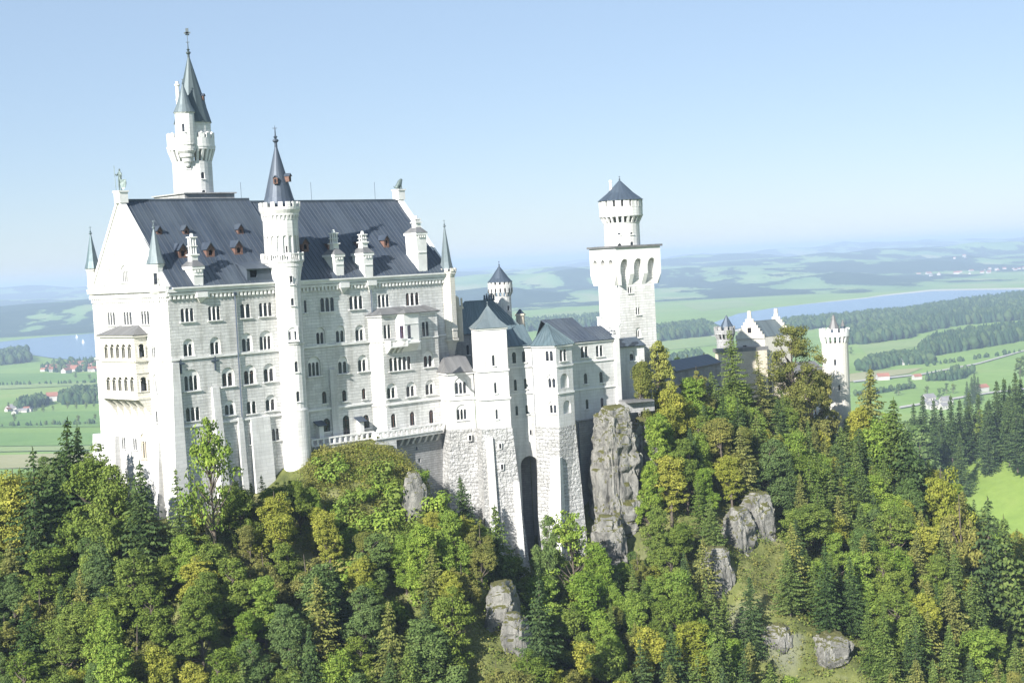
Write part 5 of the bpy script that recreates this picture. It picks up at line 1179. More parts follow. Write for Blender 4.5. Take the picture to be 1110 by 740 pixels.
# crenellated round tower of the gatehouse
c = P2(906, 400, 333); kk = c[1] / F; zz = lambda y: zf(y, c)
gt = empty('gate_tower', (*c, zz(490)), 'round cream gate tower with crenellated top standing right of the gatehouse', 'tower')
b = MB(); round_wall(gt, b, c, 14.3 * kk, zz(500), zz(371), 26, [(905.2, 389.3, 396, .5), (909, 417, 423, .45)])
b.build('shaft', 'pale', gt)
b = MB(); ring_corbels(b, c, 14.2 * kk, zz(371), zz(364) - zz(371), 2.0 * kk, 18); b.drum(c, 16.3 * kk, zz(364.4), 16.3 * kk, zz(361), 32); b.lathe(c, [(16.3 * kk, zz(361)), (16.3 * kk, zz(359.8)), (14.6 * kk, zz(359.8)), (14.6 * kk, zz(361))], 32); b.drum(c, 14.6 * kk, zz(362), 14.6 * kk, zz(361), 24); crenels(b, c, 16.2 * kk, zz(360), zz(355.6) - zz(360), .5, 1.4 * kk, 13, duty=.6)
b.build('parapet', 'trim', gt)
b = MB(); c2 = P2(903.6, 350, c[1]); b.drum(c2, 6.4 * kk, zz(361), 6.0 * kk, zz(357), 10, m=1); b.lathe(c2, [(6.4 * kk, zz(357)), (2.4 * kk, zz(347)), (1.6 * kk, zz(342.6)), (.05, zz(341))], 8); c3 = P2(913.5, 352, c[1] + .5); b.drum(c3, 2.6 * kk, zz(361), 2.6 * kk, zz(354), 8, m=1); b.lathe(c3, [(2.4 * kk, zz(354)), (1.2 * kk, zz(350)), (.05, zz(347))], 6)
b.build('roof', ['slate', 'conedark'], gt)
# dark turret left of the gatehouse
c = P2(785.5, 360, 345); kk = c[1] / F; zz = lambda y: zf(y, c)
gt2 = empty('gate_turret', (*c, zz(420)), 'shaded grey turret with black pointed cone left of the gatehouse gable', 'tower')
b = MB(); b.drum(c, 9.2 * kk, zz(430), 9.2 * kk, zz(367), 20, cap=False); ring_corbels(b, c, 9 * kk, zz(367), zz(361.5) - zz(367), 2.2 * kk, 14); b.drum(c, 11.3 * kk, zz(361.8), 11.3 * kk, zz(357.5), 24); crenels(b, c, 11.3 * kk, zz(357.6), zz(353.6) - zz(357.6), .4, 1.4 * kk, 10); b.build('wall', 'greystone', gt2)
b = MB(); c2 = P2(787.6, 350, c[1]); b.drum(c2, 6.8 * kk, zz(358), 6.8 * kk, zz(354.5), 8); b.lathe(c2, [(7.4 * kk, zz(354.5)), (.06, zz(341.5))], 8); b.build('roof', 'conedark', gt2)
# long low range with dark roof
l0 = P2(731, 400, 300); l1 = P2(781, 393, 318); l2 = go(l1, -40, 7); l3 = go(l0, -40, 7)
lr = empty('low_range', (*((l0 + l1) / 2), -38), 'long low range with dark blue roof between yellow tree and gatehouse', 'building')
b = MB(); zl0 = zf(401.5, l0); b.prism([l0, l1, l2, l3], -52, zl0); b.build('wall', 'greystone', lr)
b = MB(); k0 = (l0 + l3) / 2; k1 = (l1 + l2) / 2; zk_ = zf(392.5, k0); roof_poly(b, [(*go(l0, 140, .5), zl0 - .1), (*go(l1, 140, .5), zl0 - .1), (*k1, zk_), (*k0, zk_)], 0, .2); roof_poly(b, [(*go(l3, -40, .5), zl0 - .1), (*go(l2, -40, .5), zl0 - .1), (*k1, zk_), (*k0, zk_)], 0, .2)
for a, c_, k_ in ((l0, l3, k0), (l1, l2, k1)): b.face([(*a, zl0 - .1), (*c_, zl0 - .1), (*k_, zk_ - .1)])
b.build('roof', 'conedark', lr)

# ------------------------------------------------------------------ statues
def skin_fig(name, joints, edges, radii, root, m, sub=1, parent=None):
    me = bpy.data.meshes.new(name); me.from_pydata([tuple(j) for j in joints], edges, []); o = bpy.data.objects.new(name, me); COL.objects.link(o)
    md = o.modifiers.new('s', 'SKIN'); md.use_smooth_shade = True
    for i, r in enumerate(radii): v = me.skin_vertices[0].data[i]; v.radius = (r, r) if not isinstance(r, tuple) else r
    me.skin_vertices[0].data[root].use_root = True
    s_ = o.modifiers.new('d', 'SUBSURF'); s_.levels = sub; s_.render_levels = sub
    dg = bpy.context.evaluated_depsgraph_get(); m2 = bpy.data.meshes.new_from_object(o.evaluated_get(dg)); m2.name = name
    m2.materials.clear(); m2.materials.append(MAT[m]); bpy.data.objects.remove(o); bpy.data.meshes.remove(me)
    m2.polygons.foreach_set('use_smooth', [True] * len(m2.polygons))
    return m2
kn = [(0, 0, 1.75), (0, 0, 2.25), (0, 0, 2.75), (0, 0, 2.98), (0, -.02, 3.25), (0, 0, 3.45), (-.32, 0, 2.72), (-.62, -.05, 2.35), (-.68, -.3, 2.65), (.32, 0, 2.72), (.5, -.1, 2.25), (.62, -.3, 1.95),
      (-.18, 0, 1.65), (-.22, -.05, .9), (-.22, 0, .12), (-.24, -.25, .06), (.2, 0, 1.65), (.28, -.12, .9), (.26, 0, .12), (.28, -.25, .06)]
ke = [(0, 1), (1, 2), (2, 3), (3, 4), (4, 5), (2, 6), (6, 7), (7, 8), (2, 9), (9, 10), (10, 11), (0, 12), (12, 13), (13, 14), (14, 15), (0, 16), (16, 17), (17, 18), (18, 19)]
kr = [.26, .24, .28, .1, .19, .1, .14, .11, .08, .14, .11, .08, .18, .13, .09, .07, .18, .13, .09, .07]
kp = np.array([*C(.3, vm - .3), zR + 2.08])
kni = empty('knight_statue', kp, 'bronze knight statue with lance and shield standing on the left gable top', 'statue')
o = link('figure', skin_fig('figure', kn, ke, kr, 0, 'bronze'), kni); o.rotation_euler.z = math.radians(-35)
b = MB(); q = kp + np.array([-.62, -.35, 0]); b.beam((*q[:2], kp[2]), (q[0] - .1, q[1], kp[2] + 3.9), .08, .08); b.build('lance', 'bronze', kni)
b = MB(); q = kp + np.array([.62, -.75, .05]); pts = [(-.45, 1.65), (.45, 1.65), (.5, 1.0), (.3, .35), (0, 0), (-.3, .35), (-.5, 1.0)]
for s_ in (0, .12): b.face([(q[0] + x, q[1] + s_ + abs(x) * .25, q[2] + z_) for x, z_ in (pts if s_ == 0 else pts[::-1])])
for (x, z_), (x2, z2) in zip(pts, pts[1:] + pts[:1]): b.face([(q[0] + x, q[1] + abs(x) * .25, q[2] + z_), (q[0] + x, q[1] + .12 + abs(x) * .25, q[2] + z_), (q[0] + x2, q[1] + .12 + abs(x2) * .25, q[2] + z2), (q[0] + x2, q[1] + abs(x2) * .25, q[2] + z2)])
b.build('shield', 'bronze', kni)
lj = [(-.6, 0, .45), (-.1, 0, .8), (.35, 0, 1.2), (.55, 0, 1.6), (.75, 0, 1.75), (1.0, 0, 1.65), (.45, .2, .7), (.55, .22, .1), (.75, .22, .06), (.45, -.2, .7), (.55, -.22, .1), (.75, -.22, .06), (-.45, .3, .3), (-.05, .34, .35), (-.1, .34, .08), (.15, .34, .06), (-.45, -.3, .3), (-.05, -.34, .35), (-.1, -.34, .08), (.15, -.34, .06), (-.9, 0, .25), (-1.15, 0, .6)]
le = [(0, 1), (1, 2), (2, 3), (3, 4), (4, 5), (2, 6), (6, 7), (7, 8), (2, 9), (9, 10), (10, 11), (0, 12), (12, 13), (13, 14), (14, 15), (0, 16), (16, 17), (17, 18), (18, 19), (0, 20), (20, 21)]
lr_ = [.38, .36, .42, .40, .3, .15, .16, .11, .1, .16, .11, .1, .22, .18, .1, .09, .22, .18, .1, .09, .07, .08]
lp = np.array([*C(56.7, vm - .3), zR + 2.08]); o = link('lion_statue', skin_fig('lion_statue', lj, le, lr_, 0, 'bronze')); o.location = lp; o.rotation_euler.z = math.radians(43.8)
tag(o, 'seated bronze lion statue on the right gable top of the palace roof', 'statue')
# ================================================================== TREES
rng = np.random.RandomState(7)
def quads_from(cent, nrm, su, sv, rs):
    n = len(cent); a = rs.normal(size=(n, 3)); nrm = nrm / np.linalg.norm(nrm, axis=1, keepdims=True)
    t = np.cross(nrm, a); t /= np.linalg.norm(t, axis=1, keepdims=True) + 1e-9; b = np.cross(nrm, t)
    su = np.asarray(su).reshape(-1, 1); sv = np.asarray(sv).reshape(-1, 1)
    k = rs.uniform(.35, .9, (n, 1)); 
    V = np.stack([cent - t * su * .5, cent - b * sv * .5 * k, cent + t * su * .5, cent + b * sv * .5], 1).reshape(-1, 3)
    return V, np.arange(4 * n).reshape(n, 4)
def tube(pts, rad, n=6):
    V = []; Fq = []
    pts = [np.array(p, float) for p in pts]
    for i, p in enumerate(pts):
        d = pts[min(i + 1, len(pts) - 1)] - pts[max(i - 1, 0)]; d /= np.linalg.norm(d) + 1e-9; x = np.cross(d, [0.3, .1, 1.0]) if abs(d[2]) < .95 else np.cross(d, [1, 0, 0]); x /= np.linalg.norm(x); y = np.cross(d, x)
        for k in range(n): a = 2 * math.pi * k / n; V.append(p + (x * math.cos(a) + y * math.sin(a)) * rad[i])
    for i in range(len(pts) - 1):
        for k in range(n): Fq.append((i * n + k, i * n + (k + 1) % n, (i + 1) * n + (k + 1) % n, (i + 1) * n + k))
    return V, Fq
def merge(parts):
    V = []; Fq = []; o = 0
    for v, f in parts: v = np.asarray(v); V.append(v); Fq.append(np.asarray(f) + o); o += len(v)
    return np.concatenate(V), np.concatenate(Fq)
def broad(seed, h, wd, leaf, n_cl=62, per=150, ls=.27, base=.08, sparse=1.0):
    rs = np.random.RandomState(seed); tp = []
    lean = rs.normal(size=2) * .03 * h; top = np.array([lean[0], lean[1], h * .9])
    tr = [(0, 0, -1.5), (0, 0, h * .12), (lean[0] * .3, lean[1] * .3, h * .4), (lean[0] * .7, lean[1] * .7, h * .68), tuple(top)]
    tp.append(tube(tr, [h * .022, h * .018, h * .013, h * .008, h * .003], 7))
    cs = []; a = wd / 2
    lobes = [(rs.uniform(0, 6.28), rs.uniform(.15, .72), rs.uniform(.18, .97), rs.uniform(.34, .6)) for _ in range(11)]
    while len(cs) < n_cl:
        L = lobes[rs.randint(11)]; d = rs.normal(size=3); d /= np.linalg.norm(d); rr = rs.uniform(.55, 1) * L[3]
        zc = base + (1 - base) * L[2]; env = math.sin(math.pi * min(1, max(.05, (L[2] * .86 + .12))) ** .8)
        p = np.array([math.cos(L[0]) * L[1] * a * env, math.sin(L[0]) * L[1] * a * env, h * zc * .93]) + d * np.array([a * rr * .72, a * rr * .72, h * .30 * rr])
        if p[2] < h * base or p[2] > h: continue
        cs.append(p)
    cs = np.array(cs); lv = []; ln = []; ss = []
    for c in cs:
        R_ = rs.uniform(.45, 1.2) * wd * .082; m = int(per * rs.uniform(.6, 1.3) * sparse); d = rs.normal(size=(m, 3)); d /= np.linalg.norm(d, axis=1, keepdims=True)
        r = R_ * rs.uniform(.35, 1.12, (m, 1)) ** .6; lv.append(c + d * r * np.array([1.25, 1.25, .72])); ln.append(d + np.array([0, 0, .6]) + rs.normal(size=(m, 3)) * .55); ss.append(rs.uniform(.7, 1.35, m) * ls)
        if rs.rand() < .38:
            z0 = max(h * .15, c[2] - np.hypot(c[0], c[1]) * .8 - h * .05); f = min(1, z0 / (h * .9)); s0 = np.array([lean[0] * f, lean[1] * f, z0]); mid = (s0 + c) / 2 + np.array([0, 0, -.3])
            tp.append(tube([s0, mid, c], [h * .007, h * .005, .02], 4))
    cent = np.concatenate(lv); V, Q = quads_from(cent, np.concatenate(ln), np.concatenate(ss), np.concatenate(ss) * .8, rs)
    tv, tf = merge(tp)
    return np_mesh('trunk', tv, tf, [MAT['trunk']]), np_mesh('crown', V, Q, [LEAF[leaf]])
def conifer(seed, h, R_, leaf, dens=1.0, droop=.35, gap=.52, start=.06, ragged=.25):
    rs = np.random.RandomState(seed); tv, tf = tube([(0, 0, -1.5), (0, 0, h * .5), (0, 0, h)], [h * .014, h * .009, .02], 6); cen = []; nr = []; su = []; sv = []; dirs = []
    z = h * start
    while z < h * .985:
        f = (z / h - start) / (1 - start); L0 = R_ * (1 - f) ** .75 * (.55 + .45 * min(1, f * 6)); nb = max(4, int((5 + 5 * (1 - f)) * dens)); ph = rs.uniform(0, 6.28)
        for k in range(nb):
            if rs.rand() < .08: continue
            a = ph + 6.283 * k / nb + rs.normal() * .15; L = max(.25, L0 * rs.uniform(1 - ragged * 1.6, 1 + ragged)); o = np.array([math.cos(a), math.sin(a), 0]); s = np.array([-o[1], o[0], 0]); m = max(2, int(L / .24)); dr = droop * rs.uniform(.6, 1.4)
            for i in range(m):
                t = (i + .6) / m; wd = .28 + .32 * L * .35 * (1 - t) ** .7 * (t + .25); p = o * L * t + np.array([0, 0, z - dr * L * t * (1.2 - .75 * t) + rs.normal() * .05])
                for sg in (-1, 1):
                    q = p + s * sg * wd * .5 + np.array([0, 0, -.10]) + rs.normal(size=3) * .05; cen.append(q); dirs.append(o * .6 + s * sg); nr.append(np.array([0, 0, 1.0]) + s * sg * .7 + o * .25 + rs.normal(size=3) * .3); su.append(wd * rs.uniform(.9, 1.5)); sv.append(rs.uniform(.20, .34))
        z += gap * rs.uniform(.75, 1.25) * (.6 + .55 * (1 - f))
    for i in range(5): cen.append(np.array([0, 0, h - .1 * i])); dirs.append(np.array([0, 0, 1.0])); nr.append(rs.normal(size=3)); su.append(.5); sv.append(.12)
    cen = np.array(cen); nr = np.array(nr); dirs = np.array(dirs); nr /= np.linalg.norm(nr, axis=1, keepdims=True); t = dirs - nr * (dirs * nr).sum(1, keepdims=True); t /= np.linalg.norm(t, axis=1, keepdims=True) + 1e-9; b = np.cross(nr, t)
    su = np.array(su)[:, None]; sv = np.array(sv)[:, None]
    V = np.stack([cen - t * su * .5, cen - b * sv * .5 - t * su * .1, cen + t * su * .6, cen + b * sv * .5 - t * su * .1], 1).reshape(-1, 3); Q = np.arange(len(V)).reshape(-1, 4)
    return np_mesh('trunk', tv, tf, [MAT['trunk']]), np_mesh('crown', V, Q, [LEAF[leaf]])
PROTO = {}
def addp(key, kind, h, meshes, wd): PROTO[key] = dict(kind=kind, h=h, m=meshes, w=wd)
k = 0
for tone, n_, in [('mid green', 3), ('yellow green', 2), ('bright green', 3), ('olive', 2), ('blue green', 2)]:
    for i in range(n_):
        k += 1; h = 13.0; wd = [9.5, 8.5, 10.5][i]; addp((tone, i), 'broadleaf', h, broad(100 + k, h, wd, tone, n_cl=215, per=130), wd)
for tone, n_ in [('dark needles', 4), ('green needles', 5), ('olive needles', 3)]:
    for i in range(n_): k += 1; h = 15.0; addp((tone, i), 'spruce', h, conifer(200 + k, h, [3.6, 4.4, 3.2, 2.8, 4.0][i], tone, dens=[1.15, 1.3, 1.0, 1.2, .9][i], gap=[.52, .48, .6, .5, .7][i], start=[.05, .08, .2, .06, .12][i], ragged=[.2, .3, .38, .25, .45][i], droop=[.35, .5, .2, .4, .1][i]), 6)
PLACED = []; GRID = []
TONE = {'mid green': 'mid green broadleaf', 'yellow green': 'yellowish broadleaf', 'bright green': 'fresh green broadleaf', 'olive': 'olive broadleaf', 'blue green': 'grey green broadleaf',
        'dark needles': 'dark green spruce', 'green needles': 'mid green spruce', 'olive needles': 'olive spruce', 'golden': 'golden broadleaf tree'}
def put(x, y, h, key, ws=1.0, label=None, z=None, name=None, lean=0):
    P = PROTO[key]; z = tz(x, y) - .3 if z is None else z; s = h / P['h']
    r = empty(name or ('spruce_tree' if P['kind'] == 'spruce' else 'broadleaf_tree'), (x, y, z), None, 'tree'); r.scale = (s * ws, s * ws, s); r.rotation_euler = (rng.normal() * .025, lean + rng.normal() * .025, rng.uniform(0, 6.28))
    for nm, me in zip(('trunk', 'crown'), P['m']): link(nm, me, r)
    a = proj((x, y, z + h)); bpt = proj((x, y, z))
    PLACED.append(dict(o=r, key=key, px=a[0], py=a[1], by=bpt[1], h=h, label=label, x=x, y=y))
    GRID.append((x, y, P['w'] * s * ws / 2)); return r
def by_top(px, py, Y, key, ws=1.0, label=None, lean=0, below=None, hmin=4, hmax=34):
    """tree standing on the hill at depth Y whose top shows at px, py"""
    p = at(px, py, Y); g = tz(p[0], p[1]); h = p[2] - g + .3
    h = min(max(h, hmin), hmax); return put(p[0], p[1], h, key, ws, label, z=p[2] - h)
# trees that can be told apart in the photo
PROTO[('thin', 0)] = dict(kind='broadleaf', h=13.0, w=7, m=broad(301, 13, 10.5, 'bright green', n_cl=105, per=34, ls=.34, base=.30))
addp(('golden', 0), 'broadleaf', 13.0, broad(302, 13, 8.5, 'golden', n_cl=80, per=170), 8.5)
addp(('tall', 0), 'broadleaf', 20.0, broad(303, 20, 14, 'olive', n_cl=135, per=190, base=.30), 11)
addp(('tall', 1), 'spruce', 26.0, conifer(304, 26, 6.2, 'green needles', gap=.6), 9)
addp(('tall', 2), 'spruce', 24.0, conifer(305, 24, 5.4, 'olive needles', gap=.6, ragged=.4), 8)
addp(('larch', 0), 'spruce', 17.0, conifer(306, 17, 3.2, 'olive needles', gap=.55, ragged=.45, droop=.15), 7)
by_top(226, 451, 220.5, ('thin', 0), .6, 'thin sparse light green tree with dark bare limbs against the palace wall')
by_top(57, 453, 228, ('dark needles', 0), .95, 'dark green spruce with the highest tip at the far left of the palace')
by_top(79, 461, 231, ('dark needles', 1), .8, 'second dark spruce just left of the palace west front')
by_top(30, 486, 224, ('dark needles', 2), .95, 'short dark spruce left of the two tallest spruces at the left edge')
by_top(10, 492, 230, ('yellow green', 0), .9, 'yellowish broadleaf tree at the left edge of the ridge')
by_top(98, 480, 228, ('mid green', 0), .9, 'rounded green tree touching the left corner of the palace')
by_top(149, 500, 216, ('dark needles', 0), 1.1, 'dark pointed spruce in front of the bright west front')
by_top(120, 505, 219, ('mid green', 1), .8, 'dark green broadleaf tree below the loggia of the west front')
by_top(194, 507, 217, ('green needles', 2), .8, 'slender spruce in front of the palace corner buttress')
by_top(712, 364, 283, ('golden', 0), .75, 'pale golden tree standing right beside the square tower')
by_top(692, 392, 274, ('olive', 0), .55, 'dark green bushy tree tucked under the golden tree by the square tower')
by_top(722, 405, 276, ('yellow green', 0), .8, 'yellow green tree below the golden tree right of the rock')
by_top(712, 450, 268, ('bright green', 0), .8, 'bright green tree on the slope right of the rock')
by_top(700, 500, 262, ('bright green', 1), .7, 'bright green tree leaning out beside the rock face')
by_top(752, 388, 292, ('olive', 1), .8, 'olive tree in front of the long low range')
by_top(796, 354, 297, ('tall', 1), .95, 'tallest green spruce hiding the left part of the gatehouse')
by_top(826, 378, 303, ('tall', 2), .9, 'ragged olive spruce between the tallest spruce and the tall limbed tree')
by_top(772, 402, 294, ('green needles', 1), 1.1, 'broad spruce left of the tallest spruce')
by_top(860, 354, 312, ('tall', 0), .95, 'tall spreading tree with bare dark trunk in front of the gatehouse')
by_top(884, 402, 316, ('olive', 0), .75, 'olive brown tree between the spreading tree and the round gate tower')
by_top(940, 396, 324, ('olive needles', 1), .9, 'open dark pine right of the round gate tower')
by_top(926, 432, 320, ('yellow green', 1), .8, 'yellow green tree at the foot of the round gate tower')
by_top(966, 432, 306, ('green needles', 0), 1.15, 'dense dark spruce on the ridge right of the gate tower')
by_top(952, 440, 310, ('bright green', 2), .9, 'fresh green tree left of the dense spruce on the right ridge')
by_top(1012, 486, 300, ('yellow green', 0), .6, 'yellow green tree on the crest near the valley meadow')
by_top(985, 462, 303, ('dark needles', 1), 1.0, 'dark spruce stepping down the right crest')
by_top(1042, 515, 292, ('olive', 1), .6, 'olive tree on the lower right crest before the meadow')
by_top(1068, 538, 288, ('dark needles', 2), .95, 'dark spruce on the lower right crest near the frame edge')
by_top(1092, 560, 286, ('green needles', 0), 1.0, 'mid green spruce lowest on the right crest')
by_top(893, 470, 300, ('larch', 0), 1.0, 'feathery olive conifer below the gatehouse')
by_top(620, 552, 246, ('thin', 0), .85, 'thin pale green tree in front of the rough stone feet')
by_top(596, 560, 245, ('blue green', 0), .5, 'narrow grey green tree left of the thin pale tree')
by_top(646, 588, 244, ('bright green', 1), .75, 'bright green tree under the grey rock')
by_top(505, 515, 245, ('dark needles', 1), .85, 'dark spruce standing against the annex foot')
by_top(541, 545, 243, ('green needles', 1), .85, 'mid green spruce standing before the stair turret foot')
by_top(478, 540, 243, ('olive', 0), .6, 'small dark tree in the shade under the terrace wall')
by_top(712, 548, 256, ('mid green', 1), .8, 'mid green tree filling the gap right of the rock pillar foot')
by_top(735, 560, 260, ('yellow green', 0), .8, 'yellow green tree below the bright tree right of the rock')
by_top(758, 530, 268, ('bright green', 2), .75, 'fresh green tree on the slope below the broad spruce')
by_top(690, 590, 250, ('olive', 1), .7, 'olive tree at the lower right of the rock pillar')
by_top(745, 600, 254, ('larch', 0), .9, 'feathery conifer low on the slope below the golden tree')
by_top(355, 545, 224, ('yellow green', 1), .85, 'yellow green tree on the front of the grassy mound')
by_top(322, 512, 231, ('mid green', 2), .65, 'dark green tree hugging the foot of the round stair tower')
by_top(284, 514, 228, ('green needles', 2), .8, 'small green spruce below the palace front buttresses')
by_top(308, 520, 229, ('dark needles', 0), .8, 'small dark spruce left of the round stair tower foot')
by_top(260, 520, 225, ('mid green', 0), .75, 'dark rounded tree below the palace drainpipe')
# skyline of the wood as the photo shows it: nothing random rises above this
SKY = np.array([(-80, 498), (0, 500), (30, 488), (60, 478), (100, 492), (135, 512), (172, 545), (190, 562), (215, 540), (240, 522), (262, 518), (300, 520), (335, 512), (345, 560), (400, 575), (450, 570), (462, 545), (490, 550), (505, 545), (525, 560), (555, 575), (572, 620),
                (590, 590), (615, 570), (640, 600), (655, 612), (685, 600), (700, 520), (708, 445), (725, 420), (750, 402), (775, 412), (800, 400), (830, 405), (850, 425), (870, 450), (905, 465), (925, 440), (945, 430), (965, 442), (985, 472), (1010, 498), (1040, 525), (1070, 552), (1110, 575), (1200, 610)])
def skyline(px): return np.interp(px, SKY[:, 0], SKY[:, 1])
ROCKS = [(670, 455, 262, 24, 125), (450, 510, 239, 5, 45), (543, 645, 230, 13, 50), (803, 565, 284, 20, 55), (822, 560, 288, 12, 40), (903, 695, 264, 20, 40), (845, 680, 268, 14, 30)]
keysB = [('mid green', i) for i in range(3)] * 2 + [('bright green', i) for i in range(3)] + [('yellow green', i) for i in range(2)] + [('olive', i) for i in range(2)] + [('blue green', i) for i in range(2)]
keysC = [('dark needles', i) for i in range(4)] + [('green needles', i) for i in range(5)] + [('olive needles', i) for i in range(3)]
count = {'broadleaf': 0, 'spruce': 0}; tries = 0
def spot_ok(x, y, r):
    for a, b_, c_ in GRID:
        if (x - a) ** 2 + (y - b_) ** 2 < (max(1.7, (r + c_) * .42)) ** 2: return False
    return True
while tries < 16000 and sum(count.values()) < 520 and max(count.values()) < 285:
    tries += 1
    px = rng.uniform(-40, 1150) if tries % 2 else rng.uniform(560, 1150); Y = rng.uniform(165, 335)
    X = (px - 555) / F * Y; g = tz(X, Y)
    if g < -135: continue
    gy = proj((X, Y, g))[1]; gx = proj((X, Y, g))[0]
    if gy > 880: continue
    # stay on the near side of the castle
    d = BP[:, :2] - np.array([X, Y]); 
    sgn = None; bd = 1e9
    for a, b_ in zip(BP, BP[1:]):
        e = b_[:2] - a[:2]; t = np.clip(((X - a[0]) * e[0] + (Y - a[1]) * e[1]) / (e @ e), 0, 1); q = a[:2] + e * t; dd = math.hypot(X - q[0], Y - q[1])
        if dd < bd: bd = dd; sgn = e[0] * (Y - a[1]) - e[1] * (X - a[0])
    if sgn > 0 or bd < 1.5: continue
    if 785 < gx < 965 and 610 < gy < 760 and rng.rand() < .5: continue
    left = gx < 560; pc = .20 if gx < 560 else .34
    if 560 < gx < 720: pc = .15
    if gx > 760: pc = .45
    kk = keysC[rng.randint(len(keysC))] if rng.rand() < pc else keysB[rng.randint(len(keysB))]
    if gx > 560 and rng.rand() < .35 and kk[0] in ('mid green', 'blue green', 'olive'): kk = [('yellow green', 0), ('yellow green', 1), ('bright green', 0), ('bright green', 1), ('bright green', 2)][rng.randint(5)]
    P = PROTO[kk]; h = rng.uniform(9, 15) if P['kind'] == 'broadleaf' else rng.uniform(10, 17)
    if gx < 330 and Y > 195: h *= .9
    wsx = rng.uniform(.85, 1.2)
    # the grassy mound keeps only bushes
    if 330 < gx < 462 and gy < 560: continue
    # rocks stay visible
    hid = False
    ty = proj((X, Y, g + h)); sk = skyline(ty[0])
    if ty[1] < sk:
        hh = h
        while hh > 4.5 and proj((X, Y, g + hh))[1] < sk: hh -= .5
        if hh <= 4.5: continue
        h = hh
    ty = proj((X, Y, g + h)); wpx = P['w'] * h / P['h'] * wsx * F / Y / 2
    for rx, ry, rY, rw, rh in ROCKS:
        if Y < rY + 4 and abs(ty[0] - rx) < rw + wpx * .8 and ty[1] < ry + rh and gy > ry: hid = True
    if hid: continue
    if not spot_ok(X, Y, P['w'] * h / P['h'] * wsx / 2): continue
    if gy > 760 and ty[1] > 745: continue
    put(X, Y, h, kk, wsx, z=g - .3); count[P['kind']] += 1
print('random trees', count, 'tries', tries)
# every tree gets words that find it: its look, the stretch of castle above it, its row on the slope and its place in that row
ZON = [(-100, 95, 'left of the palace'), (95, 190, 'under the west front'), (190, 290, 'below the palace front'), (290, 345, 'below the round stair tower'), (345, 470, 'below the grassy mound'),
       (470, 560, 'below the annex and stair turret'), (560, 645, 'below the rough stone feet'), (645, 705, 'under the grey rock'), (705, 775, 'below the golden tree'), (775, 850, 'below the gatehouse gable'),
       (850, 925, 'below the round gate tower'), (925, 1000, 'on the right ridge'), (1000, 1300, 'at the right frame edge')]
ORD = ['first', 'second', 'third', 'fourth', 'fifth', 'sixth', 'seventh', 'eighth', 'ninth', 'tenth', 'eleventh', 'twelfth', 'thirteenth', 'fourteenth', 'fifteenth', 'sixteenth', 'seventeenth', 'eighteenth', 'nineteenth', 'twentieth'] + ['late'] * 40
groups = {}
for T in PLACED:
    T['o']['group'] = 'spruces on the castle slope' if PROTO[T['key']]['kind'] == 'spruce' else 'broadleaf trees on the castle slope'
    if T['label']: T['o']['label'] = T['label']; continue
    z_ = next(q[2] for q in ZON if q[0] <= T['px'] < q[1] or q[1] == 1300); row = 'high' if T['py'] < 590 else 'midway' if T['py'] < 655 else 'low'
    groups.setdefault((TONE[T['key'][0]], z_, row), []).append(T)
for (tone, zn, row), L in groups.items():
    L.sort(key=lambda t: t['px'])
    for i, T in enumerate(L):
        pre = '' if len(L) == 1 else ((('left', 'right')[i]) + ' one of two, ' if len(L) == 2 else ORD[i] + ' from left, ')
        T['o']['label'] = f'{pre}{tone} {row} on slope {zn}'

# undergrowth, shrubs on the mound
def ground_cover(name, n, leafk, accept, hr, seed, R_=(.5, 1.3), per=22, ls=.34, box=(-110, 190, 150, 345)):
    rs = np.random.RandomState(seed); X = rs.uniform(box[0], box[1], n * 12); Y = rs.uniform(box[2], box[3], n * 12); Z = terrain(X, Y)
    q = np.stack([X, Y, Z], -1); w_ = q @ fw; PX = 555 + F * (q @ rt) / w_; PY = 370 - F * (q @ up) / w_
    m = accept(PX, PY, X, Y) & (PX > -30) & (PX < 1140) & (PY < 800) & (Z > -130); q = q[m][:n]; cs = []; ns = []; ss = []
    for p in q:
        r = rs.uniform(*R_); k_ = int(per * rs.uniform(.6, 1.4)); d = rs.normal(size=(k_, 3)); d[:, 2] = abs(d[:, 2]); d /= np.linalg.norm(d, axis=1, keepdims=True)
        cs.append(p + d * r * rs.uniform(.5, 1.1, (k_, 1)) * np.array([1.2, 1.2, hr])); ns.append(d + rs.normal(size=(k_, 3)) * .6 + [0, 0, .4]); ss.append(rs.uniform(.6, 1.3, k_) * ls)
    V, Q = quads_from(np.concatenate(cs), np.concatenate(ns), np.concatenate(ss), np.concatenate(ss) * .7, rs)
    o = link(name, np_mesh(name, V, Q, [LEAF[leafk]])); tag(o, kind='stuff'); return o
nearbase = lambda X, Y: np.array([1.0])
def front(X, Y):
    bd = np.full(X.shape, 1e9); sg = np.zeros(X.shape)
    for a, b_ in zip(BP, BP[1:]):
        e = b_[:2] - a[:2]; t = np.clip(((X - a[0]) * e[0] + (Y - a[1]) * e[1]) / (e @ e), 0, 1); dd = np.hypot(X - a[0] - e[0] * t, Y - a[1] - e[1] * t); m = dd < bd; bd[m] = dd[m]; sg[m] = (e[0] * (Y - a[1]) - e[1] * (X - a[0]))[m]
    return np.where(sg > 0, -bd, bd)
ground_cover('undergrowth', 4200, 'olive', lambda px, py, X, Y: (front(X, Y) > .5) & ~((px > 640) & (px < 700) & (py < 620)), .9, 1)
ground_cover('undergrowth', 2600, 'mid green', lambda px, py, X, Y: (front(X, Y) > .5) & ~((px > 640) & (px < 700) & (py < 620)), 1.1, 2, (.8, 1.8), 34)
mound = lambda px, py, X, Y: (px > 330) & (px < 462) & (py < 600) & (front(X, Y) > -2.5)
ground_cover('mound_scrub', 2600, 'yellow green', mound, .6, 3, (.35, .8), 16, .2, box=(-36, -10, 205, 252))
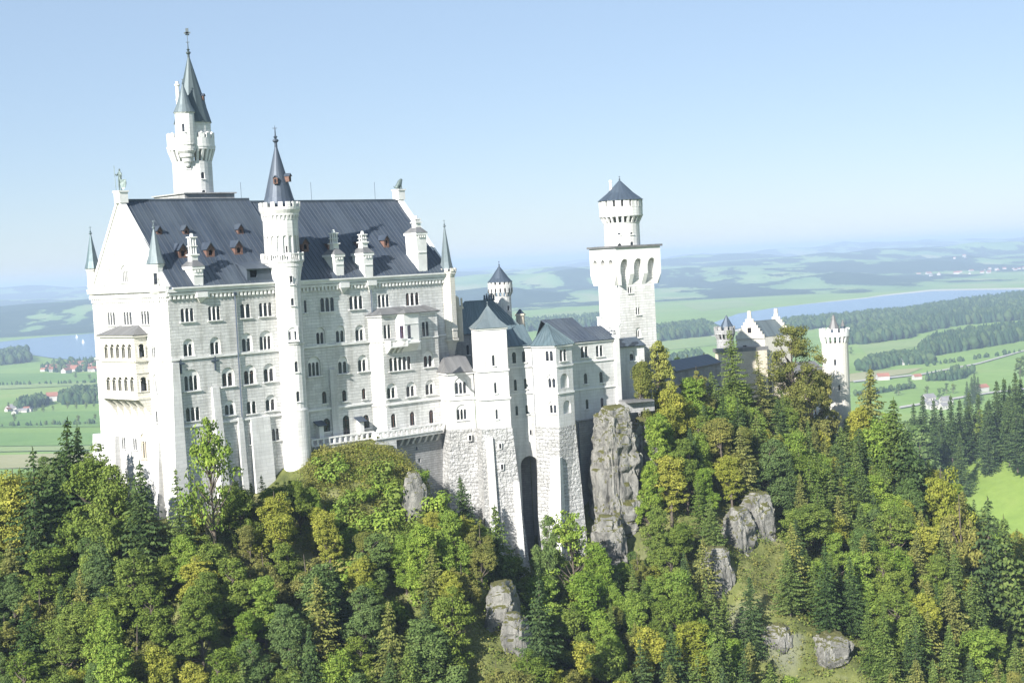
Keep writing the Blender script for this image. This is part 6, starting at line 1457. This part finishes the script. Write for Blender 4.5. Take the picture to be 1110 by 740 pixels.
ground_cover('mound_scrub', 500, 'olive', mound, .95, 4, (.8, 1.7), 60, .28, box=(-36, -10, 205, 252))
rs = np.random.RandomState(5)
def bush_mesh(seed, leafk):
    r = np.random.RandomState(seed); cs = r.normal(size=(9, 3)) * np.array([.9, .9, .35]) + [0, 0, .9]; c = []; n_ = []
    for q in cs:
        d = r.normal(size=(110, 3)); d /= np.linalg.norm(d, axis=1, keepdims=True); c.append(q + d * r.uniform(.5, 1, (110, 1)) * .75); n_.append(d + [0, 0, .4])
    c = np.concatenate(c); V, Q = quads_from(c, np.concatenate(n_), r.uniform(.18, .34, len(c)), r.uniform(.14, .28, len(c)), r); return np_mesh('bush', V, Q, [LEAF[leafk]])
bm_ = [bush_mesh(1, 'bright green'), bush_mesh(2, 'mid green'), bush_mesh(3, 'olive')]
bushes = []
for px, Y, s_, k_ in [(352, 238, 1.5, 0), (368, 239, 1.3, 0), (385, 241, 1.2, 1), (345, 234, 1.4, 1), (362, 233, 1.3, 0), (392, 236, 1.5, 0), (410, 241, 1.6, 0), (425, 242, 1.5, 1), (438, 240, 1.6, 2), (405, 235, 1.3, 2), (420, 236, 1.5, 1), (378, 230, 1.6, 0), (398, 228, 1.7, 1), (430, 232, 1.9, 1), (446, 236, 2.0, 1), (360, 226, 1.7, 1), (341, 228, 1.8, 2), (415, 226, 1.8, 0), (448, 229, 1.9, 0)]:
    X = (px - 540) / F * Y; o = link('bush', bm_[k_]); o.location = (X, Y, tz(X, Y) - .2); o.scale = (s_, s_, s_ * .9); o.rotation_euler.z = rs.uniform(0, 6); tag(o, 'x', 'bush', 'bushes on the grassy mound'); bushes.append((px, Y, k_, o))
for i in range(64):
    px = rs.uniform(332, 458); Y = rs.uniform(218, 244.5); s_ = rs.uniform(.8, 2.4); k_ = rs.choice([0, 0, 1, 1, 2]); X = (px - 540) / F * Y
    if front(np.array([X]), np.array([Y]))[0] < .5: continue
    o = link('bush', bm_[k_]); o.location = (X, Y, tz(X, Y) - .2); o.scale = (s_, s_, s_ * .95); o.rotation_euler.z = rs.uniform(0, 6); tag(o, 'x', 'bush', 'bushes on the grassy mound'); bushes.append((px, Y, k_, o))
bushes.sort(key=lambda b: b[0]); cnt = {}
for px, Y, k_, o in bushes:
    key = (('fresh green', 'mid green', 'olive')[k_], 'top' if Y > 237 else 'middle' if Y > 231 else 'lower front'); cnt.setdefault(key, []).append(o)
for (a, b_), L in cnt.items():
    for i, o in enumerate(L): o['label'] = ('' if len(L) == 1 else ORD[i] + ' from left, ') + f'{a} bush on the {b_} of the grassy mound'

# ================================================================== ROCKS
def rock_mat():
    m, nt, b = mat('grey limestone rock'); tc = N(nt, 'ShaderNodeTexCoord'); g = N(nt, 'ShaderNodeNewGeometry')
    mp = N(nt, 'ShaderNodeMapping'); mp.inputs['Scale'].default_value = (1, 1, .45); nt.links.new(tc.outputs['Object'], mp.inputs[0])
    n = noise(nt, .55, mp.outputs[0], 10, .7); c = ramp(nt, n, [(.3, (.07, .068, .06)), (.43, (.22, .215, .195)), (.57, (.38, .37, .335)), (.75, (.50, .47, .41))])
    n2 = noise(nt, .25, tc.outputs['Object'], 5); sx = N(nt, 'ShaderNodeSeparateXYZ'); nt.links.new(g.outputs['Normal'], sx.inputs[0])
    ad = N(nt, 'ShaderNodeMath', operation='MULTIPLY_ADD'); nt.links.new(n2, ad.inputs[0]); ad.inputs[1].default_value = .9; nt.links.new(sx.outputs[2], ad.inputs[2])
    moss = ramp(nt, ad.outputs[0], [(.92, (0, 0, 0)), (1.05, (1, 1, 1))]); nt.links.new(mixc(nt, c, (.13, .13, .035), moss), b.inputs['Base Color']); b.inputs['Roughness'].default_value = .95
    bp = N(nt, 'ShaderNodeBump'); bp.inputs['Distance'].default_value = 1.2; nt.links.new(noise(nt, 1.1, mp.outputs[0], 12, .8), bp.inputs['Height']); nt.links.new(bp.outputs[0], b.inputs['Normal']); return m
MAT['rock'] = rock_mat()
def rock(c, sx, sy, sz, seed, label, sub=5, rot=0.0, zs=1.0):
    bm = bmesh.new(); bmesh.ops.create_icosphere(bm, subdivisions=sub, radius=1)
    off = Vector((seed * 7.3, seed * 3.1, seed * 1.7))
    for v in bm.verts:
        p = v.co.copy(); q = Vector((p.x * sx, p.y * sy, p.z * sz)); pw = Vector((abs(p.x) ** .6 * math.copysign(1, p.x), abs(p.y) ** .6 * math.copysign(1, p.y), abs(p.z) ** .75 * math.copysign(1, p.z)))
        w_ = mnoise.fractal((q + off) * .16, 1.0, 2.1, 5) ; r = mnoise.ridged_multi_fractal((q + off) * .22, 1.0, 2.2, 4, 1.0, 2.0); c_ = mnoise.voronoi((q + off) * .28)[0]; w2 = mnoise.fractal((q + off) * .9, 1.0, 2.1, 3); st = mnoise.ridged_multi_fractal(Vector((q.x * .75, q.y * .75, q.z * .16)) + off, 1.0, 2.2, 4, 1.0, 2.0); ld = math.sin(q.z * 1.3 + 3 * w_)
        k_ = 1 + .22 * w_ + .10 * (r - 1) - .06 * (c_[1] - c_[0] < .12) + .10 * w2 - .11 * (st - 1) + .035 * ld
        v.co = Vector((pw.x * sx * k_ * (1 - .12 * p.z), pw.y * sy * k_ * (1 - .12 * p.z), pw.z * sz * (1 + .1 * w_) + w2 * .4))
    me = bpy.data.meshes.new('rock_outcrop'); bm.to_mesh(me); bm.free(); me.materials.append(MAT['rock']); o = bpy.data.objects.new('rock_outcrop', me); COL.objects.link(o); o.location = c; o.rotation_euler.z = rot
    tag(o, label, 'rock', 'bare limestone rocks on the castle slope'); return o
p = at(668, 520, 265); rock(p, 3.7, 4.6, 13.0, 1, 'tall grey rock pillar carrying the end of the wing, tufts of dry grass', 6, .4)
p = at(698, 500, 271); rock(p, 2.4, 4.0, 8, 9, 'grey rock shoulder right of the tall rock pillar', 5, .2)
p = at(660, 590, 258.5); rock(p, 3.0, 3.0, 5.0, 5, 'pale rock step at the foot of the tall rock pillar', 5)
def on_ground(px, py):
    d = ray(px, py); Ys = np.arange(150, 345, .5); P = d[None, :] * (Ys / d[1])[:, None]; T = terrain(P[:, 0], P[:, 1]); i = np.argmax(P[:, 2] < T); return P[i]
def rk(px, py, Y, sx, sy, sz, seed, label):
    p = on_ground(px, py) if Y > 241 or Y < 232 else at(px, py, Y); p = p + np.array([0, 1.0, sz * .1]) if Y > 241 or Y < 232 else p; rock(p, sx, sy, sz, seed, label, 5, seed)
rk(449, 538, 239, 1.2, 1.8, 4.2, 2, 'dark grey rock in the shade right of the grassy mound')
rk(545, 672, 228, 2.3, 3.0, 5.0, 3, 'pale rock below the stair turret spruces'); rk(558, 700, 222, 1.8, 2.4, 4.5, 6, 'narrow pale rock slab low under the stair turret')
rk(803, 590, 284, 3.0, 3.0, 6.0, 7, 'white rock cliff below the tallest spruce')
rk(903, 708, 264, 3.2, 2.6, 3.0, 8, 'pale rock low on the right slope near the bottom edge'); rk(822, 570, 288, 2.6, 3, 5.5, 10, 'small white rock right of the cliff below the tallest spruce')
rk(780, 632, 262, 2.6, 2.6, 5.5, 14, 'pale cliff below the white rock cliff, beside the open grassy strip'); rk(845, 694, 268, 2.2, 2.2, 2.4, 12, 'flat grassy rock low on the slope below the gatehouse')

# ================================================================== VALLEY: woods, trees, houses
def blob_forest(name, pts, n, hr, seed, z=None, conifer_share=.6, hill=False):
    rs = np.random.RandomState(seed); W = np.array([onz(x, y, ZP)[:2] if not hill else at(x, y, hill)[:2] for x, y in pts]); lo, hi = W.min(0), W.max(0); out = []
    def inside(P):
        c = np.zeros(len(P), bool); j = len(W) - 1
        for i in range(len(W)):
            a, b_ = W[i], W[j]; m = ((a[1] > P[:, 1]) != (b_[1] > P[:, 1])) & (P[:, 0] < (b_[0] - a[0]) * (P[:, 1] - a[1]) / (b_[1] - a[1] + 1e-9) + a[0]); c ^= m; j = i
        return c
    P = rs.uniform(lo, hi, (n * 14, 2)); P = P[inside(P)][:n]; V = []; Q = []; M_ = []; k_ = 0
    for x, y in P:
        h = rs.uniform(*hr); c = rs.rand() < conifer_share; zb = ZP - 1.5; a0 = rs.uniform(0, 6.28)
        prof = [(.24, .0), (.26, .22), (.17, .5), (.10, .75), (.015, 1.0)] if c else [(.12, .02), (.36, .28), (.40, .55), (.28, .82), (.05, 1.0)]
        s = 6
        for r_, t in prof:
            for i in range(s):
                a = a0 + 6.283 * i / s; rr = r_ * h * rs.uniform(.7, 1.3); V.append((x + rr * math.cos(a), y + rr * math.sin(a), zb + t * h + rs.normal() * .02 * h))
        for j in range(len(prof) - 1):
            for i in range(s): Q.append((k_ + j * s + i, k_ + j * s + (i + 1) % s, k_ + (j + 1) * s + (i + 1) % s, k_ + (j + 1) * s + i)); M_.append(0 if c else 1)
        k_ += s * len(prof)
    o = link(name, np_mesh(name, V, Q, [MAT['farcon'], MAT['fardec']], M_)); return tag(o, kind='stuff')
def farleaf(name, a, b_):
    m, nt, b = mat(name); g = N(nt, 'ShaderNodeNewGeometry'); tc = N(nt, 'ShaderNodeTexCoord')
    c = mixc(nt, ramp(nt, g.outputs['Random Per Island'], [(0, a), (1, b_)]), ramp(nt, noise(nt, .25, tc.outputs['Object'], 4, .7), [(.35, (.6, .6, .6)), (.65, (1.3, 1.3, 1.3))]), .9, 'MULTIPLY'); nt.links.new(c, b.inputs['Base Color']); b.inputs['Roughness'].default_value = 1; b.inputs['Specular IOR Level'].default_value = 0; return m
MAT['farcon'] = farleaf('distant conifers', (.022, .05, .024), (.045, .08, .035)); MAT['fardec'] = farleaf('distant broadleaf trees', (.04, .075, .03), (.075, .11, .04))
fr_ = [('woods', [(1010, 336), (1060, 328), (1125, 320), (1125, 345), (1040, 352), (1000, 360), (960, 352), (985, 342)], 1500, (18, 28), 1, .85), ('woods', [(905, 364), (960, 352), (1000, 360), (985, 366), (940, 372), (905, 374)], 420, (16, 26), 2),
       ('woods', [(998, 383), (1015, 372), (1060, 364), (1125, 356), (1125, 366), (1060, 377), (1005, 386)], 700, (16, 26), 3, .85), ('woods', [(845, 352), (900, 347), (950, 342), (1005, 337), (1000, 343), (950, 348), (900, 354), (850, 360)], 700, (14, 24), 4),
       ('woods', [(928, 400), (945, 392), (985, 386), (1010, 388), (1012, 393), (970, 395), (940, 403)], 260, (10, 18), 5),
       ('woods', [(-40, 392), (0, 384), (30, 382), (32, 392), (0, 396)], 200, (18, 28), 6), ('woods', [(64, 434), (80, 427), (112, 425), (112, 436), (70, 438)], 190, (14, 20), 7), ('woods', [(18, 440), (48, 434), (52, 438), (20, 445)], 90, (10, 18), 8),
       ('woods', [(40, 400), (60, 394), (112, 390), (112, 401), (60, 404)], 90, (10, 18), 9), ('woods', [(712, 395), (760, 385), (765, 392), (720, 402)], 120, (12, 20), 10), ('woods', [(710, 360), (765, 354), (780, 362), (712, 370)], 500, (16, 26), 11),
       ('woods', [(560, 352), (650, 345), (650, 353), (560, 360)], 400, (16, 26), 12), ('woods', [(1000, 412), (1030, 404), (1060, 402), (1040, 412)], 30, (8, 14), 13),
       ('hedge', [(925, 428), (990, 419), (990, 420), (925, 429)], 26, (5, 9), 14), ('hedge', [(-20, 461), (105, 458), (105, 459), (-20, 462)], 30, (4, 8), 15), ('hedge', [(-20, 417), (105, 414), (105, 414.6), (-20, 417.6)], 26, (5, 9), 16), ('hedge', [(1000, 396), (1110, 380), (1110, 380.8), (1000, 397)], 24, (5, 9), 17), ('hedge', [(925, 352), (985, 346), (985, 346.6), (925, 352.6)], 30, (6, 10), 18)]
for q_ in fr_: blob_forest(q_[0], q_[1], int(q_[2] * 1.7), q_[3], q_[4], conifer_share=.85 if len(q_) > 5 else .6)
# single valley conifers and trees right of the castle, on the meadow hill
mc = [conifer(401, 12, 2.6, 'dark needles', dens=1.1, gap=.42, start=.02), conifer(402, 11, 2.2, 'dark needles', dens=1.1, gap=.42, start=.02), conifer(403, 13, 2.9, 'dark needles', dens=1.1, gap=.44, start=.02)]
md_ = [broad(404, 14, 10, 'mid green', n_cl=40, per=60, ls=.7), broad(405, 12, 10, 'blue green', n_cl=40, per=60, ls=.7)]
rs = np.random.RandomState(31); VT = []
def vt(px, py_top, Y, kind, hgt=None, zb=None):
    p = at(px, py_top, Y); x, y = p[0], p[1]
    if zb is None: zb = max(float(terrain(np.array([x]), np.array([y]))[0]), ZP - 1.5)
    me, bh = (mc[kind % 3], [12, 11, 13][kind % 3]) if kind < 3 else (md_[kind % 2], [14, 12][kind % 2])
    h = max(8, min(27, p[2] - zb)) if hgt is None else hgt
    if hgt is None: zb = p[2] - h
    r = empty('spruce_tree' if kind < 3 else 'broadleaf_tree', (x, y, zb), None, 'tree', 'valley trees behind the right ridge'); s = h / bh; r.scale = (s, s, s); r.rotation_euler.z = rs.uniform(0, 6)
    for nm, m_ in zip(('trunk', 'crown'), me): link(nm, m_, r)
    VT.append((px, py_top, kind, r))
top = [(990, 437), (1000, 428), (1012, 432), (1020, 440), (1030, 428), (1040, 432), (1050, 424), (1060, 426), (1072, 432), (1080, 412), (1088, 410), (1094, 416), (1100, 403), (1106, 410), (1114, 406)]
for i, (x, y) in enumerate(top): vt(x, y, 680 + 10 * (i % 4), i % 3)
for i in range(32):
    x = rs.uniform(985, 1118); y0 = np.interp(x, [985, 1050, 1075, 1118], [446, 438, 430, 418]) + rs.uniform(2, 30); vt(x, y0, rs.uniform(655, 710), rs.randint(3) if rs.rand() < .8 else 3 + rs.randint(2))
for x, y in [(1053, 408), (1056, 404), (1060, 408), (1048, 413)]: vt(x, y, 1500, 0)
for x, y in [(1105, 386), (1111, 384)]: vt(x, y, 1700, 3)
for x, y in [(986, 412.5), (974, 421), (1005, 421), (1026, 419), (1033, 419), (940, 412), (922, 377), (1018, 425)]: vt(x, y, abs(ZP) * F / (y + 6 - np.interp(x, [0, 1110], [312, 255])) , 3 + int(x) % 2, hgt=14, zb=ZP - 1.5)
for x, y in [(9, 436), (38, 441), (47, 442), (57, 440), (73, 438), (83, 438.5), (93, 438), (102, 436), (15, 452), (85, 454), (103, 450), (82, 405), (97, 407)]: vt(x, y, abs(ZP) * F / (y + 4 - np.interp(x, [0, 1110], [312, 255])), 3 + int(x) % 2, hgt=rs.uniform(9, 15), zb=ZP - 1.5)
for x, y in [(734, 385), (745, 386), (763, 383), (752, 389)]: vt(x, y, 420, 1)
VG = {}
for px, py, k_, r in VT:
    zn = 'at the left village road' if px < 200 else 'beyond the low range' if px < 800 else 'in the open right valley fields' if py < 430 and px < 1075 and r.scale[0] < 1.2 and py < 424 else 'in the valley wood at the right edge'; rw = 'upper' if py < 432 else 'middle' if py < 448 else 'lower'
    VG.setdefault(('spruce' if k_ < 3 else 'round tree', ('blackish', 'slim dark', 'mid green')[k_ % 3] if k_ < 3 else ('greyish', 'green')[k_ % 2], rw, zn), []).append((px, r))
TENS = {20: 'twenty', 30: 'thirty'}
for (kd, tn, rw, zn), L in VG.items():
    L.sort(key=lambda t: t[0])
    for i, (px, r) in enumerate(L): r['label'] = ('' if len(L) == 1 else (ORD[i] if i < 12 else ['thirteenth', 'fourteenth', 'fifteenth', 'sixteenth', 'seventeenth', 'eighteenth'][min(5, i - 12)]) + ' from left, ') + f'{tn} {rw} {kd} {zn}'

# houses
def house_mesh(w_, d_, h_, rh, roofm, wallm='farplaster'):
    b = MB(); a = np.array([-w_ / 2, -d_ / 2]); x = np.array([w_, 0]); y = np.array([0, d_]); c = [a, a + x, a + x + y, a + y]; b.prism(c, -2, h_, top=False)
    m0, m1 = (c[0] + c[3]) / 2, (c[1] + c[2]) / 2
    b.face([(*c[3], h_), (*c[0], h_), (*m0, h_ + rh)]); b.face([(*c[1], h_), (*c[2], h_), (*m1, h_ + rh)]); e = np.array([0, .6]); f = np.array([.6, 0])
    roof_poly(b, [(*(c[0] - e - f), h_ - .3), (*(c[1] - e + f), h_ - .3), (*(m1 + f), h_ + rh), (*(m0 - f), h_ + rh)], 1, .25); roof_poly(b, [(*(c[3] + e - f), h_ - .3), (*(c[2] + e + f), h_ - .3), (*(m1 + f), h_ + rh), (*(m0 - f), h_ + rh)], 1, .25)
    for i in range(3): b.box((-w_ / 2 + w_ * (i + .5) / 3, -d_ / 2 - .02, h_ * .5), 1.2, .1, 1.5, m=2)
    o = b.build('house', [wallm, roofm, 'void']); me = o.data; bpy.data.objects.remove(o); return me
HM = [house_mesh(14, 10, 5.5, 4, 'redroof'), house_mesh(18, 11, 6, 4.5, 'redroof'), house_mesh(12, 9, 5, 3.5, 'greyroof'), house_mesh(22, 13, 7, 5, 'redroof')]
def far_depth(x, y): return onz(x, y, ZP)
def houses(poly, n, seed, label, group, kinds=(0, 1, 2, 3), onhill=False, sc0=1.0):
    r = np.random.RandomState(seed); k_ = 0
    xs_ = [p[0] for p in poly]; ys_ = [p[1] for p in poly]; tries = 0
    while k_ < n and tries < 4000:
        tries += 1; x = r.uniform(min(xs_), max(xs_)); y = r.uniform(min(ys_), max(ys_)); c = False; j = len(poly) - 1
        for i in range(len(poly)):
            if ((poly[i][1] > y) != (poly[j][1] > y)) and (x < (poly[j][0] - poly[i][0]) * (y - poly[i][1]) / (poly[j][1] - poly[i][1]) + poly[i][0]): c = not c
            j = i
        if not c: continue
        q = onz(x, y, ZP); zz_ = ZP - 1.2
        if onhill:
            for _ in range(6):
                zz_ = float(hillz(np.array([q[0]]), np.array([q[1]]))[0]); q = onz(x, y, zz_)
        o = bpy.data.objects.new('house', HM[kinds[r.randint(len(kinds))]]); COL.objects.link(o); o.location = (q[0], q[1], zz_); o.rotation_euler.z = r.choice([0, .4, 1.57, 1.2, -.3]); s_ = r.uniform(.8, 1.25) * sc0; o.scale = (s_, s_, s_)
        tag(o, label, 'house', group); k_ += 1
houses([(46, 402), (60, 396), (98, 395), (107, 400), (104, 403), (60, 404)], 34, 1, 'tiny red roofed house in the village across the left fields', 'houses of the left village', (0, 1, 3), sc0=.9)
houses([(-2, 447), (6, 441), (28, 440), (34, 446), (10, 449)], 14, 2, 'tiny white house of the hamlet at the far left edge', 'houses of the left hamlet', (2, 0), sc0=.75)
houses([(985, 441), (1000, 434), (1032, 432), (1034, 441), (1000, 446)], 8, 3, 'long pale farm building half hidden by dark valley trees', 'valley buildings right', (2,), sc0=1.0)
houses([(990, 299), (1020, 288), (1060, 283), (1115, 281), (1115, 294), (1060, 297), (1010, 300)], 130, 4, 'tiny house of the far town across the right lake', 'houses of the far town', (0, 1, 2, 3), True, 1.15)
houses([(1025, 281), (1045, 276), (1070, 274), (1072, 278), (1030, 283)], 22, 5, 'tiny pale house on the far hill above the town', 'houses on the far hill', (2, 0), True, 1.2)
houses([(920, 298), (960, 294), (965, 297), (925, 301)], 14, 6, 'tiny house of the hamlet beyond the right lake', 'houses of the far hamlet', (0, 2), True, 1.1)
def single(px, py, k_, s_, rz, label):
    q = onz(px, py, ZP - 1.2); r = empty('farmhouse', q, label, 'house'); r.rotation_euler.z = rz; r.scale = (s_, s_, s_); me = HM[k_]
    b = MB(); w_, d_, h_, rh = [(14, 10, 5.5, 4), (18, 11, 6, 4.5), (12, 9, 5, 3.5), (22, 13, 7, 5)][k_]; c = [np.array(p) for p in ((-w_ / 2, -d_ / 2), (w_ / 2, -d_ / 2), (w_ / 2, d_ / 2), (-w_ / 2, d_ / 2))]; m0, m1 = (c[0] + c[3]) / 2, (c[1] + c[2]) / 2
    b.prism(c, -2, h_, top=False); b.face([(*c[3], h_), (*c[0], h_), (*m0, h_ + rh)]); b.face([(*c[1], h_), (*c[2], h_), (*m1, h_ + rh)]); o = b.build('wall', 'farplaster'); o.parent = r
    b = MB(); f = np.array([.7, 0]); e = np.array([0, .7])
    for cc0, cc1, sg in ((c[0], c[1], -1), (c[3], c[2], 1)): roof_poly(b, [(*(cc0 + e * sg - f), h_ - .3), (*(cc1 + e * sg + f), h_ - .3), (*(m1 + f), h_ + rh), (*(m0 - f), h_ + rh)], 0, .25)
    o = b.build('roof', 'redroof' if k_ != 2 else 'greyroof'); o.parent = r
single(60, 434, 3, 1.2, .2, 'large red roofed farm with white walls between the trees on the left plain'); single(1064, 424, 3, .75, .5, 'small red roofed farm beside the valley road right'); single(994, 411, 0, .8, .3, 'brown hut alone on the green right meadow')
single(957, 411.5, 1, .9, .1, 'long low reddish barn right of the gate tower'); single(984, 357, 3, 1.3, .4, 'red roofed farm at the edge of the far right wood'); single(982, 395, 2, 1.2, .2, 'grey barn in front of the hedge wood'); single(1010, 384, 2, 1.0, .6, 'small pale barn under the long wood on the right')
# sails on the left lake
for x, y, lb in [(83, 366, 'white sail of the farther boat on the left lake'), (90, 371.5, 'white sail of the nearer boat on the left lake')]:
    q = onz(x, y, ZP + .4); bt = empty('sailing_boat', q, lb, 'boat'); b = MB(); b.prism([q[:2] + np.array(p) for p in ((-4, -1), (4, -1), (5.5, 0), (4, 1), (-4, 1))], q[2] - .4, q[2] + .9); b.build('hull', 'plaster', bt)
    b = MB(); b.face([(q[0] - 3.2, q[1], q[2] + 1.5), (q[0] + .3, q[1] + .3, q[2] + 1.5), (q[0] + .3, q[1] + .1, q[2] + 13)]); b.face([(q[0] + .6, q[1], q[2] + 1.5), (q[0] + 4.2, q[1] + .2, q[2] + 1.5), (q[0] + .4, q[1] + .1, q[2] + 11.5)]); b.beam((q[0] + .3, q[1] + .1, q[2] + .9), (q[0] + .3, q[1] + .1, q[2] + 13.4), .15, .15); b.build('sail', 'sail', bt)

# visitors at the gatehouse
pj = [(0, 0, .95), (0, 0, 1.2), (0, 0, 1.42), (0, 0, 1.53), (0, -.01, 1.68), (-.2, 0, 1.4), (-.26, 0, 1.15), (-.25, -.06, .9), (.2, 0, 1.4), (.26, 0, 1.15), (.25, -.06, .9), (-.1, 0, .88), (-.11, 0, .48), (-.12, .02, .06), (-.12, -.12, .04), (.1, 0, .88), (.11, -.04, .48), (.12, 0, .06), (.12, -.14, .04)]
pe = [(0, 1), (1, 2), (2, 3), (3, 4), (2, 5), (5, 6), (6, 7), (2, 8), (8, 9), (9, 10), (0, 11), (11, 12), (12, 13), (13, 14), (0, 15), (15, 16), (16, 17), (17, 18)]
pm = skin_fig('person', pj, pe, [.15, .14, .16, .06, .11, .07, .055, .045, .07, .055, .045, .1, .075, .05, .045, .1, .075, .05, .045], 0, 'cloth')
rs = np.random.RandomState(8)
for i in range(16):
    a = P2(864 + i * 2.6 + rs.uniform(-1, 1), 463, 322 + rs.uniform(-1.5, 1.5)); o = link('person', pm); o.location = (*a, zf(468, a)); o.rotation_euler.z = rs.uniform(0, 6); tag(o, 'visitor in dark clothing standing in the queue below the gatehouse', 'person', 'visitors waiting at the gatehouse')
g_ = P2(884, 468, 322); b = MB(); gt3 = [P2(858, 468, 319), P2(910, 468, 321), P2(908, 466, 328), P2(860, 466, 328)]; b.prism(gt3, zf(480, g_), zf(468, g_) - .0); tag(b.build('path', 'gravel'), kind='structure')
